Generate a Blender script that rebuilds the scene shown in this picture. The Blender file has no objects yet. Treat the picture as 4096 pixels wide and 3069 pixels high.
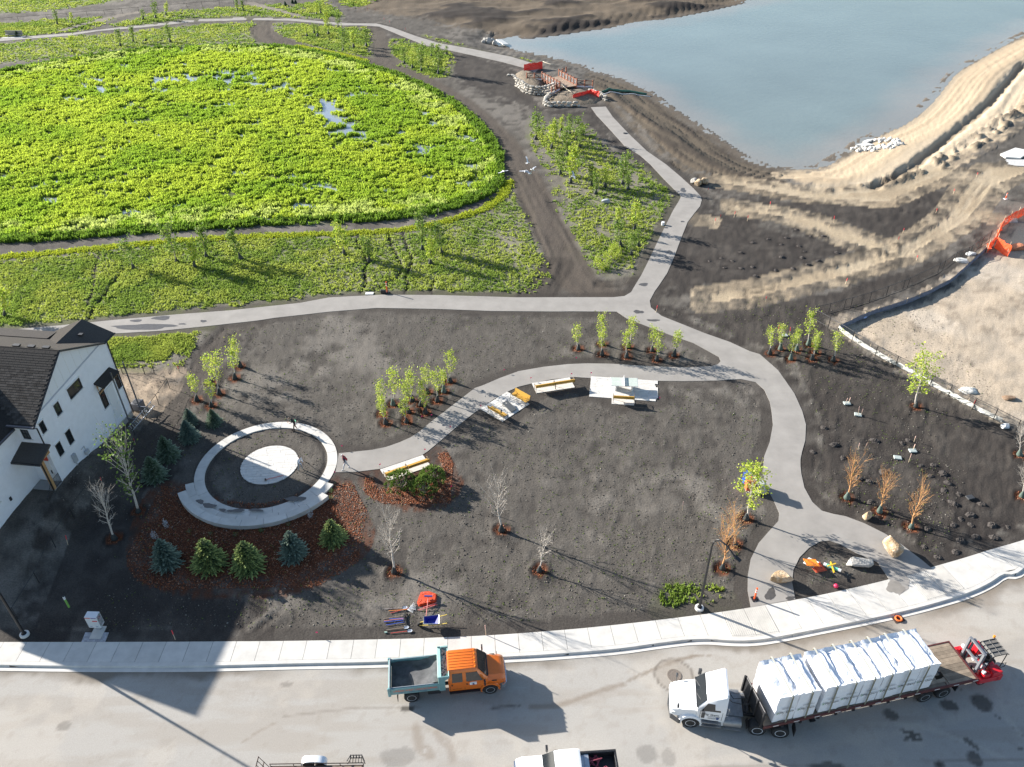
import bpy, bmesh, math, random
import numpy as np
from mathutils import Vector, Matrix

# ------------------------------------------------------------------ camera, sky, sun, exposure
scene = bpy.context.scene
C = scene.collection
PX, PY, FPX, CAMH = 2048.0, 1534.5, 3170.0, 45.0      # principal point, focal length (px of the 4096 wide photo), drone height
_d = np.array([2110 - PX, 5800 - PY, FPX]); _d /= np.linalg.norm(_d)
_up = -_d
_fy = np.array([0, 0, 1.0]); _fy = _fy - _up * _fy.dot(_up); _fy /= np.linalg.norm(_fy)
_fx = np.cross(_fy, _up)
ROT = np.stack([_fx, _fy, _up])                        # camera (x right, y down, z forward) -> world
cam_d = bpy.data.cameras.new('camera'); cam = bpy.data.objects.new('camera', cam_d); C.objects.link(cam)
_m = ROT @ np.diag([1.0, -1.0, -1.0])
M4 = Matrix.Identity(4)
for i in range(3):
    for j in range(3):
        M4[i][j] = float(_m[i][j])
M4[2][3] = CAMH
cam.matrix_world = M4
cam_d.sensor_width = 36; cam_d.lens = FPX * 36 / 4096; cam_d.clip_start = 0.5; cam_d.clip_end = 3000
scene.camera = cam

SUN_AZ, SUN_EL = math.radians(152.0), math.radians(21.2)   # direction TO the sun (from +x, counter-clockwise)
world = bpy.data.worlds.new('World'); scene.world = world; world.use_nodes = True
wn = world.node_tree; bg = wn.nodes['Background']
sky = wn.nodes.new('ShaderNodeTexSky'); sky.sky_type = 'NISHITA'; sky.sun_disc = False
sky.sun_elevation = SUN_EL; sky.sun_rotation = math.pi / 2 - SUN_AZ
sky.air_density = 1.0; sky.dust_density = 0.6; sky.ozone_density = 1.4
wn.links.new(sky.outputs['Color'], bg.inputs['Color']); bg.inputs['Strength'].default_value = 0.075
sun_d = bpy.data.lights.new('sun', 'SUN'); sun_d.energy = 5.0; sun_d.angle = math.radians(0.5); sun_d.color = (1.0, 0.95, 0.88)
sun = bpy.data.objects.new('sun', sun_d); C.objects.link(sun)
sun.rotation_euler = Vector((math.cos(SUN_AZ) * math.cos(SUN_EL), math.sin(SUN_AZ) * math.cos(SUN_EL), math.sin(SUN_EL))).to_track_quat('Z', 'Y').to_euler()
sun.location = (-60, 60, 60)
scene.view_settings.view_transform = 'Standard'; scene.view_settings.look = 'None'
scene.view_settings.exposure = 1.42; scene.view_settings.gamma = 1.0; scene.view_settings.use_curve_mapping = False
scene.cycles.max_bounces = 5; scene.cycles.diffuse_bounces = 2; scene.cycles.glossy_bounces = 2; scene.cycles.transparent_max_bounces = 12
scene.cycles.use_denoising = True

rnd = random.Random(7)
NR = np.random.RandomState(11)

# ------------------------------------------------------------------ pixels of the photograph -> points on the ground
def unp(p, z=0.0):
    r = ROT @ np.array([p[0] - PX, p[1] - PY, FPX]); t = (z - CAMH) / r[2]
    return np.array([r[0] * t, r[1] * t, z])
def proj(p):
    c = ROT.T @ (np.array(p, float) - np.array([0, 0, CAMH]))
    return PX + FPX * c[0] / c[2], PY + FPX * c[1] / c[2]
def hgt(base, top_y, z0=0.0):
    w = unp(base, z0); lo, hi = 0.0, 40.0
    for _ in range(40):
        m = (lo + hi) / 2
        if proj((w[0], w[1], z0 + m))[1] > top_y: lo = m
        else: hi = m
    return lo
def zf(ox, oy, k): return lambda x, y: (ox + x / k, oy + y / k)
NA = zf(0, 0, 1)
OV = zf(0, 0, 0.53979)
R1 = zf(0, 1200, 1.841); R2 = zf(0, 2000, 1.55); R3 = zf(1000, 1700, 1.841); R4 = zf(1000, 2300, 1.4747); R5 = zf(2500, 2300, 1.386)
R6 = zf(2700, 1700, 1.5845); R7 = zf(1900, 1200, 2.011); R8 = zf(3000, 700, 1.5064)
T1 = zf(0, 0, 1.58); T2 = zf(1000, 0, 1.58); T3 = zf(1900, 200, 2.761); T4 = zf(2400, 100, 1.3042); T5 = zf(0, 700, 1.8433)
T6 = zf(1100, 700, 1.8433); T7 = zf(2000, 600, 2.212); T8 = zf(3500, 600, 2.762); U1 = zf(450, 1400, 2.38); U2 = zf(3600, 1400, 1.903)
def P(Z, pts, z=0.0): return np.array([unp(Z(*p), z)[:2] for p in pts])

# ------------------------------------------------------------------ noise and distance helpers
def vnoise(x, y, seed=0):
    xi = np.floor(x).astype(np.int64); yi = np.floor(y).astype(np.int64); fx = x - xi; fy = y - yi
    fx = fx * fx * (3 - 2 * fx); fy = fy * fy * (3 - 2 * fy)
    def h(a, b):
        n = (a * 374761393 + b * 668265263 + seed * 974634541) & 0xffffffff
        n = ((n ^ (n >> 13)) * 1274126177) & 0xffffffff
        return ((n ^ (n >> 16)) & 0xffffff) / float(0xffffff)
    return (h(xi, yi) * (1 - fx) + h(xi + 1, yi) * fx) * (1 - fy) + (h(xi, yi + 1) * (1 - fx) + h(xi + 1, yi + 1) * fx) * fy
def fbm(x, y, sc, oc=4, seed=0):
    a, t, s = 1.0, 0.0, 0.0; x = x / sc; y = y / sc
    for o in range(oc):
        t = t + a * vnoise(x, y, seed + o * 17); s += a; a *= 0.55; x = x * 2.03; y = y * 2.03
    return t / s
def inside(x, y, poly):
    r = np.zeros(x.shape, bool); n = len(poly)
    for i in range(n):
        x0, y0 = poly[i]; x1, y1 = poly[(i + 1) % n]
        if y0 == y1: continue
        c = (y0 > y) != (y1 > y)
        r ^= c & (x < (x1 - x0) * (y - y0) / (y1 - y0) + x0)
    return r
def dseg(x, y, pts, closed=False):
    """distance to a polyline, and the arc position of the nearest point"""
    d = np.full(x.shape, 1e9); s = np.zeros(x.shape); acc = 0.0; n = len(pts)
    for i in range(n if closed else n - 1):
        a = pts[i]; b = pts[(i + 1) % n]; v = b - a; L2 = float(v @ v) + 1e-12
        t = np.clip(((x - a[0]) * v[0] + (y - a[1]) * v[1]) / L2, 0, 1)
        q = (x - a[0] - t * v[0]) ** 2 + (y - a[1] - t * v[1]) ** 2
        m = q < d; d = np.where(m, q, d); s = np.where(m, acc + t * math.sqrt(L2), s); acc += math.sqrt(L2)
    return np.sqrt(d), s
def sdist(x, y, poly, reach=6.0):
    """signed distance (negative inside), exact within reach of the polygon's box"""
    out = np.full(x.shape, reach); lo = poly.min(0) - reach; hi = poly.max(0) + reach
    m = (x > lo[0]) & (x < hi[0]) & (y > lo[1]) & (y < hi[1])
    if m.any():
        d = dseg(x[m], y[m], poly, True)[0]; out[m] = np.where(inside(x[m], y[m], poly), -d, d)
    return out
def sstep(a, b, v):
    t = np.clip((v - a) / (b - a), 0, 1); return t * t * (3 - 2 * t)
def resample(pts, step):
    pts = np.array(pts, float); seg = np.linalg.norm(np.diff(pts, axis=0), axis=1); s = np.concatenate([[0], np.cumsum(seg)])
    n = max(2, int(round(s[-1] / step)) + 1); q = np.linspace(0, s[-1], n)
    return np.stack([np.interp(q, s, pts[:, k]) for k in range(pts.shape[1])], 1)
def smooth(pts, it=2, closed=False):
    pts = np.array(pts, float)
    for _ in range(it):
        if closed:
            nx = np.roll(pts, -1, 0); q = np.empty((2 * len(pts), pts.shape[1])); q[0::2] = .75 * pts + .25 * nx; q[1::2] = .25 * pts + .75 * nx
        else:
            a, b = pts[:-1], pts[1:]; q = np.empty((2 * len(a), pts.shape[1])); q[0::2] = .75 * a + .25 * b; q[1::2] = .25 * a + .75 * b
            q = np.concatenate([pts[:1], q, pts[-1:]])
        pts = q
    return pts

# ------------------------------------------------------------------ materials
MATS = {}
def mat(name, col, rough=0.8, metal=0.0, noise=None, rand=0.0, bump=None, spec=0.5, trans=0.0, alpha=1.0, coord='pos', detail=4.0, col2=None, coat=0.0):
    if name in MATS: return MATS[name]
    m = bpy.data.materials.new(name); m.use_nodes = True; nt = m.node_tree; N = nt.nodes; L = nt.links
    b = N['Principled BSDF']; b.inputs['Roughness'].default_value = rough; b.inputs['Metallic'].default_value = metal
    b.inputs['Specular IOR Level'].default_value = spec; b.inputs['Coat Weight'].default_value = coat
    c = (*col, 1.0)
    src = None
    if noise or rand or col2:
        rgb = N.new('ShaderNodeRGB'); rgb.outputs[0].default_value = c; src = rgb.outputs[0]
    if coord == 'pos': vec = N.new('ShaderNodeNewGeometry').outputs['Position']
    else: vec = N.new('ShaderNodeTexCoord').outputs['Object']
    if noise:
        sc, amt = noise[0], noise[1]
        t = N.new('ShaderNodeTexNoise'); t.inputs['Scale'].default_value = sc; t.inputs['Detail'].default_value = detail; t.inputs['Roughness'].default_value = 0.6
        L.new(vec, t.inputs['Vector'])
        if col2:
            mx = N.new('ShaderNodeMix'); mx.data_type = 'RGBA'; L.new(src, mx.inputs[6]); mx.inputs[7].default_value = (*col2, 1)
            r = N.new('ShaderNodeMapRange'); r.inputs['From Min'].default_value = 0.42; r.inputs['From Max'].default_value = 0.62
            L.new(t.outputs['Fac'], r.inputs['Value']); L.new(r.outputs[0], mx.inputs[0]); src = mx.outputs[2]
        r = N.new('ShaderNodeMapRange'); r.inputs['From Min'].default_value = 0.25; r.inputs['From Max'].default_value = 0.75
        r.inputs['To Min'].default_value = 1 - amt; r.inputs['To Max'].default_value = 1 + amt
        L.new(t.outputs['Fac'], r.inputs['Value'])
        vm = N.new('ShaderNodeVectorMath'); vm.operation = 'SCALE'; L.new(src, vm.inputs[0]); L.new(r.outputs[0], vm.inputs['Scale']); src = vm.outputs[0]
    if rand:
        oi = N.new('ShaderNodeObjectInfo'); r = N.new('ShaderNodeMapRange'); r.inputs['To Min'].default_value = 1 - rand; r.inputs['To Max'].default_value = 1 + rand
        L.new(oi.outputs['Random'], r.inputs['Value'])
        vm = N.new('ShaderNodeVectorMath'); vm.operation = 'SCALE'; L.new(src, vm.inputs[0]); L.new(r.outputs[0], vm.inputs['Scale']); src = vm.outputs[0]
    if src is not None: L.new(src, b.inputs['Base Color'])
    else: b.inputs['Base Color'].default_value = c
    if bump:
        t = N.new('ShaderNodeTexNoise'); t.inputs['Scale'].default_value = bump[0]; t.inputs['Detail'].default_value = 5.0
        L.new(vec, t.inputs['Vector'])
        bp = N.new('ShaderNodeBump'); bp.inputs['Strength'].default_value = bump[1]; bp.inputs['Distance'].default_value = bump[2] if len(bump) > 2 else 0.05
        L.new(t.outputs['Fac'], bp.inputs['Height']); L.new(bp.outputs['Normal'], b.inputs['Normal'])
    out = N['Material Output']
    sh = b.outputs[0]
    if trans:
        tr = N.new('ShaderNodeBsdfTranslucent'); ms = N.new('ShaderNodeMixShader'); ms.inputs[0].default_value = trans
        if src is not None: L.new(src, tr.inputs['Color'])
        else: tr.inputs['Color'].default_value = c
        L.new(sh, ms.inputs[1]); L.new(tr.outputs[0], ms.inputs[2]); sh = ms.outputs[0]; L.new(sh, out.inputs['Surface'])
    if alpha < 1:
        tp = N.new('ShaderNodeBsdfTransparent'); ms = N.new('ShaderNodeMixShader'); ms.inputs[0].default_value = alpha
        L.new(tp.outputs[0], ms.inputs[1]); L.new(sh, ms.inputs[2]); L.new(ms.outputs[0], out.inputs['Surface'])
    MATS[name] = m
    return m

# ------------------------------------------------------------------ mesh builder
class MB:
    def __init__(s): s.v = []; s.f = []; s.mi = []; s.cur = 0
    def add(s, vs, fs):
        o = len(s.v); s.v.extend([tuple(map(float, p)) for p in vs]); s.f.extend([tuple(i + o for i in f) for f in fs]); s.mi.extend([s.cur] * len(fs)); return s
    def box(s, c, d, rz=0.0, rot=None):
        hx, hy, hz = d[0] / 2, d[1] / 2, d[2] / 2
        vs = [Vector((x, y, z)) for z in (-hz, hz) for x, y in ((-hx, -hy), (hx, -hy), (hx, hy), (-hx, hy))]
        R = rot if rot is not None else Matrix.Rotation(rz, 3, 'Z')
        return s.add([R @ v + Vector(c) for v in vs], [(3, 2, 1, 0), (4, 5, 6, 7), (0, 1, 5, 4), (1, 2, 6, 5), (2, 3, 7, 6), (3, 0, 4, 7)])
    def bb(s, a, b):   # box from corner to corner
        return s.box([(a[i] + b[i]) / 2 for i in range(3)], [abs(b[i] - a[i]) for i in range(3)])
    def tube(s, pts, r, n=6, cap=True):
        pts = [Vector(p) for p in pts]; m = len(pts)
        rs = r if hasattr(r, '__len__') else [r] * m
        vs = []
        for i, p in enumerate(pts):
            t = (pts[min(i + 1, m - 1)] - pts[max(i - 1, 0)])
            if t.length < 1e-9: t = Vector((0, 0, 1))
            t.normalize(); a = Vector((0, 0, 1)) if abs(t.z) < 0.9 else Vector((1, 0, 0))
            u = t.cross(a).normalized(); w = t.cross(u)
            for k in range(n):
                q = 2 * math.pi * k / n; vs.append(p + (u * math.cos(q) + w * math.sin(q)) * rs[i])
        fs = [(i * n + k, (i + 1) * n + k, (i + 1) * n + (k + 1) % n, i * n + (k + 1) % n) for i in range(m - 1) for k in range(n)]
        if cap: fs += [tuple(range(n)), tuple(reversed(range((m - 1) * n, m * n)))]
        return s.add(vs, fs)
    def prism(s, poly, z0, z1):   # polygon in xy, extruded in z
        n = len(poly); a = sum(poly[i][0] * poly[(i + 1) % n][1] - poly[(i + 1) % n][0] * poly[i][1] for i in range(n))
        poly = list(poly) if a > 0 else list(poly)[::-1]
        vs = [(p[0], p[1], z0) for p in poly] + [(p[0], p[1], z1) for p in poly]
        return s.add(vs, [tuple(reversed(range(n))), tuple(range(n, 2 * n))] + [(i, (i + 1) % n, n + (i + 1) % n, n + i) for i in range(n)])
    def side(s, prof, y0, y1):    # profile in xz, extruded in y
        n = len(prof); vs = [(p[0], y0, p[1]) for p in prof] + [(p[0], y1, p[1]) for p in prof]
        return s.add(vs, [tuple(range(n)), tuple(reversed(range(n, 2 * n)))] + [(i, n + i, n + (i + 1) % n, (i + 1) % n) for i in range(n)])
    def loft(s, secs, cap=True):
        n = len(secs[0]); vs = [p for q in secs for p in q]; m = len(secs)
        fs = [(i * n + k, i * n + (k + 1) % n, (i + 1) * n + (k + 1) % n, (i + 1) * n + k) for i in range(m - 1) for k in range(n)]
        if cap: fs += [tuple(reversed(range(n))), tuple(range((m - 1) * n, m * n))]
        return s.add(vs, fs)
    def lathe(s, prof, n=12, ax='z', c=(0, 0, 0)):   # prof (r, h)
        vs = []
        for r, h in prof:
            for k in range(n):
                q = 2 * math.pi * k / n; a, b = r * math.cos(q), r * math.sin(q)
                v = (a, b, h) if ax == 'z' else (a, h, b) if ax == 'y' else (h, a, b)
                vs.append((v[0] + c[0], v[1] + c[1], v[2] + c[2]))
        m = len(prof)
        fs = [(i * n + k, i * n + (k + 1) % n, (i + 1) * n + (k + 1) % n, (i + 1) * n + k) for i in range(m - 1) for k in range(n)]
        fs += [tuple(reversed(range(n))), tuple(range((m - 1) * n, m * n))]
        return s.add(vs, fs)
    def mesh(s, name, mats, sm=False, fixn=True):
        me = bpy.data.meshes.new(name); me.from_pydata(s.v, [], s.f)
        for m in (mats if isinstance(mats, (list, tuple)) else [mats]): me.materials.append(m)
        if any(s.mi): me.polygons.foreach_set('material_index', s.mi)
        if fixn:
            bm = bmesh.new(); bm.from_mesh(me); bmesh.ops.recalc_face_normals(bm, faces=bm.faces); bm.to_mesh(me); bm.free()
        if sm:
            me.polygons.foreach_set('use_smooth', [True] * len(me.polygons))
            if sm != 'all':
                try: me.set_sharp_from_angle(angle=math.radians(40))
                except Exception: pass
        me.update(); return me
    def build(s, name, mats, parent=None, sm=False, label=None, kind=None, loc=None, fixn=True):
        o = bpy.data.objects.new(name, s.mesh(name, mats, sm, fixn)); C.objects.link(o)
        if parent is not None: o.parent = parent
        if loc is not None: o.location = loc
        if label: o['label'] = label
        if kind: o['kind'] = kind
        return o
def bev(o, w=0.02, seg=2):
    m = o.modifiers.new('bevel', 'BEVEL'); m.width = w; m.segments = seg; m.limit_method = 'ANGLE'; m.angle_limit = math.radians(35); return o
def tag(o, label, cat, group=None):
    o['label'] = label; o['category'] = cat
    if group: o['group'] = group
    return o
def thing(name, label, cat, loc=(0, 0, 0), rz=0.0, group=None):
    o = bpy.data.objects.new(name, None); C.objects.link(o); o.location = loc; o.rotation_euler = (0, 0, rz); o.empty_display_size = 0.2
    return tag(o, label, cat, group)
def dup(root, loc, rz=0.0, label=None, group=None, scale=None):
    r = root.copy(); C.objects.link(r); r.location = loc; r.rotation_euler = (root.rotation_euler[0], root.rotation_euler[1], rz)
    if scale is not None: r.scale = scale
    if label: r['label'] = label
    if group: r['group'] = group
    for ch in root.children:
        c = ch.copy(); C.objects.link(c); c.parent = r
        for g in ch.children:
            d = g.copy(); C.objects.link(d); d.parent = c
    return r
def npmesh(name, V, F, mats, col=None, smooth_=False):
    """mesh from numpy arrays; F is (n,3) or (n,4)"""
    me = bpy.data.meshes.new(name); nv, nf, k = len(V), len(F), F.shape[1]
    me.vertices.add(nv); me.vertices.foreach_set('co', np.ascontiguousarray(V, np.float32).ravel())
    me.loops.add(nf * k); me.loops.foreach_set('vertex_index', np.ascontiguousarray(F, np.int32).ravel())
    me.polygons.add(nf); me.polygons.foreach_set('loop_start', np.arange(0, nf * k, k, dtype=np.int32)); me.polygons.foreach_set('loop_total', np.full(nf, k, np.int32))
    if smooth_: me.polygons.foreach_set('use_smooth', np.ones(nf, bool))
    for m in (mats if isinstance(mats, (list, tuple)) else [mats]): me.materials.append(m)
    me.update(calc_edges=True)
    if col is not None:
        a = me.color_attributes.new('Col', 'FLOAT_COLOR', 'POINT'); c4 = np.ones((nv, 4), np.float32); c4[:, :3] = col
        a.data.foreach_set('color', c4.ravel())
    return me
def npobj(name, V, F, mats, col=None, smooth_=False, parent=None, kind=None):
    o = bpy.data.objects.new(name, npmesh(name, V, F, mats, col, smooth_)); C.objects.link(o)
    if parent is not None: o.parent = parent
    if kind: o['kind'] = kind
    return o
def text(name, s, size, mat_, parent, loc, rot, label=None, sx=1.0):
    cu = bpy.data.curves.new(name, 'FONT'); cu.body = s; cu.size = size; cu.align_x = 'CENTER'; cu.align_y = 'CENTER'; cu.extrude = 0.002; cu.resolution_u = 2
    cu.materials.append(mat_)
    t_ = bpy.data.objects.new(name, cu); C.objects.link(t_); bpy.context.view_layer.update()
    me = bpy.data.meshes.new_from_object(t_.evaluated_get(bpy.context.evaluated_depsgraph_get())); bpy.data.objects.remove(t_)
    o = bpy.data.objects.new(name, me); C.objects.link(o); o.parent = parent; o.location = loc; o.rotation_euler = rot; o.scale = (sx, 1, 1)
    if label: o['label'] = label
    return o
# ------------------------------------------------------------------ planting plan: kind, zoom frame, foot, tip, label
Q1 = zf(1450, 1380, 2.542)
def ordn(k, n): return ['first', 'second', 'third', 'fourth', 'fifth', 'sixth', 'seventh', 'eighth', 'ninth', 'tenth', 'eleventh', 'twelfth', 'thirteenth', 'fourteenth', 'fifteenth', 'sixteenth', 'seventeenth', 'eighteenth'][k]
TREES = []
def plant(kind, Z, rows, labels, group, ring=True, bag=None):
    """rows: (foot x, foot y, tip x, tip y[, bag colour]); labels: a list, or a pattern with %s for the place counted from the left"""
    rows_ = sorted(rows, key=lambda q: Z(*q[:2])[0]) if isinstance(labels, str) else rows
    for k, q in enumerate(rows_):
        lb = labels % (ordn(k, 0) + ' from the left') if isinstance(labels, str) else labels[k]
        TREES.append(dict(kind=kind, foot=Z(*q[:2]), tip=Z(*q[2:4]), label=lb, group=group, ring=ring, bag=(q[4] if len(q) > 4 else bag)))
plant('sapling', Q1, [(240, 800, 180, 560, 'd'), (208, 708, 172, 420, 0), (312, 610, 283, 240, 'g'), (448, 785, 430, 560, 'd'), (470, 690, 410, 395, 'd'), (505, 572, 490, 285, 'd'), (592, 615, 590, 370, 'd'), (640, 690, 635, 500, 'd'), (665, 490, 632, 255, 'd'), (760, 570, 740, 295, 'd'), (828, 478, 815, 265, 'g'), (888, 378, 868, 95, 'd')],
      'sapling in the grove above the curved path, %s', 'saplings above the curved path')
plant('sapling', R7, [(832, 398, 832, 215), (1025, 362, 1028, 140), (1022, 442, 1022, 270), (1232, 386, 1262, 165), (1220, 460, 1216, 270), (1425, 410, 1436, 235), (1462, 487, 1476, 290), (1600, 450, 1640, 255)],
      'lime green sapling between the two pale paths, %s', 'saplings between the two pale paths', True, 'd')
plant('sapling', R8, [(118, 1080, 130, 938, 'd'), (183, 1052, 200, 912, 'g'), (245, 1112, 262, 985, 'g'), (283, 1058, 295, 935, 'g'), (352, 1024, 380, 838, 'g'), (375, 1112, 395, 990, 'd'), (395, 1072, 410, 955, 'd'), (500, 1118, 535, 965, 'd')],
      'sapling on dark soil near the fence corner, %s', 'saplings near the fence corner', True)
plant('sapling', R1, [(1450, 742, 1408, 560), (1557, 782, 1520, 610), (1615, 692, 1572, 430), (1557, 616, 1500, 435), (1730, 582, 1692, 370), (1770, 492, 1722, 300)],
      'yellow green sapling beside the tracks by the house, %s', 'saplings beside the tyre tracks by the house', True, 'd')
plant('lawntree', T5, [(988, 692, 930, 520), (1305, 642, 1240, 415), (1437, 682, 1390, 512), (1523, 607, 1480, 402), (1782, 622, 1692, 430), (35, 1040, 15, 850)],
      'leafy young tree at the left end of the lawn, %s', 'young trees at the left end of the lawn', False, 'd')
plant('lawntree', T6, [(512, 587, 470, 392), (697, 642, 680, 490), (1087, 552, 1067, 322), (1232, 577, 1200, 392), (1147, 658, 1140, 490)],
      'leafy young tree in the middle of the cracked lawn, %s', 'young trees in the middle of the lawn', False, 'd')
plant('lawntree', T3, [(670, 988, 680, 745), (850, 1088, 850, 840), (890, 962, 890, 795), (950, 902, 955, 765), (1017, 1162, 1000, 905), (1045, 940, 1045, 765), (1130, 1002, 1150, 790), (1157, 1078, 1172, 900), (1190, 952, 1195, 850), (945, 1382, 940, 1150), (1057, 1472, 1080, 1120), (1287, 1502, 1300, 1295), (1330, 1592, 1350, 1390), (1440, 1517, 1450, 1320), (1630, 1478, 1650, 1200), (1690, 1542, 1690, 1390)],
      'young tree in the thicket below the footbridge, %s', 'young trees below the footbridge', False, 'd')
plant('lawntree', T7, [(1037, 668, 1050, 528), (1192, 702, 1220, 490), (1072, 862, 1042, 662), (1232, 780, 1232, 690), (1222, 852, 1230, 722), (1162, 932, 1170, 772)],
      'pale green tree left of the path bend, %s', 'young trees left of the path bend', False, 'd')
plant('lawntree', T2, [(363, 232, 350, 175), (407, 217, 400, 160), (428, 232, 425, 170), (497, 218, 480, 95), (556, 178, 553, 95), (588, 322, 585, 205), (656, 302, 650, 205), (733, 297, 733, 200)],
      'small tree near the dirt loop, %s', 'small trees near the dirt loop', False, 'd')
plant('lawntree', T2, [(975, 402, 970, 315), (1027, 432, 1022, 340), (1082, 452, 1075, 310), (1190, 472, 1190, 320), (1147, 358, 1150, 290), (1245, 348, 1240, 300), (1178, 340, 1180, 290)],
      'small tree on the island beside the upper path, %s', 'small trees on the green island', False, 'd')
plant('lawntree', T1, [(457, 333, 445, 235), (762, 292, 740, 200), (842, 268, 825, 180), (920, 262, 918, 200), (1078, 268, 1055, 180)],
      'far young tree on the strip above the marsh, %s', 'young trees above the marsh', False, 'd')
plant('lawntree', T1, [(365, 160, 345, 80), (455, 150, 455, 90), (905, 130, 900, 75), (985, 120, 975, 35), (1050, 100, 1045, 30), (1500, 70, 1490, 5), (1540, 75, 1530, 15), (2000, 95, 2000, 30), (2028, 90, 2020, 30)],
      'tiny far tree beyond the upper path, %s', 'far trees beyond the upper path', False, 'd')
plant('bigtree', R8, [(1000, 1398, 1060, 1140)], ['broad lime green young tree in front of the white silt fence'], None, True, 'd')
plant('shadetree', R1, [(1020, 1562, 850, 1065)], ['tall half leafed tree standing in the shade of the house'], None, True, 'd')
plant('bigtree', R6, [(452, 598, 500, 300)], ['bright lime green tree in front of the blue and orange bins'], None, True, 'd')
plant('bare', R2, [(710, 242, 590, -40)], ['leafless pale tree in the house shade beside the lot line'], None, True, 'd')
plant('bare', R3, [(1062, 1085, 1020, 720), (1852, 778, 1830, 445)], ['leafless grey tree in a mulch ring right of the spruce bed', 'leafless grey tree in the middle of the bare lawn'], 'leafless trees on the bare lawn', True, 'd')
plant('bare', NA, [(2158, 2284, 2170, 2156)], ['smallest leafless tree, on the bare lawn above the sidewalk'], 'leafless trees on the bare lawn', True, 'd')
plant('bare', R6, [(2185, 192, 2200, 30), (2200, 455, 2205, 250)], ['leafless tree cut by the right edge, below the silt fence', 'leafless tree at the right edge above the sidewalk'], 'leafless trees at the right edge', True, 'g')
plant('amber', R6, [(1090, 465, 1140, 225), (1297, 552, 1355, 330), (1497, 650, 1580, 410)], 'orange twigged bare tree right of the path fork, %s', 'orange twigged trees right of the fork', True, 'g')
plant('amber', R6, [(300, 912, 350, 640), (385, 760, 370, 540)], ['orange twigged bare tree nearest the bent lamp post', 'orange twigged bare tree behind the one by the lamp post'], 'orange twigged trees by the lamp post', True, 'd')

HEAPS = [R6(*q) for q in [(945, 20), (1010, 125), (1265, 100), (1440, 115), (1480, 100), (1065, 210), (1560, 260), (1640, 255), (1620, 325), (1700, 310), (1730, 372), (1705, 415), (1800, 440), (1765, 500), (1235, 360), (1945, 505), (1875, 570), (1810, 595), (1765, 635), (1875, 635), (2010, 635), (2110, 645), (1905, 710), (2025, 715), (1810, 735), (1580, 775), (1780, 805), (1665, 840), (1600, 660), (1240, 490), (875, 172), (1165, 340), (1320, 300)]]
NHR = len(HEAPS)
HEAPS += [T7(*q) for q in [(2130, 910), (2060, 985), (1990, 1045), (2135, 1050), (1960, 960), (1855, 985)]] + [R8(*q) for q in [(20, 410), (280, 330), (365, 370), (445, 370), (110, 390), (220, 380), (295, 430), (190, 420), (330, 462), (190, 497), (315, 500), (410, 520), (525, 470), (350, 540), (260, 565), (155, 573), (35, 610), (15, 555)]]
# ------------------------------------------------------------------ zones (traced on the photograph, laid out on the ground)
WET = smooth(P(OV, [(-160, 180), (0, 155), (150, 130), (300, 108), (420, 100), (560, 98), (640, 106), (720, 122), (800, 145), (880, 172), (950, 205), (1000, 240), (1040, 280), (1070, 325), (1088, 355), (1085, 385), (1058, 414), (1008, 437), (938, 456), (850, 470), (700, 478), (560, 482), (400, 493), (250, 503), (120, 514), (0, 520), (-200, 530)]), 2, True)
LAWN = [
 P(OV, [(-150, 575), (0, 560), (150, 545), (300, 530), (420, 520), (560, 512), (700, 508), (850, 502), (930, 490), (1000, 470), (1050, 455), (1090, 425), (1105, 390), (1118, 375), (1130, 430), (1150, 480), (1172, 530), (1188, 560), (1178, 600), (1130, 642), (900, 637), (640, 648), (400, 672), (250, 693), (130, 712), (0, 720), (-150, 730)]),
 P(OV, [(1150, 262), (1200, 268), (1260, 272), (1290, 310), (1340, 340), (1400, 368), (1450, 405), (1468, 425), (1440, 470), (1410, 530), (1380, 585), (1320, 595), (1285, 585), (1240, 540), (1215, 480), (1205, 400), (1180, 350), (1145, 290)]),
 P(OV, [(200, 722), (330, 713), (450, 706), (405, 740), (375, 785), (320, 792), (200, 795)]),
 P(OV, [(-120, 105), (0, 94), (250, 72), (400, 58), (560, 48), (592, 55), (567, 75), (560, 92), (420, 96), (300, 104), (150, 122), (-120, 150)]),
 P(OV, [(600, 53), (690, 57), (800, 62), (805, 90), (800, 128), (740, 118), (640, 93), (600, 78)]),
 P(OV, [(845, 85), (900, 95), (960, 110), (975, 130), (965, 165), (930, 170), (880, 150), (845, 120)]),
 P(OV, [(-80, 58), (0, 54), (120, 42), (230, 38), (243, 43), (190, 63), (100, 76), (-80, 90)]),
 P(OV, [(245, 54), (330, 30), (480, 18), (600, 10), (640, 20), (700, 38), (560, 40), (400, 48), (250, 62)]),
 P(OV, [(640, 12), (700, 2), (740, 38), (690, 38)]),
 P(OV, [(-80, -10), (0, -8), (290, -4), (200, 12), (100, 24), (-80, 36)]),
 P(OV, [(915, 76), (960, 92), (1060, 116), (1150, 132), (1162, 138), (1050, 114), (930, 82)]),
 P(OV, [(735, -6), (830, -6), (770, 14), (745, 10)])]
LIME = [smooth(P(OV, [(-60, 565), (0, 555), (60, 552), (150, 543), (300, 528), (420, 518), (560, 511), (700, 507), (850, 500), (930, 488), (1000, 468), (1050, 452), (1085, 425), (1100, 392)])), smooth(P(OV, [(640, 100), (720, 114), (790, 132)]))]
GPATCH = P(OV, [(1440, 1290), (1500, 1262), (1550, 1280), (1570, 1308), (1500, 1328), (1430, 1318)])
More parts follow.
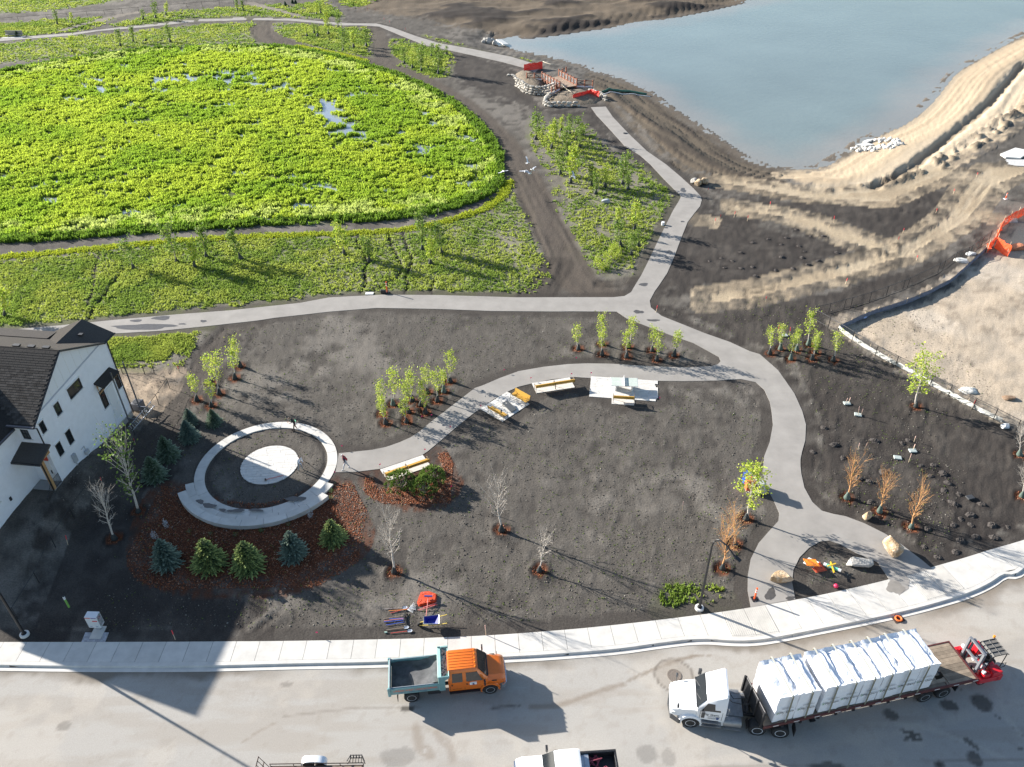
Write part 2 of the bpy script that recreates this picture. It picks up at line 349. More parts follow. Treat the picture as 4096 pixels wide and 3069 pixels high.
POND = smooth(np.concatenate([P(T2, [(1568, 268), (1620, 252), (1800, 240), (2000, 212), (2212, 183)], -1), P(OV, [(1400, 48), (1500, 30), (1580, 12), (1650, -4), (1750, -40), (2350, -40), (2400, 20)], -1), P(T4, [(2260, 20), (2212, 40), (2080, 110), (1950, 180), (1830, 250), (1720, 390), (1640, 465), (1560, 520), (1450, 565), (1345, 610), (1290, 655), (1220, 690), (1150, 737), (1050, 745), (950, 748), (850, 730), (760, 690), (680, 640), (600, 580), (520, 525), (420, 465), (330, 400), (260, 345), (210, 325), (110, 280), (0, 250)], -1), P(T2, [(2100, 410), (1900, 362), (1700, 322), (1600, 300)], -1)]), 2, True)
SAND = P(T4, [(930, 745), (1150, 720), (1450, 545), (1640, 440), (1830, 230), (2080, 90), (2400, -40), (2400, 400), (2212, 490), (2150, 550), (2000, 650), (1850, 730), (1700, 800), (1540, 840), (1400, 850), (1250, 850), (1100, 840), (1000, 805), (930, 770)])
BANK = P(T4, [(-60, 235), (110, 270), (260, 345), (430, 460), (600, 570), (760, 680), (940, 745), (1010, 800), (900, 835), (620, 810), (420, 740), (250, 600), (130, 470), (40, 395), (-40, 380)])
TAN = [
 P(R8, [(-300, 700), (0, 655), (200, 600), (500, 530), (650, 490), (800, 452), (1000, 340), (1150, 230), (1230, 100), (1290, 30), (1400, -60), (1700, -70), (1700, 0), (1500, 80), (1420, 200), (1350, 280), (1200, 380), (1100, 440), (1000, 500), (800, 560), (560, 640), (300, 700), (0, 775), (-300, 800)]),
 P(R8, [(-140, 160), (0, 180), (200, 210), (400, 250), (520, 300), (640, 340), (780, 390), (870, 415), (850, 470), (740, 465), (600, 430), (450, 370), (300, 310), (150, 260), (0, 240), (-130, 215)]),
 P(R8, [(-200, 60), (0, 90), (300, 150), (600, 165), (800, 180), (880, 170), (1000, 110), (1200, 30), (1280, -30), (1100, -60), (800, 60), (400, 90), (0, 30), (-200, 10)]),
 P(R8, [(1380, 250), (1430, 232), (1510, 250), (1470, 285)]),
 P(T7, [(1690, 610), (1740, 590), (1890, 615), (1880, 660), (1720, 640)])]
LOT = P(R8, [(500, 885), (560, 935), (700, 1020), (900, 1130), (1100, 1240), (1300, 1330), (1500, 1450), (1900, 1620), (1900, 130), (1651, 250), (1560, 300), (1500, 400), (1420, 460), (1320, 560), (1200, 640), (1050, 730), (850, 800), (650, 860)])
YARD = P(U1, [(60, 200), (90, 145), (250, 150), (390, 230), (600, 215), (630, 260), (545, 400), (480, 470), (400, 545), (330, 630), (270, 660), (190, 600), (120, 400)])
FRESH = [
 P(OV, [(1425, 632), (1440, 560), (1490, 470), (1530, 450), (1600, 470), (1700, 500), (1800, 520), (1868, 545), (1700, 592), (1550, 622)]),
 P(OV, [(1520, 405), (1640, 430), (1850, 432), (1950, 420), (2050, 400), (2062, 440), (2020, 490), (1930, 522), (1750, 468), (1550, 428)]),
 P(OV, [(1420, 668), (1600, 660), (1800, 620), (2000, 560), (2130, 510), (2140, 540), (2010, 610), (1800, 700), (1930, 790), (2211, 930), (2300, 1100), (2140, 1180), (2000, 1212), (1900, 1140), (1800, 1105), (1745, 1060), (1750, 900), (1700, 790), (1560, 720)]),
 P(OV, [(960, 108), (1050, 128), (1120, 150), (1180, 235), (1290, 240), (1330, 300), (1440, 390), (1430, 400), (1290, 300), (1250, 262), (1150, 240), (1000, 185), (965, 150)]),
 P(OV, [(40, 1360), (130, 1150), (230, 1010), (300, 900), (370, 820), (420, 740), (470, 705), (560, 700), (500, 760), (420, 900), (340, 1050), (310, 1200), (560, 1280), (560, 1385), (60, 1380)])]
TRACKA = smooth(P(OV, [(560, 60), (590, 85), (680, 112), (800, 132), (880, 160), (960, 200), (1020, 240), (1070, 290), (1110, 345), (1140, 400), (1170, 460), (1200, 520), (1225, 570), (1250, 610), (1300, 640)]))
UPBROWN = P(OV, [(690, -10), (1680, -30), (1600, 8), (1400, 44), (1290, 60), (1210, 78), (1075, 88), (1050, 70), (980, 60), (900, 40), (800, 30)])
MULCH = [
 smooth(P(OV, [(372, 1052), (345, 1062), (328, 1090), (312, 1130), (302, 1180), (306, 1215), (330, 1240), (400, 1262), (500, 1272), (600, 1268), (680, 1245), (740, 1210), (775, 1180), (784, 1160), (770, 1120), (748, 1080), (738, 1052), (725, 1043), (600, 1110), (450, 1100)]), 1, True),
 smooth(P(R3, [(850, 348), (900, 335), (960, 325), (1270, 222), (1330, 200), (1390, 240), (1420, 330), (1475, 390), (1490, 460), (1400, 540), (1360, 570), (1250, 585), (1130, 555), (1010, 515), (950, 480), (890, 425)]), 1, True)]

# paths: outlines traced in pieces
def CH(*segs): return np.concatenate([P(Z, pts) for Z, pts in segs])
PATH_A = CH((T5, [(-120, 1165), (0, 1150), (450, 1110), (850, 1070), (1300, 1030), (1700, 1000), (2212, 945)]), (T6, [(400, 905), (780, 885), (1200, 887), (1800, 905)]),
            (T7, [(0, 1307), (1000, 1305), (1100, 1295), (1160, 1260), (1200, 1190), (1250, 1110), (1320, 970), (1400, 800), (1480, 640), (1530, 540), (1590, 440), (1600, 415), (1590, 395), (1540, 350), (1450, 260), (1330, 130), (1240, 50)]),
            (T3, [(1650, 1060), (1480, 870), (1340, 720), (1280, 635), (1445, 628), (1520, 740), (1700, 930), (1900, 1120)]),
            (T7, [(1470, 130), (1600, 240), (1710, 340), (1775, 410), (1785, 445), (1770, 500), (1720, 560), (1660, 640), (1600, 790), (1540, 950), (1480, 1090), (1400, 1210), (1370, 1250), (1325, 1335), (1335, 1395)]),
            (R7, [(1500, 130), (1650, 190), (1850, 270), (2050, 340), (2212, 415)]), (OV, [(1640, 765), (1680, 800), (1715, 850), (1732, 888)]),
            (R6, [(830, 0), (825, 100), (805, 170), (795, 220), (795, 260), (800, 310), (820, 400), (870, 490), (930, 545), (1000, 565), (1080, 580), (1200, 625), (1330, 690), (1450, 770), (1560, 855), (1630, 912), (1490, 965), (1480, 1040), (1420, 1080), (1350, 1020), (1360, 985), (1330, 940), (1280, 870), (1150, 815), (1050, 760), (980, 735), (920, 740), (850, 780), (790, 840), (750, 920), (742, 1000), (762, 1105), (480, 1158), (460, 1050), (462, 950), (480, 850), (530, 750), (600, 670), (655, 610), (660, 560), (625, 480), (580, 400), (555, 300), (565, 200), (600, 110), (620, 0)]),
            (OV, [(1666, 890), (1662, 868), (1650, 842), (1632, 826), (1600, 819)]), (R7, [(1950, 650), (1700, 655), (1470, 653), (1200, 648), (930, 630), (800, 622), (620, 640), (450, 675), (350, 700), (260, 740), (150, 800), (40, 880), (0, 905)]),
            (R3, [(1540, 0), (1400, 120), (1310, 195), (1270, 222), (960, 325), (780, 347), (630, 350), (655, 210), (760, 200), (900, 185), (1000, 165), (1100, 130), (1180, 95), (1250, 50), (1325, -15)]),
            (R7, [(0, 710), (60, 690), (200, 630), (350, 575), (550, 540), (750, 518), (900, 512), (1100, 515), (1400, 535), (1700, 545), (1900, 535), (1955, 518), (1976, 495), (1960, 460), (1870, 410), (1760, 350), (1600, 295), (1400, 220), (1220, 150), (1140, 96), (600, 92)]),
            (T6, [(2212, 1010), (1600, 1005), (1200, 990), (750, 982), (400, 1010), (0, 1055)]), (T5, [(1900, 1075), (1540, 1115), (1200, 1150), (830, 1172), (450, 1200), (0, 1215), (-120, 1225)]))
_u = CH((T1, [(-150, 258), (0, 245), (450, 210), (700, 180), (900, 160), (1200, 125), (1500, 110)]), (T2, [(0, 110), (250, 118), (500, 140), (650, 148), (800, 150), (900, 175), (1050, 230), (1200, 275), (1400, 310), (1650, 360), (1780, 400), (1840, 425)]))
_l = CH((T2, [(1800, 460), (1730, 430), (1600, 395), (1400, 350), (1250, 318), (1100, 285), (950, 225), (820, 170), (700, 162), (600, 163), (450, 150), (250, 132), (0, 128)]), (T1, [(1500, 130), (1200, 142), (900, 175), (620, 198), (450, 225), (0, 262), (-150, 276)]))
PATH_C = np.concatenate([_u, _l])
_sp = [P(T1, [(390, 195), (500, 165), (640, 130), (760, 100), (860, 85)]), P(T1, [(1880, 100), (1800, 78), (1700, 55), (1610, 32), (1580, 20)])]

BACK = CH((NA, [(-500, 2570), (0, 2569), (400, 2569), (800, 2567.5), (1200, 2564.7), (1490, 2559), (1600, 2557), (1900, 2545.6), (2075, 2535), (2300, 2517), (2455, 2501.6), (2680, 2476), (2952, 2439.6), (3031, 2425.8), (3179, 2400.5), (3281, 2381.6), (3426, 2350), (3545, 2322), (3722, 2271), (3867, 2230), (3962, 2198.6), (4096, 2162), (4400, 2060)]))
KERB = smooth(CH((NA, [(-500, 2655), (0, 2661), (300, 2666), (800, 2666), (1200, 2655), (1500, 2651), (2080, 2627), (2300, 2612), (2480, 2597), (2640, 2573)]), (R5, [(420, 352), (600, 368), (740, 364), (900, 336), (1080, 300), (1300, 257), (1500, 215), (1700, 165), (1900, 105), (2030, 45), (2100, -10)]), (R6, [(2150, 955), (2212, 912)]), (NA, [(4250, 2130), (4500, 2010)])), 2)

# ring of the small amphitheatre: circles fitted to the concrete edges
def fitc(p):
    A = np.c_[2 * p, np.ones(len(p))]; s = np.linalg.lstsq(A, (p ** 2).sum(1), rcond=None)[0]; return s[:2], math.sqrt(s[2] + s[0] ** 2 + s[1] ** 2)
RINGC, RINGR = fitc(P(R1, [(1455, 1290), (1500, 1150), (1640, 1020), (1790, 950)]).tolist() and np.concatenate([P(R1, [(1455, 1290), (1500, 1150), (1640, 1020), (1790, 950)]), P(R3, [(330, 0), (460, 20), (560, 75), (630, 160), (658, 250), (620, 350), (570, 420)])]))
DISCC, DISCR = fitc(np.concatenate([P(R1, [(1768, 1260), (1950, 1357)]), P(R3, [(150, 159), (355, 270), (300, 370)])]))
PADS = [P(R7, [(933, 617), (1470, 653), (1473, 817), (1285, 800), (1284, 850), (1098, 836), (1100, 790), (918, 780)]),
        P(R7, [(457, 672), (762, 626), (808, 697), (494, 753)]), P(R7, [(40, 878), (258, 740), (438, 832), (222, 982)]),
        P(R3, [(960, 325), (1272, 224), (1325, 300), (1015, 412)])]
print('ring', RINGC, RINGR, 'disc', DISCC, DISCR)

# house frame: origin at its rear corner, x outwards from the side wall, y along the wall to the rear
HTH = math.radians(82); HB = np.array([*unp((536, 1664))[:2]]); HD = np.array([math.cos(HTH), math.sin(HTH)]); HN = np.array([HD[1], -HD[0]])
def berm(x, y):
    s = (x - HB[0]) * HD[0] + (y - HB[1]) * HD[1]; o = (x - HB[0]) * HN[0] + (y - HB[1]) * HN[1]
    return 1.55 * sstep(0.5, -9.5, s) * sstep(3.6, 0.2, o) * sstep(-24, -13, s)

# ------------------------------------------------------------------ ground
NYG, NXG = 640, 760
gy = 4.0 * (900 / 4.0) ** ((np.arange(NYG) / (NYG - 1.0)) ** 0.62)
gu = np.linspace(-1, 1, NXG)
GX = gu[None, :] * (0.74 * gy[:, None] + 20); GY = np.repeat(gy[:, None], NXG, 1)
x, y = GX.ravel(), GY.ravel()
n1 = fbm(x, y, 6.0, 4, 1); n2 = fbm(x, y, 1.4, 4, 2); n3 = fbm(x, y, 0.45, 3, 3); n4 = fbm(x, y, 22.0, 3, 4)
mid = y < 320
def SD(poly, reach=6.0, jit=0.0):
    d = sdist(x, y, poly, reach)
    return d + (n2 - .5) * jit + (n3 - .5) * jit * .5 if jit else d
col = np.empty((len(x), 3)); z = (n3 - .5) * 0.09 + (n2 - .5) * 0.10
def paint(m, c): col[:] = col * (1 - m[:, None]) + np.array(c) * m[:, None]
soil = np.array((0.092, 0.082, 0.070))
col[:] = soil
dry = sstep(.47, .62, n1 * .65 + n4 * .35 + (n2 - .5) * .35); paint(dry * .8, (0.165, 0.148, 0.127))
paint(sstep(.6, .75, n3) * .35, (0.16, 0.145, 0.125)); paint(sstep(.42, .3, n2) * .5, (0.04, 0.035, 0.031))
for q in FRESH:
    d = SD(q, 5, 1.2); m = sstep(.3, -.3, d); paint(m * .85, (0.040, 0.034, 0.030)); paint(m * sstep(.5, .7, n2) * .5, (0.085, 0.074, 0.063)); z += m * (n3 - .5) * .08
# far brown earthworks beyond the path
d = SD(UPBROWN, 8, 6); m = sstep(1, -3, d) ; paint(m, (0.125, 0.098, 0.070)); rg = fbm(x * .45 + y * .18, y * .9 - x * .25, 6, 4, 9); paint(m * sstep(.52, .66, rg), (0.045, 0.037, 0.031)); z += m * (rg - .5) * 2.2
# pond banks
dP = sdist(x, y, POND, 30)
sand = SD(SAND, 12, 2.2); bank = SD(BANK, 8, 1.5)
paint(sstep(.6, -.6, bank), (0.125, 0.100, 0.072)); m = sstep(.6, -.6, bank); st = fbm(dP * 1.6, (x + y) * .12, 1.3, 3, 21); paint(m * sstep(.5, .62, st) * .7, (0.055, 0.044, 0.036)); z += m * (st - .5) * .7
m = sstep(.6, -.8, sand); paint(m, (0.46, 0.365, 0.25)); st = fbm(dP * .9, (x - y) * .1, 1.8, 4, 22)
paint(m * sstep(.55, .66, st) * .5, (0.30, 0.23, 0.155)); paint(m * sstep(.50, .40, st) * .5, (0.53, 0.44, 0.32)); z += m * (st - .5) * .55
rim = sstep(2.5, 0, abs(sand + 1.5)) * (sand < 6) * sstep(.45, .6, n2) * (dP > 9); paint(rim * .8, (0.045, 0.037, 0.031)); z += rim * .5
paint(sstep(1.6, .1, dP) * (dP < 29) * .7, (0.115, 0.095, 0.075))
z *= np.where(dP < 29, .12 + .88 * sstep(1.2, 4.5, abs(dP)), 1); z += np.where(dP < 29, -1.0 + sstep(0, 9, dP) - np.clip(-dP, 0, 6) * .38 - .04 * (dP < 0), 0) + np.where(dP >= 29, 0, 0)
for i, q in enumerate(TAN):
    d = SD(q, 5, .35 if i < 3 else .15); m = sstep(.25, -.25, d); paint(m, (0.37, 0.295, 0.20)); st = fbm(d * 1.3, x * .15 + y * .1, .8, 3, 30 + i)
    paint(m * sstep(.5, .62, st) * .45, (0.27, 0.21, 0.14)); paint(m * sstep(.46, .36, st) * .5, (0.44, 0.36, 0.255)); z *= 1 - .75 * m; z -= m * .07 - m * (st - .5) * .10
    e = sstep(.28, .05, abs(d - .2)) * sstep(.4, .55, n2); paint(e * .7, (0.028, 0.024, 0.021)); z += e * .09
d = SD(LOT, 6, .8); m = sstep(.2, -.2, d); paint(m, (0.42, 0.345, 0.26)); z *= 1 - .5 * m; rg = fbm(x - y * .4, y * 1.4 + x * .3, 2.6, 4, 41)
paint(m * sstep(.5, .62, rg) * .35, (0.34, 0.275, 0.20)); paint(m * sstep(.55, .68, fbm(x, y, 9, 3, 42)) * .6, (0.50, 0.43, 0.345)); paint(m * sstep(.64, .74, n2) * .4, (0.14, 0.11, 0.08)); z += m * (rg - .5) * .32
d = SD(YARD, 4, .8); m = sstep(.3, -.3, d); paint(m, (0.30, 0.235, 0.17)); paint(m * sstep(.5, .65, n2) * .6, (0.13, 0.10, 0.075)); z += m * (n2 - .5) * .5
# wetland floor, swale and lawns
dW = sdist(x, y, WET, 14); m = sstep(.2, -.5, dW); paint(m, (0.10, 0.14, 0.02)); paint(m * sstep(.6, .75, n2), (0.05, 0.05, 0.03))
ARC = P(T1, [(480, 600), (850, 520), (1180, 480), (1400, 462), (1520, 505), (1700, 530), (1850, 575), (2000, 650), (2150, 760), (2200, 850)])
dA, _ = dseg(x, y, ARC); arcm = m * sstep(6.5, 1.0, dA) * sstep(.46, .60, fbm(x, y, 1.5, 3, 52)); arcm = np.maximum(arcm, m * sstep(.60, .70, fbm(x * .6, y, 2.2, 3, 53)) * .7)
z += m * (-.08 - .30 * arcm + .10 * n2)
d = np.minimum.reduce([dseg(x, y, q)[0] for q in LIME]); m = sstep(.8, .3, d + (n2 - .5) * .6); paint(m, (0.26, 0.31, 0.045))
GD = np.zeros(len(x))       # how thickly grass grows
grs = fbm(x, y, 2.3, 4, 61); grs2 = fbm(x, y, 9.0, 3, 62)
for i, q in enumerate(LAWN):
    d = SD(q, 5, 1.6); m = sstep(.4, -.6, d)
    if i == 0: thick = np.clip(1.0 - np.clip((x + 24) / 34, 0, 1) * .62, 0, 1)
    elif i == 1: thick = .42
    else: thick = .85
    thick = thick * sstep(.20, .42, grs + (thick - .5) * .5) * (.55 + .9 * (grs2 - .2))
    GD = np.maximum(GD, m * np.clip(thick, 0, 1))
d = SD(GPATCH, 4, 1.6); GD = np.maximum(GD, sstep(.5, -.8, d) * .26)
lawnbase = sstep(.3, -.5, np.minimum.reduce([sdist(x, y, q, 4) for q in LAWN])); paint(lawnbase * .75, (0.21, 0.19, 0.145))
paint(GD * .62, (0.19, 0.235, 0.055))
z += GD * (n2 - .4) * .12
# churned tracks
def ruts(line, w, lat, deep, c=None, amt=.7):
    d, s = dseg(x, y, line); m = sstep(w, w * .65, d + (n2 - .5) * .9 + (fbm(s, d, 3, 2, 7) - .5) * .8)
    if c is not None: paint(m * amt, c)
    r = (fbm(d / lat * 1.9, s * .10 + 5, 1.0, 3, 13) - .5) * 3.2; globals()['z'] += m * r * deep; paint(m * sstep(.2, .9, -r) * .45, (0.028, 0.024, 0.021)); return m
GD *= 1 - ruts(TRACKA, 3.0, .9, .07, (0.088, 0.072, 0.058), .92)
GD *= 1 - ruts(smooth(P(T1, [(1680, 130), (1640, 200), (1690, 260), (1800, 290)])), 3.2, .9, .12, (0.09, 0.074, 0.058), .9)
GD *= 1 - ruts(smooth(P(T2, [(790, 170), (830, 260), (820, 340), (900, 400)])), 2.4, .9, .07, (0.09, 0.075, 0.06), .9)
for q in _sp: GD *= 1 - ruts(smooth(q), 1.6, 1.2, .03, (0.22, 0.19, 0.155), .9)
ruts(smooth(P(R1, [(1900, 180), (1700, 220), (1600, 330), (1500, 500), (1350, 680), (1250, 830), (1150, 960), (1020, 1150), (860, 1400)])), 1.5, .75, .05, (0.10, 0.084, 0.068), .35)
ruts(smooth(P(R1, [(1640, 180), (1500, 330), (1330, 560)])), .8, .5, .05)
ruts(smooth(P(R3, [(0, 1500), (90, 1430), (200, 1340)])), .9, .5, .07); ruts(smooth(P(R3, [(20, 1560), (150, 1470), (290, 1400)])), .7, .45, .06)
ruts(smooth(P(T7, [(900, 1190), (1050, 1170), (1200, 1150)])), 1.2, .8, .08, (0.06, 0.05, 0.04), .6); ruts(smooth(P(T7, [(500, 1020), (440, 1180), (300, 1290)])), 2.6, .8, .08, (0.055, 0.046, 0.038), .8)
for pts in ([(560, 905), (900, 960), (1200, 990), (1500, 985), (1700, 900)], [(700, 960), (1100, 1010), (1500, 1010), (1780, 930)], [(420, 745), (250, 590), (150, 430)], [(500, 800), (330, 660), (170, 520)]): ruts(smooth(P(T4, pts)), .7, .7, .10)
for pts in ([(0, 730), (500, 600), (1000, 430), (1300, 200), (1450, 40)], [(0, 700), (600, 560), (1050, 380), (1350, 120)]): ruts(smooth(P(R8, pts)), 1.0, .6, .05)
GL = smooth(P(T4, [(1430, 840), (1600, 760), (1750, 640), (1950, 480), (2080, 360), (2212, 200)])); d, _ = dseg(x, y, GL); z -= sstep(1.2, .3, d + (n2 - .5)) * .55; paint(sstep(1.0, .2, d) * .6, (0.13, 0.10, 0.07))
# cracks across the lawn
for pts in ([(620, 450), (600, 490), (640, 560), (690, 650), (655, 710), (675, 800), (620, 880)], [(830, 430), (860, 520), (900, 600), (940, 680), (900, 770), (720, 850)], [(940, 440), (970, 520), (1015, 630), (960, 760), (985, 800), (950, 880)], [(1180, 770), (1150, 830), (1155, 885)]):
    d, _ = dseg(x, y, P(T6, pts)); m = sstep(.26, .08, d + (n3 - .5) * .2); paint(m, (0.022, 0.02, 0.016)); z -= m * .22; GD *= 1 - m
d, _ = dseg(x, y, P(T5, [(740, 570), (700, 680), (690, 850), (650, 950)])); m = sstep(.3, .1, d); GD *= 1 - m; paint(m, (0.03, 0.026, 0.02))
d, _ = dseg(x, y, P(T5, [(920, 690), (840, 790), (760, 900), (690, 980), (660, 1050)])); m = sstep(.3, .1, d); GD *= 1 - m; paint(m, (0.03, 0.026, 0.02)); z -= m * .2
# mulch beds
dM = np.minimum.reduce([sdist(x, y, q, 3) for q in MULCH]) + (n3 - .5) * .3; m = sstep(.1, -.1, dM); paint(m, (0.105, 0.042, 0.023)); paint(m * sstep(.5, .65, n3) * .6, (0.05, 0.022, 0.013)); z += m * .03
for t in TREES:
    if not t['ring']: continue
    w = unp(t['foot']); near = (abs(x - w[0]) < 2) & (abs(y - w[1]) < 2)
    dd = np.where(near, np.hypot(x - w[0], y - w[1]) + (n3 - .5) * .35, 9.0)
    paint(sstep(.95, .7, dd), (0.030, 0.026, 0.023)); paint(sstep(.62, .5, dd), (0.12, 0.045, 0.022)); z += sstep(.45, .7, dd) * sstep(1.0, .8, dd) * .09 - sstep(.6, .4, dd) * .04
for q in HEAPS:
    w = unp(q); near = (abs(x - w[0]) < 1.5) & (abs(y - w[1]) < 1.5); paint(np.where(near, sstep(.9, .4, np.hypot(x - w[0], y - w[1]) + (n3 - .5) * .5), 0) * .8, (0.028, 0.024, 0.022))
# level where something hard is laid
hard = np.minimum(sdist(x, y, PATH_A, 2), sdist(x, y, PATH_C, 2))
for q in PADS: hard = np.minimum(hard, sdist(x, y, q, 2))
rr = np.hypot(x - RINGC[0], y - RINGC[1]); hard = np.minimum(hard, abs(rr - RINGR + .55) - .55); hard = np.minimum(hard, np.hypot(x - DISCC[0], y - DISCR * 0 - DISCC[1]) - DISCR)
KP = np.concatenate([BACK, KERB[::-1]]); hard = np.minimum(hard, sdist(x, y, KP, 2))
front = y < np.interp(x, KERB[:, 0], KERB[:, 1]); hard = np.where(front, -2, hard)
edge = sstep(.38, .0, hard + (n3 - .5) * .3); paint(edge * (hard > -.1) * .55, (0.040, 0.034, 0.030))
z = z * sstep(-.05, .5, hard) + np.where(hard < -.05, -.07, 0) + np.where(front, -.45, 0)
GD = np.where(hard < .15, 0, GD)
z += berm(x, y)
# low knolls far off
z += sstep(200, 330, y) * sstep(3, 25, dP) * (fbm(x, y, 70, 3, 71) - .45) * 7
V = np.stack([x, y, z], 1)
idx = np.arange(NYG * NXG).reshape(NYG, NXG)
F = np.stack([idx[:-1, :-1], idx[:-1, 1:], idx[1:, 1:], idx[1:, :-1]], -1).reshape(-1, 4)

def colmat(name, rough=.95, bumps=((6, .5, .06), (28, .5, .02)), var=((9, .22), (45, .25)), trans=0.0, spec=.15):
    m = bpy.data.materials.new(name); m.use_nodes = True; nt = m.node_tree; N = nt.nodes; L = nt.links; b = N['Principled BSDF']
    b.inputs['Roughness'].default_value = rough; b.inputs['Specular IOR Level'].default_value = spec
    a = N.new('ShaderNodeAttribute'); a.attribute_name = 'Col'; src = a.outputs['Color']; pos = N.new('ShaderNodeNewGeometry').outputs['Position']
    for sc, am in var:
        t = N.new('ShaderNodeTexNoise'); t.inputs['Scale'].default_value = sc; t.inputs['Detail'].default_value = 3; L.new(pos, t.inputs['Vector'])
        r = N.new('ShaderNodeMapRange'); r.inputs['From Min'].default_value = .3; r.inputs['From Max'].default_value = .7; r.inputs['To Min'].default_value = 1 - am; r.inputs['To Max'].default_value = 1 + am
        L.new(t.outputs['Fac'], r.inputs['Value']); v = N.new('ShaderNodeVectorMath'); v.operation = 'SCALE'; L.new(src, v.inputs[0]); L.new(r.outputs[0], v.inputs['Scale']); src = v.outputs[0]
    L.new(src, b.inputs['Base Color']); nrm = None
    for sc, stg, dist in bumps:
        t = N.new('ShaderNodeTexNoise'); t.inputs['Scale'].default_value = sc; t.inputs['Detail'].default_value = 4; L.new(pos, t.inputs['Vector'])
        bp = N.new('ShaderNodeBump'); bp.inputs['Strength'].default_value = stg; bp.inputs['Distance'].default_value = dist; L.new(t.outputs['Fac'], bp.inputs['Height'])
        if nrm: L.new(nrm, bp.inputs['Normal'])
        nrm = bp.outputs['Normal']
    if nrm: L.new(nrm, b.inputs['Normal'])
    if trans:
        tr = N.new('ShaderNodeBsdfTranslucent'); L.new(src, tr.inputs['Color']); ms = N.new('ShaderNodeMixShader'); ms.inputs[0].default_value = trans
        L.new(b.outputs[0], ms.inputs[1]); L.new(tr.outputs[0], ms.inputs[2]); L.new(ms.outputs[0], N['Material Output'].inputs['Surface'])
    return m
M_GROUND = colmat('earth')
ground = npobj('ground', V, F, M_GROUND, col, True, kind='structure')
def gz(px, py):
    """ground height at world points (bilinear)"""
    px = np.atleast_1d(np.asarray(px, float)); py = np.atleast_1d(np.asarray(py, float))
    fi = np.interp(py, gy, np.arange(NYG)); i = np.clip(fi.astype(int), 0, NYG - 2); u = px / (0.74 * py + 20); fj = (u + 1) / 2 * (NXG - 1); j = np.clip(fj.astype(int), 0, NXG - 2)
    a = np.clip(fi - i, 0, 1); b = np.clip(fj - j, 0, 1); Z = V[:, 2].reshape(NYG, NXG)
    return (Z[i, j] * (1 - b) + Z[i, j + 1] * b) * (1 - a) + (Z[i + 1, j] * (1 - b) + Z[i + 1, j + 1] * b) * a
def gval(A, px, py):
    i = np.clip(np.round(np.interp(py, gy, np.arange(NYG))).astype(int), 0, NYG - 1); j = np.clip(np.round((px / (0.74 * py + 20) + 1) / 2 * (NXG - 1)).astype(int), 0, NXG - 1)
    return A.reshape(NYG, NXG)[i, j]

# ------------------------------------------------------------------ water
def water(name, poly, zz, colr, rough, bscale, bst, spec=.5):
    lo, hi = poly.min(0) - 3, poly.max(0) + 3
    b = MB()
    if name.startswith('pond'): b.add([(lo[0], lo[1], zz), (hi[0], lo[1], zz), (hi[0], hi[1], zz), (lo[0], hi[1], zz)], [(0, 1, 2, 3)])
    else: b.add([(p[0], p[1], zz) for p in poly][::-1 if sum(poly[i][0] * poly[i - 1][1] - poly[i - 1][0] * poly[i][1] for i in range(len(poly))) > 0 else 1], [tuple(range(len(poly)))])
    m = mat(name + '_water', colr, rough=rough, noise=(.035, .18), bump=(bscale, bst, .08), spec=spec, detail=2.0)
    o = b.build(name, m, fixn=False); o['kind'] = 'structure'; return o
pgx = np.arange(POND[:, 0].min() - 3, POND[:, 0].max() + 3, 1.2); pgy = np.arange(POND[:, 1].min() - 3, POND[:, 1].max() + 3, 1.2); WX, WY = np.meshgrid(pgx, pgy); wx, wy = WX.ravel(), WY.ravel(); wd = sdist(wx, wy, POND, 40)
t_ = sstep(-9, .5, wd + (fbm(wx, wy, 9, 3, 201) - .5) * 6)[:, None]; big_ = fbm(wx, wy, 40, 2, 202)[:, None]; wc = (np.array((0.165, 0.20, 0.182)) * (.85 + .3 * big_)) * (1 - t_) + np.array((0.24, 0.225, 0.19)) * t_
iw = np.arange(len(wx)).reshape(WX.shape); FW = np.stack([iw[:-1, :-1], iw[:-1, 1:], iw[1:, 1:], iw[1:, :-1]], -1).reshape(-1, 4); FW = FW[(wd[FW] < 2).any(1)]
npobj('pond_water', np.stack([wx, wy, np.full(len(wx), -1.0)], 1), FW, colmat('pond_surface', .14, ((1.3, .35, .10), (5, .2, .03)), ((.05, .10),), spec=1.0), wc, True, kind='structure')
water('shallow_water', WET, -.20, (0.24, 0.27, 0.30), .06, 2.0, .05, 1.0)

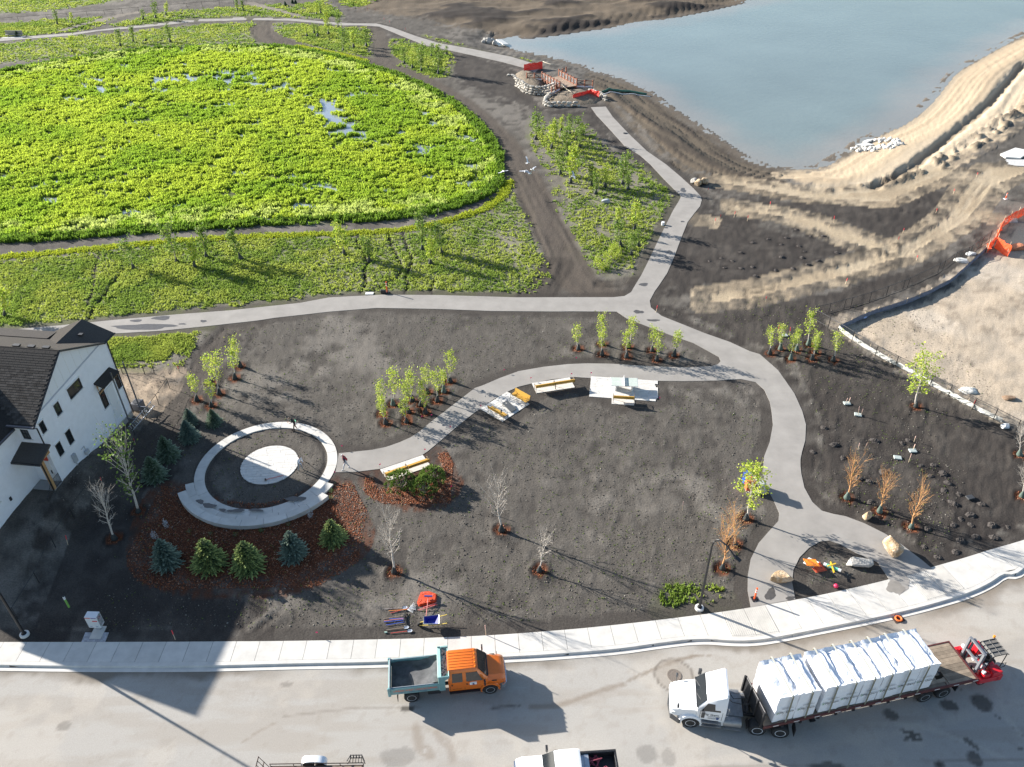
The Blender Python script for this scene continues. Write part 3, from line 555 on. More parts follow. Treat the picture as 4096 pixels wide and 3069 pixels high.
# ------------------------------------------------------------------ grass, clods and chips that nobody could count
def tufts(px, py, h, w, cols, nb=5, lean=.5, seed=1, zoff=0.0):
    r = np.random.RandomState(seed); n = len(px); pz = gz(px, py) + zoff
    a = r.rand(n, nb) * 2 * math.pi; L = h[:, None] * (.55 + .6 * r.rand(n, nb)); ln = lean * (.4 + .8 * r.rand(n, nb))
    bx = px[:, None] + (r.rand(n, nb) - .5) * w[:, None] * 1.6; by = py[:, None] + (r.rand(n, nb) - .5) * w[:, None] * 1.6
    tx = bx + np.cos(a) * L * ln; ty = by + np.sin(a) * L * ln; tz = pz[:, None] + L
    pa = a + math.pi / 2 + (r.rand(n, nb) - .5); ww = w[:, None] * (.5 + .5 * r.rand(n, nb)) * .5
    z0 = np.repeat(pz[:, None] - .03, nb, 1)
    p0 = np.stack([bx - np.cos(pa) * ww, by - np.sin(pa) * ww, z0], -1); p1 = np.stack([bx + np.cos(pa) * ww, by + np.sin(pa) * ww, z0], -1)
    p2 = np.stack([tx + np.cos(pa) * ww * .55, ty + np.sin(pa) * ww * .55, tz], -1); p3 = np.stack([tx - np.cos(pa) * ww * .55, ty - np.sin(pa) * ww * .55, tz], -1)
    VV = np.stack([p0, p1, p2, p3], 2).reshape(-1, 3); FF = np.arange(len(VV)).reshape(-1, 4)
    cc = cols[:, None, :] * (.75 + .5 * r.rand(n, nb))[..., None]
    CC = np.repeat(cc.reshape(-1, 3), 4, 0)
    return VV, FF, CC
M_GRASS = colmat('grass_blades', .7, (), ((3, .12),), trans=.5, spec=.2)
def scatter(n, lo, hi, seed, warp=True):
    """points spread so that they look equally dense from far and near"""
    r = np.random.RandomState(seed); q = r.rand(n); y0, y1 = lo[1], hi[1]
    yy = y0 * (y1 / y0) ** q if warp else y0 + (y1 - y0) * q
    return lo[0] + (hi[0] - lo[0]) * r.rand(n), yy
# reed grass of the wetland
px, py = scatter(130000, WET.min(0), WET.max(0), 5)
vis = abs(px) < .70 * py + 6; px, py = px[vis], py[vis]
d = sdist(px, py, WET, 6); m = d < .3; px, py, d = px[m], py[m], d[m]
am = gval(arcm, px, py); cl = fbm(px, py, .95, 3, 80); keep = (np.random.RandomState(3).rand(len(px)) > am * 1.15) & (cl > .34); px, py, d, cl = px[keep], py[keep], d[keep], cl[keep]
h = (.28 + .62 * np.clip(cl - .34, 0, .5)) * (1 + .35 * sstep(-3.5, -.5, d)); big = fbm(px, py, 11, 3, 81)
c1 = np.array((0.44, 0.54, 0.06)); c2 = np.array((0.30, 0.44, 0.045)); c3 = np.array((0.52, 0.60, 0.17))
t = sstep(.35, .65, big)[:, None]; cc = c1 * t + c2 * (1 - t); rimc = (sstep(-7, -3, d) * sstep(.0, -1.2, d) * sstep(.4, .6, fbm(px, py, 2.5, 3, 82)))[:, None]; cc = cc * (1 - rimc) + c3 * rimc
dk = sstep(-1.0, .2, d)[:, None]; cc = cc * (1 - dk) + np.array((0.14, 0.24, 0.03)) * dk  # tufts along the rim darkened: the shadowed grass side put into colour
VV, FF, CC = tufts(px, py, h, np.full(len(px), .125) * (1 + py / 160), cc, 6, .5, 6)
o = npobj('wetland_grass', VV, FF, M_GRASS, CC, kind='stuff'); tag(o, 'bright lime green marsh grass filling the oval wetland', 'grass')
print('wet', len(FF))
# lawns
LV = []
for i, (q, n) in enumerate(zip(LAWN + [GPATCH], [70000, 26000, 7000, 12000, 7000, 6000, 5000, 6000, 2500, 4000, 2500, 1500, 3500])):
    a, b = scatter(n, q.min(0), q.max(0), 90 + i); m = (abs(a) < .70 * b + 8) & (b < 300); a, b = a[m], b[m]
    m = np.random.RandomState(i).rand(len(a)) < gval(GD, a, b) * 1.1; LV.append(np.stack([a[m], b[m]], 1))
for q in LIME:
    lp = resample(q, .12); n = len(lp) * 6; r = np.random.RandomState(4); k = r.randint(0, len(lp), n); LV.append(lp[k] + r.randn(n, 2) * .35)
nl = len(LV); LVc = np.concatenate(LV); lime = np.concatenate([np.full(len(v), 1.0 if i >= nl - 2 else 0.0) for i, v in enumerate(LV)])
px, py = LVc[:, 0], LVc[:, 1]; t = sstep(.35, .65, fbm(px, py, 3.5, 3, 95))[:, None]
cc = np.array((0.36, 0.42, 0.08)) * t + np.array((0.22, 0.31, 0.055)) * (1 - t); cc = cc * (1 - lime[:, None]) + np.array((0.40, 0.46, 0.04)) * lime[:, None]
VV, FF, CC = tufts(px, py, (.08 + .10 * fbm(px, py, 1.2, 2, 96)) * (1 + py / 200), np.full(len(px), .12) * (1 + py / 130), cc, 4, .8, 8)
o = npobj('lawn_grass', VV, FF, M_GRASS, CC, kind='stuff'); tag(o, 'short patchy grass coming up on the lawns', 'grass')
print('lawn', len(FF))
# clods and pebbles on the bare soil
px, py = scatter(60000, (-40, 25), (45, 74), 33); m = abs(px) < .68 * py + 5; px, py = px[m], py[m]
hd = gval(hard, px, py); cl = fbm(px, py, 2.5, 3, 34); m = (hd > .12) & (cl > .36) & (gval(GD, px, py) < .3); px, py = px[m], py[m]
def chips(px, py, size, cols, seed, flat=.6, tilt=1.0):
    r = np.random.RandomState(seed); n = len(px); o6 = np.array([(1, 0, 0), (-1, 0, 0), (0, 1, 0), (0, -1, 0), (0, 0, 1), (0, 0, -1)], float)
    a = r.rand(n) * 2 * math.pi; s = size[:, None, None] * (.6 + .8 * r.rand(n, 1, 3)) * np.array([1, .8, flat])
    q = o6[None] * s + (r.rand(n, 6, 3) - .5) * size[:, None, None] * .5; ca, sa = np.cos(a)[:, None], np.sin(a)[:, None]
    vx = q[..., 0] * ca - q[..., 1] * sa + px[:, None]; vy = q[..., 0] * sa + q[..., 1] * ca + py[:, None]; vz = q[..., 2] + (gz(px, py) + size * .25)[:, None]
    f8 = np.array([(0, 2, 4), (2, 1, 4), (1, 3, 4), (3, 0, 4), (2, 0, 5), (1, 2, 5), (3, 1, 5), (0, 3, 5)])
    VV = np.stack([vx, vy, vz], -1).reshape(-1, 3); FF = (f8[None] + 6 * np.arange(n)[:, None, None]).reshape(-1, 3)
    return VV, FF, np.repeat(cols, 6, 0)
r = np.random.RandomState(35); n = len(px); base = np.array((0.10, 0.088, 0.074)) * (.5 + 1.0 * r.rand(n))[:, None]
pale = r.rand(n) < .16; base[pale] = np.array((0.23, 0.215, 0.185)) * (.7 + .5 * r.rand(pale.sum()))[:, None]; wd = r.rand(n) < .08; base[wd] = np.array((0.13, 0.17, 0.05))
VV, FF, CC = chips(px, py, .025 + .045 * r.rand(n) ** 2.5, base, 36)
o = npobj('soil_clods', VV, FF, colmat('clods', .95, (), ((30, .2),)), CC, kind='stuff'); tag(o, 'crumbly clods and pebbles lying over the bare soil', 'soil')
# mulch chips in the beds and round every planted tree (rings are added later through RINGS)
RINGS = []
def mulch_chips():
    PX_, PY_ = [], []
    for k, q in enumerate(MULCH):
        lo, hi = q.min(0), q.max(0); n = 26000 if k == 0 else 12000; r = np.random.RandomState(50 + k); a = lo[0] + (hi[0] - lo[0]) * r.rand(n); b = lo[1] + (hi[1] - lo[1]) * r.rand(n)
        m = (sdist(a, b, q, 2) < .12 + .1 * r.randn(n)) & (gval(hard, a, b) > .08); PX_.append(a[m]); PY_.append(b[m])
    for (cx, cy, rad) in RINGS:
        n = 70; r = np.random.RandomState(int(abs(cx * 100)) % 9999); q = r.rand(n) * 2 * math.pi; t = rad * np.sqrt(r.rand(n)); PX_.append(cx + np.cos(q) * t); PY_.append(cy + np.sin(q) * t)
    a, b = np.concatenate(PX_), np.concatenate(PY_); r = np.random.RandomState(9); n = len(a)
    cols = np.array((0.235, 0.085, 0.042)) * (.35 + 1.0 * r.rand(n))[:, None]; pk = r.rand(n) < .10; cols[pk] = np.array((0.38, 0.23, 0.15))
    VV, FF, CC = chips(a, b, .032 + .036 * r.rand(n), cols, 10, .35)
    o = npobj('mulch_chips', VV, FF, colmat('mulch', .9, (), ((25, .15),)), CC, kind='stuff'); tag(o, 'red brown wood chip mulch in the planting beds and tree rings', 'mulch')

# ------------------------------------------------------------------ paths
def sheet(name, poly, zt, m, th=.08):
    bm = bmesh.new(); vs = [bm.verts.new((p[0], p[1], zt)) for p in poly]; f = bm.faces.new(vs); f.normal_update()
    if f.normal.z < 0: bmesh.ops.reverse_faces(bm, faces=[f])
    bmesh.ops.triangulate(bm, faces=bm.faces[:])
    e = [q for q in bm.edges if q.is_boundary]; ex = bmesh.ops.extrude_edge_only(bm, edges=e)
    for v in ex['geom']:
        if isinstance(v, bmesh.types.BMVert): v.co.z -= th
    me = bpy.data.meshes.new(name); bm.to_mesh(me); bm.free(); me.materials.append(m)
    o = bpy.data.objects.new(name, me); C.objects.link(o); o['kind'] = 'structure'; return o
M_ASPH = mat('pale_asphalt', (0.295, 0.275, 0.25), .9, noise=(.5, .16), bump=(60, .25, .01), spec=.2, detail=7.0)
M_CONC = mat('pale_concrete', (0.56, 0.535, 0.49), .88, noise=(1.3, .13), rand=.05, bump=(40, .12, .01), spec=.25, detail=7.0)
sheet('asphalt_path', PATH_A, .03, M_ASPH); sheet('upper_path', PATH_C, .035, M_ASPH)
M_PUD = mat('damp_asphalt', (0.085, 0.078, 0.072), .35, noise=(3, .2), spec=.5)
def blot(name, Z, c, rx, ry, zt, m, ang=0.0, seed=0, n=26):
    w = unp(Z(*c)); ex = unp(Z(c[0] + rx, c[1]))[:2] - w[:2]; ey = unp(Z(c[0], c[1] - ry))[:2] - w[:2]; pts = []; r = random.Random(seed); ph = [r.random() * 6.28 for _ in range(4)]
    for k in range(n):
        q = 2 * math.pi * k / n; f = 1 + .16 * math.sin(2 * q + ph[0]) + .12 * math.sin(3 * q + ph[1]) + .07 * math.sin(5 * q + ph[2]) + .05 * math.sin(9 * q + ph[3])
        a, b_ = math.cos(q) * f, math.sin(q) * f; a, b_ = a * math.cos(ang) - b_ * math.sin(ang), a * math.sin(ang) + b_ * math.cos(ang)
        pts.append((w[0] + ex[0] * a + ey[0] * b_, w[1] + ex[1] * a + ey[1] * b_))
    bm_ = MB(); bm_.add([(p[0], p[1], zt) for p in pts], [tuple(range(n))]); o = bm_.build(name, m, fixn=False); o['kind'] = 'structure'; return o
for k, (Z, c, rx, ry, an) in enumerate([(T5, (1190, 1057), 75, 13, .02), (T5, (1005, 1077), 38, 10, 0), (T5, (1060, 1122), 230, 20, .03), (T5, (1345, 1101), 25, 6, 0), (T5, (1500, 1080), 20, 10, 0), (T5, (135, 1158), 55, 14, 0), (T7, (1270, 1193), 45, 12, 0), (T7, (1225, 1435), 42, 16, -.2), (T7, (1355, 1510), 50, 11, -.1), (T7, (1620, 358), 26, 18, -.4), (T7, (1615, 636), 18, 6, 0), (T7, (1500, 905), 26, 14, 0), (T7, (1475, 953), 18, 9, 0), (T7, (1470, 690), 16, 8, 0), (R6, (605, 1075), 32, 38, .3), (R6, (730, 1100), 30, 12, .1), (R6, (1395, 1030), 50, 45, 0), (T3, (1660, 925), 22, 8, 0)]):
    blot('damp_patch', Z, c, rx, ry, .036, M_PUD if k != 16 else mat('patch_asphalt', (0.23, 0.21, 0.185), .9, noise=(2, .15)), an, k)

# ------------------------------------------------------------------ sidewalk, kerb, road
back = resample(smooth(BACK, 2), .25); kerb = resample(KERB, .25)
def hit(o, dr, line):
    best = None
    for i in range(len(line) - 1):
        a, b = line[i], line[i + 1]; e = b - a; den = dr[0] * e[1] - dr[1] * e[0]
        if abs(den) < 1e-9: continue
        t = ((a[0] - o[0]) * e[1] - (a[1] - o[1]) * e[0]) / den; u = ((a[0] - o[0]) * dr[1] - (a[1] - o[1]) * dr[0]) / den
        if t > 0 and -1e-6 <= u <= 1 + 1e-6 and (best is None or t < best): best = t
    return None if best is None else o + dr * best
tan_ = np.gradient(back, axis=0); tan_ /= np.linalg.norm(tan_, axis=1)[:, None]
k_ = 17; tan_ = np.stack([np.convolve(np.pad(tan_[:, c], k_ // 2, mode='edge'), np.ones(k_) / k_, 'valid') for c in (0, 1)], 1); tan_ /= np.linalg.norm(tan_, axis=1)[:, None]
nor = np.stack([tan_[:, 1], -tan_[:, 0]], 1)
kb = [hit(back[i], nor[i], kerb) for i in range(len(back))]
ok = [i for i in range(len(back)) if kb[i] is not None]; bk = back[ok]; kb = np.array([kb[i] for i in ok]); nr = nor[ok]
sw = bpy.data.objects.new('sidewalk', None); C.objects.link(sw); sw['kind'] = 'structure'; sw['label'] = 'pale concrete sidewalk of broad slabs along the street'
seg = np.concatenate([[0], np.cumsum(np.linalg.norm(np.diff(bk, axis=0), axis=1))]); s0 = seg[int(np.argmin(np.linalg.norm(bk - unp((113, 2570))[:2], axis=1)))]
cuts = np.arange(s0 - 1.56 * 10, seg[-1] - .3, 1.56)
def at_s(A, s): return np.array([np.interp(s, seg, A[:, 0]), np.interp(s, seg, A[:, 1])])
SWZ, KZ = .02, .02; rampx = [unp((2900, 2470))[0], unp((3060, 2450))[0], unp((3660, 2330))[0], unp((3790, 2300))[0]]
M_GROOVE = mat('grooved_concrete', (0.50, 0.475, 0.43), .9, noise=(1.3, .15), rand=.04, bump=(40, .2, .01), detail=7.0)
for i in range(len(cuts) - 1):
    a, b = cuts[i], cuts[i + 1]
    if a < seg[0]: continue
    q = [a + .012, (a + b) / 2, b - .012]; B = [at_s(bk, s) for s in q]; K = [at_s(kb, s) - at_s(nr, s) * .30 for s in q]; zt = SWZ + rnd.uniform(-.004, .004)
    m = MB(); m.prism([tuple(B[0]), tuple(B[1]), tuple(B[2]), tuple(K[2]), tuple(K[1]), tuple(K[0])], -.12, zt)
    mx = (B[1][0] + K[1][0]) / 2; grooved = rampx[0] < mx < rampx[1] or rampx[2] < mx < rampx[3]
    if grooved:
        for g in range(11):
            t = (g + .5) / 11; p0 = B[0] * (1 - t) + B[2] * t; p1 = K[0] * (1 - t) + K[2] * t; e = (B[2] - B[0]) / np.linalg.norm(B[2] - B[0]) * .045; p0 = p0 * .95 + p1 * .05; p1 = p0 * .05 + p1 * .95
            m.prism([tuple(p0 - e), tuple(p0 + e), tuple(p1 + e), tuple(p1 - e)], zt - .02, zt + .014)
    m.build('slab', M_GROOVE if grooved else M_CONC, sw)
# kerb with gutter: swept profile
kt = np.gradient(kerb, axis=0); kt /= np.linalg.norm(kt, axis=1)[:, None]; kt = np.stack([np.convolve(np.pad(kt[:, c], 4, mode='edge'), np.ones(9) / 9, 'valid') for c in (0, 1)], 1); kn = np.stack([kt[:, 1], -kt[:, 0]], 1)
prof = [(-.29, -.12), (-.29, KZ), (-.03, KZ), (0, KZ - .02), (.04, -.115), (.34, -.10), (.34, -.2)]
for nm, c0, c1 in (('kerb', 0, len(kerb)),):
    m = MB(); secs = [[(kerb[i][0] + kn[i][0] * u, kerb[i][1] + kn[i][1] * u, h_) for u, h_ in prof] for i in range(c0, c1, 2)]; m.loft(secs); o = m.build(nm, M_CONC); o['kind'] = 'structure'
# road: dusty asphalt, its dust, tracks and stains as colour on one sheet
rx = np.arange(-52, 62, .16); ry = np.concatenate([np.arange(2, 20, .8), np.arange(20, 52, .16)]); RX, RY = np.meshgrid(rx, ry); x2, y2 = RX.ravel(), RY.ravel()
kl = np.interp(x2, (kerb + kn * .30)[:, 0], (kerb + kn * .30)[:, 1]); inn = y2 < kl + .25
q1 = fbm(x2 * .22, y2 * 1.5, 1.5, 4, 101); q2 = fbm(x2, y2, 3, 4, 102); q3 = fbm(x2, y2, .5, 3, 103)
rc = np.empty((len(x2), 3)); rc[:] = (0.36, 0.338, 0.305)
def rp(m, c): rc[:] = rc * (1 - m[:, None]) + np.array(c) * m[:, None]
rp(sstep(.5, .64, q1) * .5, (0.31, 0.275, 0.232)); rp(sstep(.5, .38, q2) * .3, (0.46, 0.41, 0.345)); rp(sstep(.62, .75, q3) * .25, (0.26, 0.225, 0.185))
dg = kl - y2; wetg = sstep(.9, .1, dg + (q2 - .5) * 1.6 + (q3 - .5) * .5) * sstep(.30, .45, fbm(x2 * .35, y2 * 0 + 3, 3, 3, 104)); rp(wetg * .8, (0.155, 0.130, 0.100))
rp(sstep(14, 22, x2) * sstep(3.2, .8, dg) * sstep(.35, .6, q2) * .6, (0.21, 0.17, 0.13))
Z3 = zf(3500, 2600, 2.03)
for Z, pts, w, c, am in ((R4, [(200, 830), (600, 780), (1000, 770)], .12, (.2, .17, .14), .5), (R4, [(1430, 780), (1580, 768)], .16, (.12, .10, .085), .8), (R4, [(1660, 775), (1830, 770), (2030, 690), (2200, 640)], .28, (.22, .18, .14), .7), (R4, [(980, 900), (990, 1000), (1060, 1060)], .5, (.25, .21, .17), .7), (R4, [(1100, 930), (1180, 1010), (1200, 1080)], .4, (.25, .21, .17), .6),
                         (R5, [(20, 580), (200, 500), (400, 440)], .16, (.2, .16, .12), .7), (R5, [(230, 480), (330, 450), (470, 440)], .14, (.2, .16, .12), .6), (R2, [(1500, 1500), (1600, 1430), (1700, 1380)], .12, (.25, .21, .17), .6), (Z3, [(640, 280), (800, 390), (960, 510), (1200, 690)], .05, (.10, .09, .08), .8), (Z3, [(0, 610), (300, 590), (700, 720), (1100, 900)], .25, (.47, .43, .37), .4), (Z3, [(1010, 300), (1020, 500), (1200, 700)], .3, (.47, .43, .37), .4), (R5, [(300, 1066), (700, 1000), (1400, 900), (2212, 700)], .4, (.46, .41, .35), .3)):
    d, _ = dseg(x2, y2, smooth(P(Z, pts))); rp(sstep(w, w * .3, d + (q3 - .5) * w) * am * sstep(.3, .5, q3 + .1), c)
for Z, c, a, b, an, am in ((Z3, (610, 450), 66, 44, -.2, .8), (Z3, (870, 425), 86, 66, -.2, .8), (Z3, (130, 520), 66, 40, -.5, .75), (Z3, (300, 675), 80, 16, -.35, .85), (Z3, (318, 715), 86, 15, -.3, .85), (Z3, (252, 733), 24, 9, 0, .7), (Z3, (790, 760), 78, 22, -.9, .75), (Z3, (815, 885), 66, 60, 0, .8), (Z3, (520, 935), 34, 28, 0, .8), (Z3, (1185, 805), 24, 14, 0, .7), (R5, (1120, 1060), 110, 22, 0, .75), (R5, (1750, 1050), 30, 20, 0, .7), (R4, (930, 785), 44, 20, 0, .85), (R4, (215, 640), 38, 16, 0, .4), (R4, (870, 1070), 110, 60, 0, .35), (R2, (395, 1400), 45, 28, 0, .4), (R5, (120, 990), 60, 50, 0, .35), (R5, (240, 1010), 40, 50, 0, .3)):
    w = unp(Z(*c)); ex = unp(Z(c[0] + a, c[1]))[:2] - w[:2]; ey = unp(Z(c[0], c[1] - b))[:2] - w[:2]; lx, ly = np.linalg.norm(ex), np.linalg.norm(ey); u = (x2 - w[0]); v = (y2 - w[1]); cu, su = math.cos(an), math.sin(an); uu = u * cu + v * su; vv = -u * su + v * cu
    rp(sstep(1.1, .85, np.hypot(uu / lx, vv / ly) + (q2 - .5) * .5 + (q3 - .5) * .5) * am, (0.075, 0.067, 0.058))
w = unp(zf(2600, 2600, 3.16)(315, 310)); dd = np.hypot(x2 - w[0], y2 - w[1]); rp(sstep(1.25, 1.05, dd + (q2 - .5) * .5) * .5, (.27, .235, .195)); rp(sstep(.12, .03, abs(dd - 1.15 + (q2 - .5) * .4)) * .7, (.13, .11, .09))
rp(sstep(.05, .02, abs(y2 - 23.2 - .012 * x2)) * .5, (.2, .17, .14))
zr = np.full(len(x2), -.125) + .012 * np.clip(dg, 0, 6) + (q3 - .5) * .006; zr = np.where(inn, zr, -.5)
idr = np.arange(len(x2)).reshape(RX.shape); FR = np.stack([idr[:-1, :-1], idr[:-1, 1:], idr[1:, 1:], idr[1:, :-1]], -1).reshape(-1, 4); FR = FR[inn[FR].all(1)]
npobj('road', np.stack([x2, y2, zr], 1), FR, colmat('dusty_asphalt', .9, ((70, .25, .01),), ((14, .06), (60, .10)), spec=.2), rc, True, kind='structure')
# ------------------------------------------------------------------ house
def brickmat():
    m = mat('white_brick', (0.86, 0.88, 0.92), .8, noise=(2.0, .05), coord='obj', spec=.3); nt = m.node_tree; N = nt.nodes; L = nt.links; b = N['Principled BSDF']
    tc = N.new('ShaderNodeTexCoord'); mp = N.new('ShaderNodeSeparateXYZ'); L.new(tc.outputs['Object'], mp.inputs[0]); ad = N.new('ShaderNodeMath'); ad.operation = 'ADD'; L.new(mp.outputs['X'], ad.inputs[0]); L.new(mp.outputs['Y'], ad.inputs[1])
    cb = N.new('ShaderNodeCombineXYZ'); L.new(ad.outputs[0], cb.inputs['X']); L.new(mp.outputs['Z'], cb.inputs['Y'])
    t = N.new('ShaderNodeTexBrick'); t.inputs['Scale'].default_value = 1.0; t.inputs['Brick Width'].default_value = .30; t.inputs['Row Height'].default_value = .10; t.inputs['Mortar Size'].default_value = .010; t.inputs['Mortar Smooth'].default_value = .6
    L.new(cb.outputs[0], t.inputs['Vector']); bp = N.new('ShaderNodeBump'); bp.inputs['Strength'].default_value = .9; bp.inputs['Distance'].default_value = .03; bp.invert = True; L.new(t.outputs['Fac'], bp.inputs['Height']); L.new(bp.outputs['Normal'], b.inputs['Normal'])
    return m
M_BRICK = brickmat()
M_WHITE = mat('white_trim', (0.74, 0.74, 0.73), .6); M_BLACK = mat('black_metal', (0.018, 0.018, 0.02), .45); M_DKGLASS = mat('window_glass', (0.018, 0.022, 0.024), .04, spec=.9)
M_SHING = mat('asphalt_shingle', (0.060, 0.055, 0.050), .95, noise=(14, .3), rand=.35, bump=(60, .4, .01), spec=.1); M_ROOF = mat('roof_underlay', (0.035, 0.033, 0.031), .95, noise=(8, .3), bump=(40, .4, .01), spec=.1)
M_FOUND = mat('grey_parging', (0.30, 0.30, 0.295), .9, noise=(3, .12)); M_TIMBER = mat('cedar_timber', (0.42, 0.25, 0.11), .7, noise=(4, .2)); M_RED = mat('red_paint', (0.55, 0.05, 0.02), .5)
house = thing('white_brick_house', 'white brick house with dark shingle roof and timber porch post', 'house', (HB[0], HB[1], 0), math.radians(-8))
Hm = house
W_IN = -12.0
m = MB()   # main body: gable profile in (s, z), extruded inwards
prof_ = [(-10.3, 1.2), (0, .55), (.05, 8.42), (-.55, 8.42), (-5.5, 10.85), (-10.3, 7.55)]
m.add([(0, s, z_) for s, z_ in prof_] + [(W_IN, s, z_) for s, z_ in prof_], [tuple(range(6)), tuple(reversed(range(6, 12)))] + [(i, 6 + i, 6 + (i + 1) % 6, (i + 1) % 6) for i in range(6)])
m.build('wall', M_BRICK, house)
m = MB(); m.bb((-1.85, -17.5, .9), (W_IN, -10.29, 7.25)); o = m.build('wing_wall', M_BRICK, house)
m = MB(); m.bb((.0, -10.28, -.6), (W_IN + .1, -.02, 1.25)); m.bb((-1.8, -17.5, -.5), (W_IN, -10.28, .92)); m.build('foundation', M_FOUND, house)
m = MB()   # stepped lower edge of the brick over the parging
for k in range(8):
    s1 = -.1 - k * 1.27; m.bb((.0, s1 - 1.27, .72 + k * .055), (.025, s1, 1.4))
m.build('brick_ledge', M_BRICK, house)
def slab(name, pts, th, mtl, par=house):   # roof plane from its outline, thickened downwards
    q = MB(); n = len(pts); a, b_, c = (Vector(pts[i]) for i in (0, 1, 2)); nn = (b_ - a).cross(c - a).normalized(); nn = nn if nn.z > 0 else -nn
    q.add([tuple(Vector(p)) for p in pts] + [tuple(Vector(p) - nn * th) for p in pts], [tuple(range(n)), tuple(reversed(range(n, 2 * n)))] + [(i, n + i, n + (i + 1) % n, (i + 1) % n) for i in range(n)])
    return q.build(name, mtl, par)
RK = (10.95 - 7.62) / 5.2
fr = slab('roof', [(.28, -5.5, 10.98), (.28, -10.75, 10.98 - 5.25 * RK), (-12.2, -10.75, 10.98 - 5.25 * RK), (-12.2, -5.5, 10.98)], .16, M_ROOF)
slab('rear_roof', [(.28, -5.5, 10.98), (.28, -.5, 8.40), (-12.2, -.5, 8.40), (-12.2, -5.5, 10.98)], .16, M_SHING)
slab('rear_gable_roof', [(.30, -.62, 8.42), (.30, .95, 8.42), (-2.2, .95, 9.62), (-2.2, -2.9, 9.62)], .14, M_SHING)
slab('rear_gable_roof', [(-2.2, .95, 9.62), (-2.2, -2.9, 9.62), (-5.2, -.62, 8.2), (-5.2, .95, 8.2)], .14, M_SHING)
slab('rear_eave', [(-4.6, -.9, 8.68), (-4.6, .45, 8.5), (-12.2, .45, 8.5), (-12.2, -.9, 8.68)], .1, M_SHING)
slab('wing_roof', [(-1.5, -10.6, 7.30), (-1.5, -17.8, 7.30), (-6.9, -17.8, 10.55), (-6.9, -6.2, 10.55)], .16, M_ROOF)
slab('wing_roof', [(-12.3, -10.6, 7.30), (-12.3, -17.8, 7.30), (-6.9, -17.8, 10.55), (-6.9, -6.2, 10.55)], .16, M_ROOF)
m = MB(); m.add([(-1.86, -17.5, 7.2), (W_IN, -17.5, 7.2), (-6.9, -17.5, 10.4), (-1.86, -17.3, 7.2), (W_IN, -17.3, 7.2), (-6.9, -17.3, 10.4)], [(0, 1, 2), (5, 4, 3), (0, 2, 5, 3), (1, 4, 5, 2), (0, 3, 4, 1)]); m.build('wing_gable', M_WHITE, house)
m = MB(); m.add([(0, .05, 8.3), (-5, .05, 8.1), (-2.2, .05, 9.5), (0, -.4, 8.3), (-5, -.4, 8.1), (-2.2, -.4, 9.5)], [(0, 2, 1), (3, 4, 5), (0, 3, 5, 2), (2, 5, 4, 1), (0, 1, 4, 3)]); m.build('rear_gable', M_WHITE, house)
# shingles on the slope that faces the street
sm_ = MB(); sm_.add([(-.155, -.02, .0), (.155, -.02, .0), (.155, .24, 0), (-.155, .24, 0), (-.155, -.02, .028), (.155, -.02, .028), (.155, .24, .008), (-.155, .24, .008)], [(3, 2, 1, 0), (4, 5, 6, 7), (0, 1, 5, 4), (1, 2, 6, 5), (2, 3, 7, 6), (3, 0, 4, 7)])
shm = sm_.mesh('shingle', M_SHING); pit = math.atan(RK); rest = MB(); cnt = 0
for k in range(29):
    dl = .12 + k * .205; s = -10.75 + dl * math.cos(pit); zz = 10.98 - 5.25 * RK + dl * math.sin(pit) + .004
    for j in range(27):
        o_ = .24 - .155 - j * .32 - (.16 if k % 2 else 0) - rnd.uniform(0, .02)
        if o_ < -8.4 or (o_ < -1.7 and s < -10.6 + (-1.5 - o_) * .62 * .98 + .1): continue
        R_ = Matrix.Rotation(pit, 3, 'X')
        if cnt < 300 and o_ > -6.5:
            q = bpy.data.objects.new('shingle', shm); C.objects.link(q); q.parent = fr; q.location = (o_, s, zz); q.rotation_euler = (pit, 0, rnd.uniform(-.01, .01)); cnt += 1
        else:
            rest.add([R_ @ Vector(v) + Vector((o_, s, zz)) for v in sm_.v], sm_.f)
if rest.v: rest.build('shingle', M_SHING, fr, kind='stuff')
m = MB()
for k in range(3): m.box((-1.0 - k * 1.25, -5.2, 10.93), (.55, .3, .14))
m.box((-1.3, -.9, 9.32), (.35, .3, .12)); m.build('roof_vent', M_BLACK, house)
m = MB(); m.tube([(.3, -5.5, 10.92), (.3, -10.8, 10.9 - 5.25 * RK)], .06, 4); m.tube([(.3, -5.5, 10.92), (.3, -.5, 8.34)], .06, 4); m.tube([(.34, -.62, 8.34), (.34, 1.0, 8.34)], .08, 4); m.build('rake_trim', M_BLACK, house)
m = MB(); m.bb((.3, -10.92, 7.48), (-1.9, -10.76, 7.62)); m.bb((-1.52, -17.8, 7.14), (-1.38, -10.76, 7.28)); m.build('gutter', mat('dark_gutter', (0.05, 0.055, 0.07), .4), house)
for pts_ in ([(.12, -10.8, 7.45), (.07, -10.36, 7.1), (.07, -10.36, 5.4)], [(.06, .1, 8.3), (.06, .02, 8.0), (.06, .02, .4)], [(-.02, -11.34, 4.6), (-.02, -11.34, 1.2)]): m = MB(); m.tube(pts_, .05, 6); m.build('downspout', M_BLACK, house)
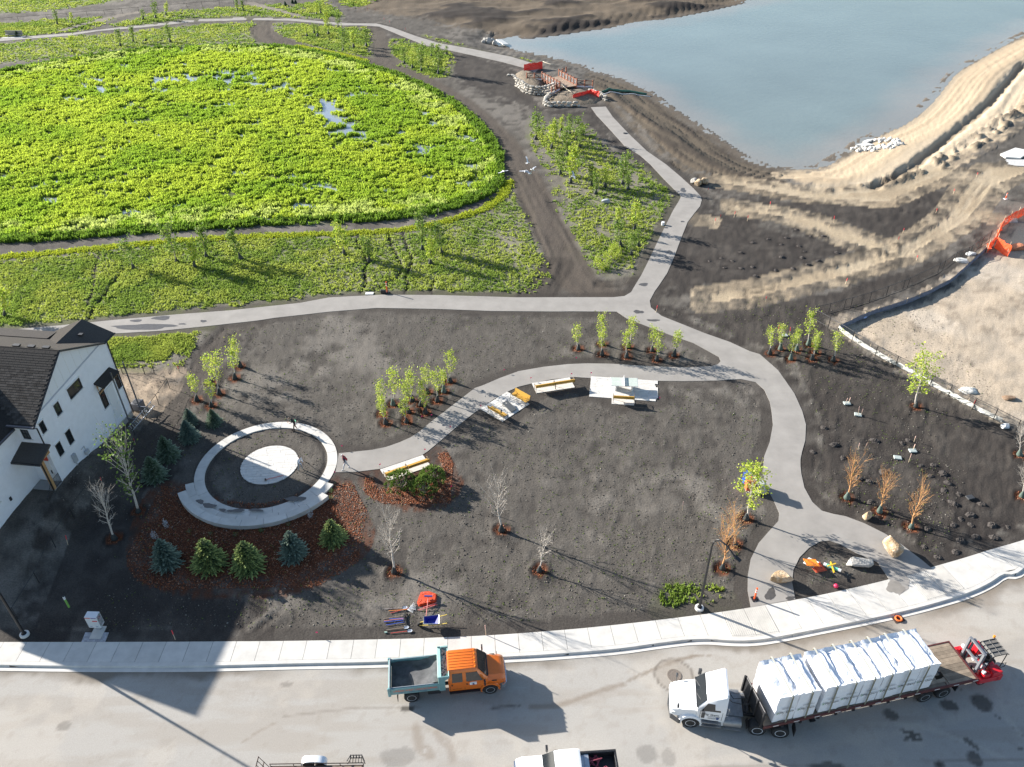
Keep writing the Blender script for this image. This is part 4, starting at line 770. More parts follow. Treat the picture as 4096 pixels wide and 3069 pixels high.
# gable panelling
m = MB(); z0 = 8.02; m.add([(.012, -9.35, z0), (.012, -1.0, z0 + .45), (.012, -5.5, 10.72)], [(0, 1, 2)]); o = m.build('gable_panel', mat('white_panel', (0.70, 0.72, 0.74), .6), house, fixn=False)
for k in range(9):
    s = -8.6 + k * .88; top = 10.8 - abs(s + 5.5) * (RK if s < -5.5 else .52) - .1; bot = z0 + (s + 9.35) / 8.35 * .45
    if top > bot + .1: q = MB(); q.bb((.01, s - .02, bot), (.035, s + .02, top)); q.build('batten', M_WHITE, house)
q = MB(); q.add([(.012, -9.9, 7.86), (.04, -9.9, 7.86), (.04, -.6, 8.36), (.012, -.6, 8.36), (.012, -9.9, 7.98), (.04, -9.9, 7.98), (.04, -.6, 8.48), (.012, -.6, 8.48)], [(0, 1, 2, 3), (7, 6, 5, 4), (0, 4, 5, 1), (1, 5, 6, 2), (2, 6, 7, 3), (3, 7, 4, 0)]); q.build('belt_trim', mat('belt_line', (0.42, 0.45, 0.52), .5), house)
def window(s0, s1, z0, z1, bars=False, face='side', off=0.0):
    def pt(a, dpt, z_): return (dpt + off, a, z_) if face == 'side' else (a, off - dpt, z_)
    def bx_(q, a0, a1, d0, d1, c0, c1): q.bb(pt(a0, d0, c0), pt(a1, d1, c1))
    f = MB(); t = .07
    bx_(f, s0, s1, .0, .05, z0, z0 + t); bx_(f, s0, s1, .0, .05, z1 - t, z1); bx_(f, s0, s0 + t, .0, .05, z0 + t, z1 - t); bx_(f, s1 - t, s1, .0, .05, z0 + t, z1 - t)
    if bars: bx_(f, (s0 + s1) / 2 - .02, (s0 + s1) / 2 + .02, .02, .045, z0 + t, z1 - t); bx_(f, s0 + t, s1 - t, .021, .044, (z0 + z1) / 2 - .02, (z0 + z1) / 2 + .02)
    w = f.build('window', M_BLACK, house)
    p = MB(); bx_(p, s0 + t, s1 - t, .002, .015, z0 + t, z1 - t); p.build('pane', M_DKGLASS, w)
    p = MB(); bx_(p, s0 - .1, s1 + .1, .0, .09, z0 - .12, z0 - .04); p.build('sill', M_WHITE, w)
    p = MB(); bx_(p, s0 - .1, s1 + .1, .0, .07, z1 + .05, z1 + .13); p.build('lintel', M_WHITE, w)
for a in ((-6.1, -4.43, 6.58, 7.55), (-8.0, -7.4, 6.40, 7.42), (-10.0, -9.5, 6.26, 7.22), (-8.08, -7.48, 3.48, 4.72), (-9.46, -8.88, 3.46, 4.6), (-3.03, -2.38, 3.2, 5.0), (-.62, -.1, 3.5, 5.1)): window(*a)
window(-1.45, -.85, 5.95, 6.85, True, 'front', -10.3)
window(-15.6, -14.4, 3.2, 4.6, off=-1.85)
# side door canopy
slab('door_canopy', [(.0, -3.15, 6.0), (.0, -.75, 6.0), (.85, -.75, 5.62), (.85, -3.15, 5.62)], .14, M_SHING)
for s in (-2.95, -.95):
    q = MB(); q.tube([(.02, s, 4.75), (.75, s, 5.5)], .05, 4); q.tube([(.04, s, 4.7), (.04, s, 5.75)], .05, 4); q.build('bracket', M_TIMBER, house)
q = MB(); q.bb((.0, -2.2, 1.4), (.05, -1.2, 4.6)); q.build('side_door', mat('pale_door', (0.66, 0.68, 0.70), .5), house)
# porch
q = MB(); q.bb((-1.84, -11.35, .2), (.05, -10.3, 1.6))
st = q.build('porch_landing', M_FOUND, house)
for k in range(4):
    q = MB(); q.bb((-1.84, -11.35 - .32 * (k + 1), .2), (.35, -11.35 - .32 * k, 1.43 - .17 * k)); q.build('step', mat('grey_step', (0.33, 0.33, 0.33), .9, noise=(3, .1)), house)
q = MB(); q.bb((-.22, -11.28, 1.6), (.02, -11.04, 4.75)); q.build('post', M_TIMBER, house)
q = MB(); q.bb((-.2, -11.2, 4.55), (.05, -10.2, 4.85)); q.bb((-1.84, -11.28, 4.76), (.1, -11.02, 4.98)); q.build('beam', M_TIMBER, house)
slab('porch_roof', [(-1.86, -10.3, 5.55), (.5, -10.3, 5.55), (.5, -11.95, 4.98), (-1.86, -11.95, 4.98)], .16, M_SHING)
q = MB(); q.bb((-1.86, -12.05, 4.80), (.52, -11.94, 4.95)); q.build('porch_gutter', M_BLACK, house)
q = MB(); q.bb((-1.25, -10.36, 1.62), (-.3, -10.3, 3.75)); dr = q.build('door', M_WHITE, house)
q = MB(); q.bb((-1.25, -10.37, 3.8), (-.3, -10.3, 4.35)); q.build('transom', M_RED, house)
q = MB(); q.box((-.4, -10.4, 2.65), (.05, .06, .3)); q.build('handle', M_BLACK, dr)
def railing(a, b_, n):
    q = MB(); a, b_ = Vector(a), Vector(b_)
    for dz in (.12, .92): q.tube([a + Vector((0, 0, dz)), b_ + Vector((0, 0, dz))], .022, 4)
    for k in range(n): p = a + (b_ - a) * k / (n - 1); q.tube([p, p + Vector((0, 0, .95))], .014 if 0 < k < n - 1 else .025, 4)
    q.build('railing', M_BLACK, house)
railing((.02, -11.0, 1.6), (.02, -10.35, 1.6), 9); railing((.28, -12.5, .95), (.02, -11.35, 1.55), 10)
# services on the wall
q = MB(); q.box((.12, -8.3, 2.3), (.2, .35, .8)); q.tube([(.1, -8.3, 1.9), (.1, -8.3, .5)], .05); q.lathe([(.1, .22), (.1, .30)], 10, 'x', (0, -8.3, 2.5)); q.build('electric_meter', mat('grey_meter', (0.38, 0.40, 0.42), .5), house)
q = MB(); q.box((.15, -6.9, 1.75), (.22, .4, .35)); q.tube([(.1, -7.3, 2.3), (.1, -6.9, 2.35), (.1, -6.9, 1.2)], .035); q.build('gas_meter', mat('pale_grey_metal', (0.45, 0.46, 0.47), .5), house)
for s in (-1.9, -1.3): q = MB(); q.box((.05, s, 2.3 + (s + 1.9) * .5), (.12, .25, .16)); q.build('wall_vent', M_WHITE, house)
q = MB(); q.box((.03, -13.5, 2.6), (.1, .18, .3)); o = q.build('wall_socket', M_BLACK, house); o.location = (-1.85, 0, 0)
# air conditioner, scaffold poles, ladder
w = unp(R1(1025, 800))
ac = thing('air_conditioner', 'grey air conditioner unit standing at the rear corner of the house', 'air conditioner', (w[0], w[1], gz(w[0], w[1])[0]), math.radians(-8))
q = MB(); q.box((0, 0, .42), (.85, .85, .8)); o = bev(q.build('cabinet', mat('dark_cabinet', (0.09, 0.095, 0.11), .5), ac), .05)
q = MB(); q.lathe([(.36, 0), (.36, .04)], 20, 'z', (0, 0, .82)); q.build('fan_grille', M_BLACK, ac)
def hloc(o_, s, z_): return (HB[0] + HN[0] * o_ + HD[0] * s, HB[1] + HN[1] * o_ + HD[1] * s, z_)
for k, (o_, s, zt, lb) in enumerate(((.9, -1.9, 6.1, 'steel scaffold pole standing in front of the side door canopy'), (.75, .15, 6.0, 'steel scaffold pole standing by the rear corner of the house'))):
    L_ = hloc(o_, s, 0); t = thing('scaffold_pole', lb, 'scaffold pole', (L_[0], L_[1], gz(L_[0], L_[1])[0] - .05), math.radians(-8), 'scaffold poles along the house wall')
    q = MB(); q.box((0, 0, zt / 2), (.09, .09, zt)); q.build('pole', mat('scaffold_steel', (0.16, 0.165, 0.18), .4, .6), t)
    q = MB(); q.tube([(0, 0, zt - .7), (-.8, .1, zt - .55)], .025); q.build('wall_brace', M_BLACK, t)
    for h_ in (.6, 1.1): q = MB(); q.box((.25, 0, h_), (.75, .1, .09)); q.build('bracket', mat('scaffold_steel', (0.16, 0.165, 0.18), .4, .6), t)
a, b_ = unp(U1(190, 800)), unp(U1(400, 560)); dv = b_ - a; L_ = np.linalg.norm(dv)
t = thing('ladder', 'aluminium ladder lying on edge beside the house', 'ladder', (a[0], a[1], gz(a[0], a[1])[0] + .05), math.atan2(dv[1], dv[0]))
M_ALU = mat('aluminium', (0.55, 0.57, 0.6), .35, .7)
for zz in (.04, .46): q = MB(); q.box((L_ / 2, (zz - .25) * .5, zz), (L_, .05, .07)); q.build('rail', M_ALU, t)
for k in range(13): q = MB(); u = L_ * (k + .5) / 13; q.tube([(u, -.1, .04), (u, .1, .46)], .022, 5); q.build('rung', M_ALU, t)

# ------------------------------------------------------------------ vehicles
M_TYRE = mat('tyre_rubber', (0.022, 0.022, 0.023), .85, noise=(20, .2)); M_RIM = mat('bright_rim', (0.62, 0.63, 0.66), .3, .5); M_CHAS = mat('chassis_black', (0.02, 0.02, 0.022), .6); M_CHROME = mat('chrome', (0.7, 0.71, 0.73), .12, .9)
M_GLASS = mat('vehicle_glass', (0.016, 0.02, 0.024), .05, spec=.9)
def wheel(par, x_, y_, R, w, side, rim=None):
    q = MB(); q.lathe([(R * .58, -w / 2), (R * .92, -w / 2), (R, -w / 2 + .05), (R, w / 2 - .05), (R * .92, w / 2), (R * .58, w / 2)], 24, 'y'); t = q.build('wheel', M_TYRE, par, sm=True, loc=(x_, y_, R))
    q = MB(); e = side * w / 2
    q.lathe([(R * .60, e * .2), (R * .60, e * 1.01), (R * .54, e * 1.01), (R * .48, e * .55), (R * .26, e * .5), (R * .20, e * .85), (.01, e * .85)], 20, 'y')
    for k in range(8): a_ = k * math.pi / 4; q.lathe([(.022, e * .5), (.022, e * .62)], 6, 'y', (R * .36 * math.cos(a_), 0, R * .36 * math.sin(a_)))
    q.build('rim', rim or M_RIM, t, sm=True); return t
def sec(x_, zb, zs, zt, wb, ws, wt, r=.10):
    return [(x_, -wb, zb), (x_, -ws, zs), (x_, -wt, zt - r), (x_, -wt + r, zt), (x_, wt - r, zt), (x_, wt, zt - r), (x_, ws, zs), (x_, wb, zb)]
def quad(name, pts, mtl, par, th=.012, label=None):
    q = MB(); a, b_, c = (Vector(pts[i]) for i in (0, 1, 2)); nn = (b_ - a).cross(c - a).normalized() * th; n = len(pts)
    q.add([Vector(p) for p in pts] + [Vector(p) - nn for p in pts], [tuple(range(n)), tuple(reversed(range(n, 2 * n)))] + [(i, n + i, n + (i + 1) % n, (i + 1) % n) for i in range(n)]); return q.build(name, mtl, par, label=label)

# orange crew cab dump truck
D3 = zf(1500, 2530, 3.687); a, b_ = unp(D3(550, 1020)), unp(D3(1705, 895)); hd = math.atan2(b_[1] - a[1], b_[0] - a[0]); lf = np.array([-math.sin(hd), math.cos(hd)]); o_ = a[:2] + lf * 1.05; RZ = -.11
dt = thing('dump_truck', 'orange crew cab dump truck with a teal bed parked at the kerb', 'dump truck', (o_[0], o_[1], RZ), hd)
M_OR = mat('orange_paint', (0.70, 0.155, 0.012), .32, noise=(6, .05), coat=.5); M_TEAL = mat('teal_paint', (0.16, 0.30, 0.31), .45, noise=(3, .14), coord='obj'); M_TEALL = mat('pale_teal_paint', (0.36, 0.55, 0.50), .45, noise=(3, .1), coord='obj')
for x_, y_, R, w_ in ((4.87, .92, .46, .28), (0, .80, .47, .5)):
    for s in (-1, 1): wheel(dt, x_, s * y_, R, w_, s)
q = MB(); q.bb((-1.2, -.42, .5), (5.5, -.32, .75)); q.bb((-1.2, .32, .5), (5.5, .42, .75)); q.bb((-.1, -.8, .42), (.1, .8, .56)); q.bb((4.8, -.8, .4), (4.95, .8, .55)); q.bb((1.0, -.9, .45), (1.8, -.5, .85)); q.bb((-1.0, -.45, .75), (1.9, .45, 1.0)); q.build('chassis', M_CHAS, dt)
q = MB(); q.bb((-1.2, -1.03, 1.0), (1.95, 1.03, 1.08)); q.bb((-1.2, -1.05, 1.02), (1.75, -.98, 1.62)); q.bb((-1.2, .98, 1.02), (1.75, 1.05, 1.62)); q.bb((-1.24, -1.08, 1.56), (1.75, -.94, 1.66)); q.bb((-1.24, .94, 1.56), (1.75, 1.08, 1.66))
bed = bev(q.build('dump_bed', M_TEAL, dt), .015, 1)
q = MB(); q.bb((-1.32, -1.06, .98), (-1.22, 1.06, 1.72)); q.bb((-1.38, -1.12, .95), (-1.2, -1.0, 1.75)); q.bb((-1.38, 1.0, .95), (-1.2, 1.12, 1.75)); bev(q.build('tailgate', M_TEAL, dt), .02, 1)
q = MB(); q.bb((-1.2, -1.0, 1.60), (1.75, -.97, 1.7)); q.bb((-1.2, .97, 1.60), (1.75, 1.0, 1.7)); q.tube([(-1.24, -1.0, 1.76), (-1.24, 1.0, 1.76)], .03); q.build('tarp_rail', mat('rail_grey', (0.42, 0.44, 0.45), .4, .5), dt)
q = MB(); q.bb((1.72, -1.05, 1.0), (1.95, 1.05, 2.34)); bev(q.build('bulkhead', M_TEALL, dt), .02, 1)
q = MB(); q.bb((1.95, -1.05, 2.18), (2.42, 1.05, 2.24)); q.bb((2.36, -1.05, 2.2), (2.42, 1.05, 2.4)); q.bb((1.95, .98, 2.2), (2.42, 1.05, 2.46)); bev(q.build('cab_guard', M_TEALL, dt), .015, 1)
for y0_, y1_ in ((-1.10, -1.052), (1.052, 1.10)): q = MB(); q.side([(1.76, 1.0), (2.12, 1.0), (2.14, 2.0), (2.42, 2.25), (2.42, 2.42), (1.76, 2.4)], y0_, y1_); q.build('gusset', M_TEAL, dt)
q = MB(); r_ = random.Random(3)
for k in range(16): yy = -.95 + k * .12; q.box((2.12 + r_.uniform(-.09, .09), yy, 2.28 + r_.uniform(0, .05)), (.18, .12, .08), r_.uniform(0, 3))
q.build('rolled_straps', mat('dark_strap', (0.05, 0.045, 0.05), .8, noise=(6, .5)), dt)
g = MB(); nx, ny = 24, 18; vv = []
for i in range(nx):
    for j in range(ny):
        u, v_ = i / (nx - 1), j / (ny - 1); zz = 1.14 + .30 * sstep(.55, 1.0, np.array(u)) + .06 * math.sin(u * 9 + v_ * 5) + .08 * float(vnoise(np.array(u * 7), np.array(v_ * 6), 4)) + (.25 if j in (0, ny - 1) else 0); vv.append((-1.15 + u * 2.85, -.95 + v_ * 1.9, zz))
g.add(vv, [(i * ny + j, (i + 1) * ny + j, (i + 1) * ny + j + 1, i * ny + j + 1) for i in range(nx - 1) for j in range(ny - 1)]); g.build('load_tarp', mat('dusty_tarp', (0.085, 0.085, 0.088), .85, noise=(2.5, .45), coord='obj'), dt, sm='all')
q = MB(); q.loft([sec(2.32, .62, 1.45, 2.40, .93, .98, .76), sec(2.45, .62, 1.45, 2.44, .96, 1.0, .78), sec(4.02, .62, 1.45, 2.44, .96, 1.0, .77), sec(4.16, .62, 1.45, 2.38, .96, 1.0, .75), sec(4.74, .62, 1.45, 1.60, .96, .98, .88, .05)]); cab = q.build('cab', M_OR, dt, sm=True)
q = MB(); q.loft([sec(4.70, .75, 1.3, 1.60, .90, .95, .80, .08), sec(5.5, .75, 1.25, 1.48, .86, .92, .74, .1), sec(5.78, .78, 1.2, 1.38, .80, .84, .68, .1), sec(5.86, .8, 1.1, 1.25, .74, .78, .62, .1)]); hood = q.build('hood', M_OR, dt, sm=True)
for s in (-1, 1):
    q = MB(); q.loft([[(4.87 + math.cos(a_) * r_, s * y_, .46 + math.sin(a_) * r_) for r_, y_ in ((.52, .80), (.52, 1.04), (.62, 1.02), (.66, .80))] for a_ in [math.pi * t / 8 - .15 for t in range(9)] + [math.pi + .3]]); q.build('fender', M_OR, dt, sm=True)
def sy(z_): return 1.0 + (z_ - 1.45) / (2.34 - 1.45) * (.775 - 1.0) if z_ > 1.45 else .96 + (z_ - .62) / .83 * .04
def sidep(name, poly, mtl, par, e=.012, s=-1, label=None): return quad(name, [(p[0], s * (sy(p[1]) + e), p[1]) for p in (poly if s < 0 else poly[::-1])], mtl, par, .02, label)
for s in (-1, 1):
    sidep('window', [(2.55, 1.52), (3.2, 1.52), (3.2, 2.2), (2.58, 2.2)], M_GLASS, dt, s=s); sidep('window', [(3.42, 1.52), (4.42, 1.52), (4.1, 2.2), (3.42, 2.2)], M_GLASS, dt, s=s)
    for x_ in (2.4, 3.3, 4.5): sidep('door_gap', [(x_, .7), (x_ + .02, .7), (x_ + .02, 1.5), (x_, 1.5)], M_CHAS, dt, .004, s)
    for x_ in (2.5, 3.42): sidep('handle', [(x_, 1.22), (x_ + .07, 1.22), (x_ + .07, 1.36), (x_, 1.36)], M_BLACK, dt, .03, s)
    q = MB(); q.box((4.55, s * 1.25, 1.62), (.1, .2, .42)); q.tube([(4.5, s * .95, 1.5), (4.52, s * 1.2, 1.6)], .03); bev(q.build('mirror', M_BLACK, dt), .02, 1)
    q = MB(); q.box((5.8, s * .62, 1.02), (.14, .28, .2)); q.build('headlight', mat('lamp_lens', (0.75, 0.76, 0.74), .1), dt)
    q = MB(); q.box((-.85, s * .85, .6), (.03, .5, .55)); q.build('mudflap', M_CHAS, dt)
    q = MB(); q.box((3.3, s * .95, .5), (1.9, .25, .06)); q.build('running_board', M_CHAS, dt)
    sidep('hood_vent', [(5.0, 1.22), (5.3, 1.21), (5.3, 1.30), (5.0, 1.31)], M_BLACK, dt, -.04, s)
quad('windshield', [(4.205, -.70, 2.365), (4.735, -.84, 1.655), (4.735, .84, 1.655), (4.205, .70, 2.365)], M_GLASS, dt, .02)
q = MB(); q.tube([(4.72, -.75, 1.64), (4.5, -.1, 1.92)], .014, 4); q.tube([(4.72, -.05, 1.64), (4.5, .6, 1.92)], .014, 4); q.bb((4.68, -.8, 1.60), (4.80, .8, 1.64)); q.build('wiper', M_BLACK, dt)
for k in range(6): q = MB(); q.box((3.15, -.5 + k * .2, 2.445), (1.5, .07, .03)); bev(q.build('roof_rib', M_OR, dt), .012, 1)
for k in range(5): q = MB(); q.lathe([(.05, 0), (.045, .03), (.02, .055)], 8, 'z', (4.02, -.6 + k * .3, 2.44)); q.build('marker_light', mat('amber_lens', (0.8, 0.25, 0.02), .2), dt)
q = MB(); q.loft([[(5.70, -.98, z_) for z_ in (.5, .78)] + [(5.62, -.98, .78), (5.62, -.98, .5)], [(5.92, -.80, z_) for z_ in (.5, .8)] + [(5.82, -.8, .8), (5.82, -.8, .5)], [(5.96, 0, z_) for z_ in (.5, .8)] + [(5.86, 0, .8), (5.86, 0, .5)], [(5.92, .80, z_) for z_ in (.5, .8)] + [(5.82, .8, .8), (5.82, .8, .5)], [(5.70, .98, z_) for z_ in (.5, .78)] + [(5.62, .98, .78), (5.62, .98, .5)]]); q.build('bumper', M_CHROME, dt)
q = MB(); q.bb((5.80, -.55, .85), (5.88, .55, 1.2)); q.build('grille', M_BLACK, dt)
q = MB(); q.tube([(5.45, .78, 1.4), (5.45, .80, 1.72)], .02); q.build('antenna', M_BLACK, dt)
sg = sidep('door_sign', [(3.62, 1.15), (4.05, 1.15), (4.05, 1.44), (3.62, 1.44)], mat('sign_white', (0.75, 0.78, 0.8), .4), dt, .02)
q = MB(); q.add([(3.80, -1.045, 1.2), (3.90, -1.045, 1.2), (3.92, -1.045, 1.28), (3.85, -1.045, 1.38), (3.78, -1.045, 1.28)], [(0, 1, 2, 3, 4)]); q.build('water_drop', mat('deep_blue', (0.02, 0.06, 0.2), .4), sg)
q = MB(); q.box((3.60, -1.03, 1.47), (.12, .02, .07)); q.build('sticker', mat('orange_sticker', (0.9, 0.2, 0.03), .4), dt)
quad('sun_permit', [(4.58, -.2, 1.83), (4.66, -.2, 1.73), (4.66, 0, 1.73), (4.58, 0, 1.83)], mat('sign_white', (0.75, 0.78, 0.8), .4), dt, .006)
text('lettering', 'URBAN WEST LANDSCAPING', .235, mat('sign_red', (0.75, 0.10, 0.03), .5), dt, (.30, -1.056, 1.36), (math.pi / 2, 0, 0), sx=.86)
text('lettering', '"PART OF A GROWING RESPONSIBILITY"', .115, mat('deep_blue', (0.02, 0.06, 0.2), .4), dt, (.25, -1.056, 1.17), (math.pi / 2, 0, 0), sx=.95)
text('lettering', '403-279-1151', .10, mat('deep_brown', (0.10, 0.03, 0.01), .5), dt, (2.85, -.985, .82), (math.pi / 2, 0, 0))

# white semi tractor
SM = zf(2600, 2600, 3.16); a, b_ = unp(SM(1340, 1070)), unp(SM(500, 975)); hs = math.atan2(b_[1] - a[1], b_[0] - a[0]); ls = np.array([-math.sin(hs), math.cos(hs)]); fs = np.array([math.cos(hs), math.sin(hs)]); o_ = a[:2] - ls * 1.2
sm = thing('semi_tractor', 'white day cab semi tractor pulling the loaded flatbed trailer', 'semi truck', (o_[0], o_[1], RZ), hs)
M_WP = mat('white_paint', (0.80, 0.81, 0.82), .25, coat=.4); M_STEEL = mat('worn_steel', (0.30, 0.305, 0.31), .5, .6, noise=(5, .2)); M_DARKG = mat('dark_grey_plastic', (0.05, 0.052, 0.055), .6)
for x_, y_, R, w_ in ((3.89, 1.03, .5, .32), (0, .92, .52, .6), (-1.32, .92, .52, .6)):
    for s in (-1, 1): wheel(sm, x_, s * y_, R, w_, s, mat('white_rim', (0.70, 0.72, 0.76), .35))
q = MB(); q.bb((-2.2, -.46, .72), (4.9, -.36, 1.0)); q.bb((-2.2, .36, .72), (4.9, .46, 1.0)); q.bb((-.1, -.9, .42), (.1, .9, .6)); q.bb((-1.42, -.9, .42), (-1.22, .9, .6)); q.bb((3.8, -.9, .38), (3.98, .9, .52)); q.bb((-1.1, -.5, 1.0), (-.2, .5, 1.18)); q.bb((-.6, -.36, .8), (-.4, .36, 1.0)); q.bb((.4, -.36, .75), (.8, .36, 1.05)); q.lathe([(.1, -.4), (.1, .4)], 8, 'y', (.55, 0, 1.1)); q.build('chassis', M_CHAS, sm)
q = MB(); q.loft([sec(1.98, 1.0, 1.9, 3.25, 1.12, 1.14, .98, .12), sec(2.1, 1.0, 1.9, 3.28, 1.16, 1.17, 1.0, .12), sec(2.7, 1.0, 1.9, 2.88, 1.16, 1.17, 1.0, .12), sec(3.12, 1.0, 1.9, 2.66, 1.14, 1.15, .97, .12), sec(3.62, 1.0, 1.8, 1.98, 1.10, 1.10, 1.0, .06)]); q.build('cab', M_WP, sm, sm=True)
q = MB(); q.loft([sec(3.56, 1.0, 1.7, 1.96, 1.06, 1.04, .88, .12), sec(4.3, .95, 1.55, 1.84, 1.02, .98, .74, .16), sec(4.85, .85, 1.4, 1.66, .98, .92, .62, .2), sec(5.12, .8, 1.2, 1.42, .86, .80, .5, .16)]); q.build('hood', M_WP, sm, sm=True)
for s in (-1, 1):
    q = MB(); q.loft([[(3.89 + math.cos(a_) * r_, s * y_, .5 + math.sin(a_) * r_) for r_, y_ in ((.56, .85), (.56, 1.20), (.70, 1.16), (.80, .85))] for a_ in [math.pi * t / 8 - .25 for t in range(9)] + [math.pi + .25]]); q.build('fender', M_WP, sm, sm=True)
q = MB(); q.loft([[(4.6, -1.2, z_) for z_ in (.38, .72)] + [(4.5, -1.2, .72), (4.5, -1.2, .38)], [(5.08, -.9, z_) for z_ in (.38, .78)] + [(4.96, -.9, .78), (4.96, -.9, .38)], [(5.22, 0, z_) for z_ in (.38, .78)] + [(5.1, 0, .78), (5.1, 0, .38)], [(5.08, .9, z_) for z_ in (.38, .78)] + [(4.96, .9, .78), (4.96, .9, .38)], [(4.6, 1.2, z_) for z_ in (.38, .72)] + [(4.5, 1.2, .72), (4.5, 1.2, .38)]]); q.build('bumper', M_DARKG, sm)
quad('windshield', [(3.16, .88, 2.64), (3.16, -.88, 2.64), (3.63, -.98, 2.01), (3.63, .98, 2.01)], M_GLASS, sm, .02)
q = MB(); q.tube([(3.64, -.8, 2.0), (3.42, -.1, 2.27)], .014, 4); q.tube([(3.64, .1, 2.0), (3.42, .75, 2.27)], .014, 4); q.bb((3.58, -1.0, 1.95), (3.68, 1.0, 2.0)); q.build('wiper', M_BLACK, sm)
def ty(z_): return 1.17 - (z_ - 1.9) / .8 * .17 if z_ > 1.9 else 1.165
for s in (-1, 1):
    P4 = [(2.3, 1.92), (3.42, 1.92), (3.1, 2.5), (2.36, 2.5)]; P4 = P4 if s < 0 else P4[::-1]
    quad('window', [(p[0], s * (ty(p[1]) + .012), p[1]) for p in P4], M_GLASS, sm, .02)
    for x_ in (2.16, 3.44): P4 = [(x_, 1.08), (x_ + .02, 1.08), (x_ + .02, 1.9), (x_, 1.9)]; P4 = P4 if s < 0 else P4[::-1]; quad('door_gap', [(p[0], s * (ty(p[1]) + .006), p[1]) for p in P4], M_CHAS, sm, .01)
    q = MB(); q.box((3.35, s * 1.42, 1.95), (.2, .14, .5)); q.tube([(3.4, s * 1.1, 1.8), (3.35, s * 1.4, 1.85)], .03); bev(q.build('mirror', M_DARKG, sm), .03, 2)
    q = MB(); q.tube([(4.75, s * .85, 1.45), (4.75, s * 1.0, 1.85)], .025); q.box((4.75, s * 1.02, 1.95), (.12, .16, .26)); bev(q.build('hood_mirror', M_DARKG, sm), .02, 1)
    q = MB(); q.lathe([(.31, .95), (.33, 1.0), (.33, 1.95), (.31, 2.0)], 18, 'x', (0, s * .88, .72)); q.build('fuel_tank', M_STEEL, sm, sm=True)
    for x0, x1, zz in ((2.15, 3.3, .82), (2.1, 3.25, .5), (.95, 1.95, .42)): q = MB(); q.bb((x0, s * 1.0, zz), (x1, s * 1.28, zz + .05)); q.build('step', M_STEEL, sm)
    q = MB(); q.bb((2.0, s * .75, .5), (2.3, s * 1.12, 1.15)); q.build('side_box', M_WP, sm)
    q = MB(); q.box((4.95, s * .85, 1.08), (.2, .25, .18)); q.build('headlight', mat('lamp_lens', (0.75, 0.76, 0.74), .1), sm)
    q = MB(); q.loft([[(math.cos(a_) * .62, s * y_, .52 + math.sin(a_) * .62) for y_ in (.62, 1.2)] + [(math.cos(a_) * .64, s * y_, .52 + math.sin(a_) * .64) for y_ in (1.2, .62)] for a_ in [.5 * t / 4 for t in range(5)]]); q.build('quarter_fender', M_CHAS, sm)
    q = MB(); q.box((-2.1, s * .92, .75), (.04, .62, .7)); q.build('mudflap', M_CHAS, sm)
    q = MB(); q.tube([(1.96, s * .98, 1.3), (1.8, s * .98, 1.35), (1.8, s * .98, 2.1), (1.96, s * .98, 2.15)], .025); q.build('grab_bar', M_CHROME, sm)
q = MB(); q.bb((.85, -.72, 1.02), (1.95, .72, 1.06)); q.build('catwalk', M_STEEL, sm)
q = MB(); q.tube([(1.9, .3, 2.2), (1.5, .2, 1.6), (1.0, .1, 1.35), (.5, .2, 1.6)], .022); q.tube([(1.9, -.3, 2.2), (1.4, -.1, 1.5), (.5, -.2, 1.6)], .022); q.build('air_hose', M_BLACK, sm)
q = MB(); q.lathe([(.2, -.35), (.2, .35)], 12, 'x', (.7, -.8, .8)); q.build('air_tank', M_STEEL, sm)
text('lettering', 'Ply Gem', .26, mat('ink_black', (0.012, 0.012, 0.018), .5), sm, (2.80, 1.182, 1.58), (math.pi / 2, 0, math.pi))
quad('emblem', [(2.50, 1.18, 1.36), (2.32, 1.18, 1.36), (2.35, 1.18, 1.16), (2.47, 1.18, 1.16)], mat('deep_blue', (0.02, 0.06, 0.2), .4), sm, .006)
for zz, w0 in ((1.40, .7), (1.26, .5), (1.18, .46)): q = MB(); q.bb((2.98, 1.176, zz), (2.98 - w0, 1.182, zz + .022)); q.build('fine_print', mat('grey_ink', (0.25, 0.26, 0.28), .5), sm)

# flatbed trailer behind it
o0 = a[:2] + fs * (-.12) + ls * .29; o1 = a[:2] + fs * (-13.44) + ls * (-4.49); tv = (o0 - o1) / np.linalg.norm(o0 - o1); ht = math.atan2(tv[1], tv[0]); tl = np.array([-tv[1], tv[0]]); LT = float(np.linalg.norm(o0 - o1)); o_ = o0 - tl * 1.29
tr = thing('flatbed_trailer', 'long flatbed trailer with worn plank deck and dark red side rails', 'trailer', (o_[0], o_[1], RZ), ht)
ZD = 1.55; M_PLANK = mat('worn_plank', (0.235, 0.185, 0.135), .9, noise=(3, .3), rand=.3, bump=(20, .3, .01)); M_RAIL = mat('dark_red_rail', (0.10, 0.028, 0.025), .6, noise=(3, .3))
for k in range(11):
    yy = -1.2 + k * .24
    for x0, x1 in ((-.05, -4.6), (-4.62, -9.4), (-9.42, -11.9 - rnd.uniform(-.3, .3)), (-12.25, -LT + .12)):
        q = MB(); q.bb((x0, yy - .115, ZD - .06), (x1, yy + .115, ZD + rnd.uniform(-.006, .006))); q.build('plank', M_PLANK, tr)
q = MB()
for s in (-1, 1): q.bb((0, s * 1.32, ZD - .18), (-LT, s * 1.40, ZD + .03))
q.bb((-LT, -1.40, ZD - .2), (-LT + .1, 1.40, ZD + .02)); q.build('side_rail', M_RAIL, tr)
for k in range(11):
    q = MB(); q.bb((-.6 - k * 1.32, 1.40, ZD - .12), (-.95 - k * 1.32, 1.406, ZD - .05)); q.build('reflector', mat('reflector_white', (0.7, 0.68, 0.66), .3), tr)
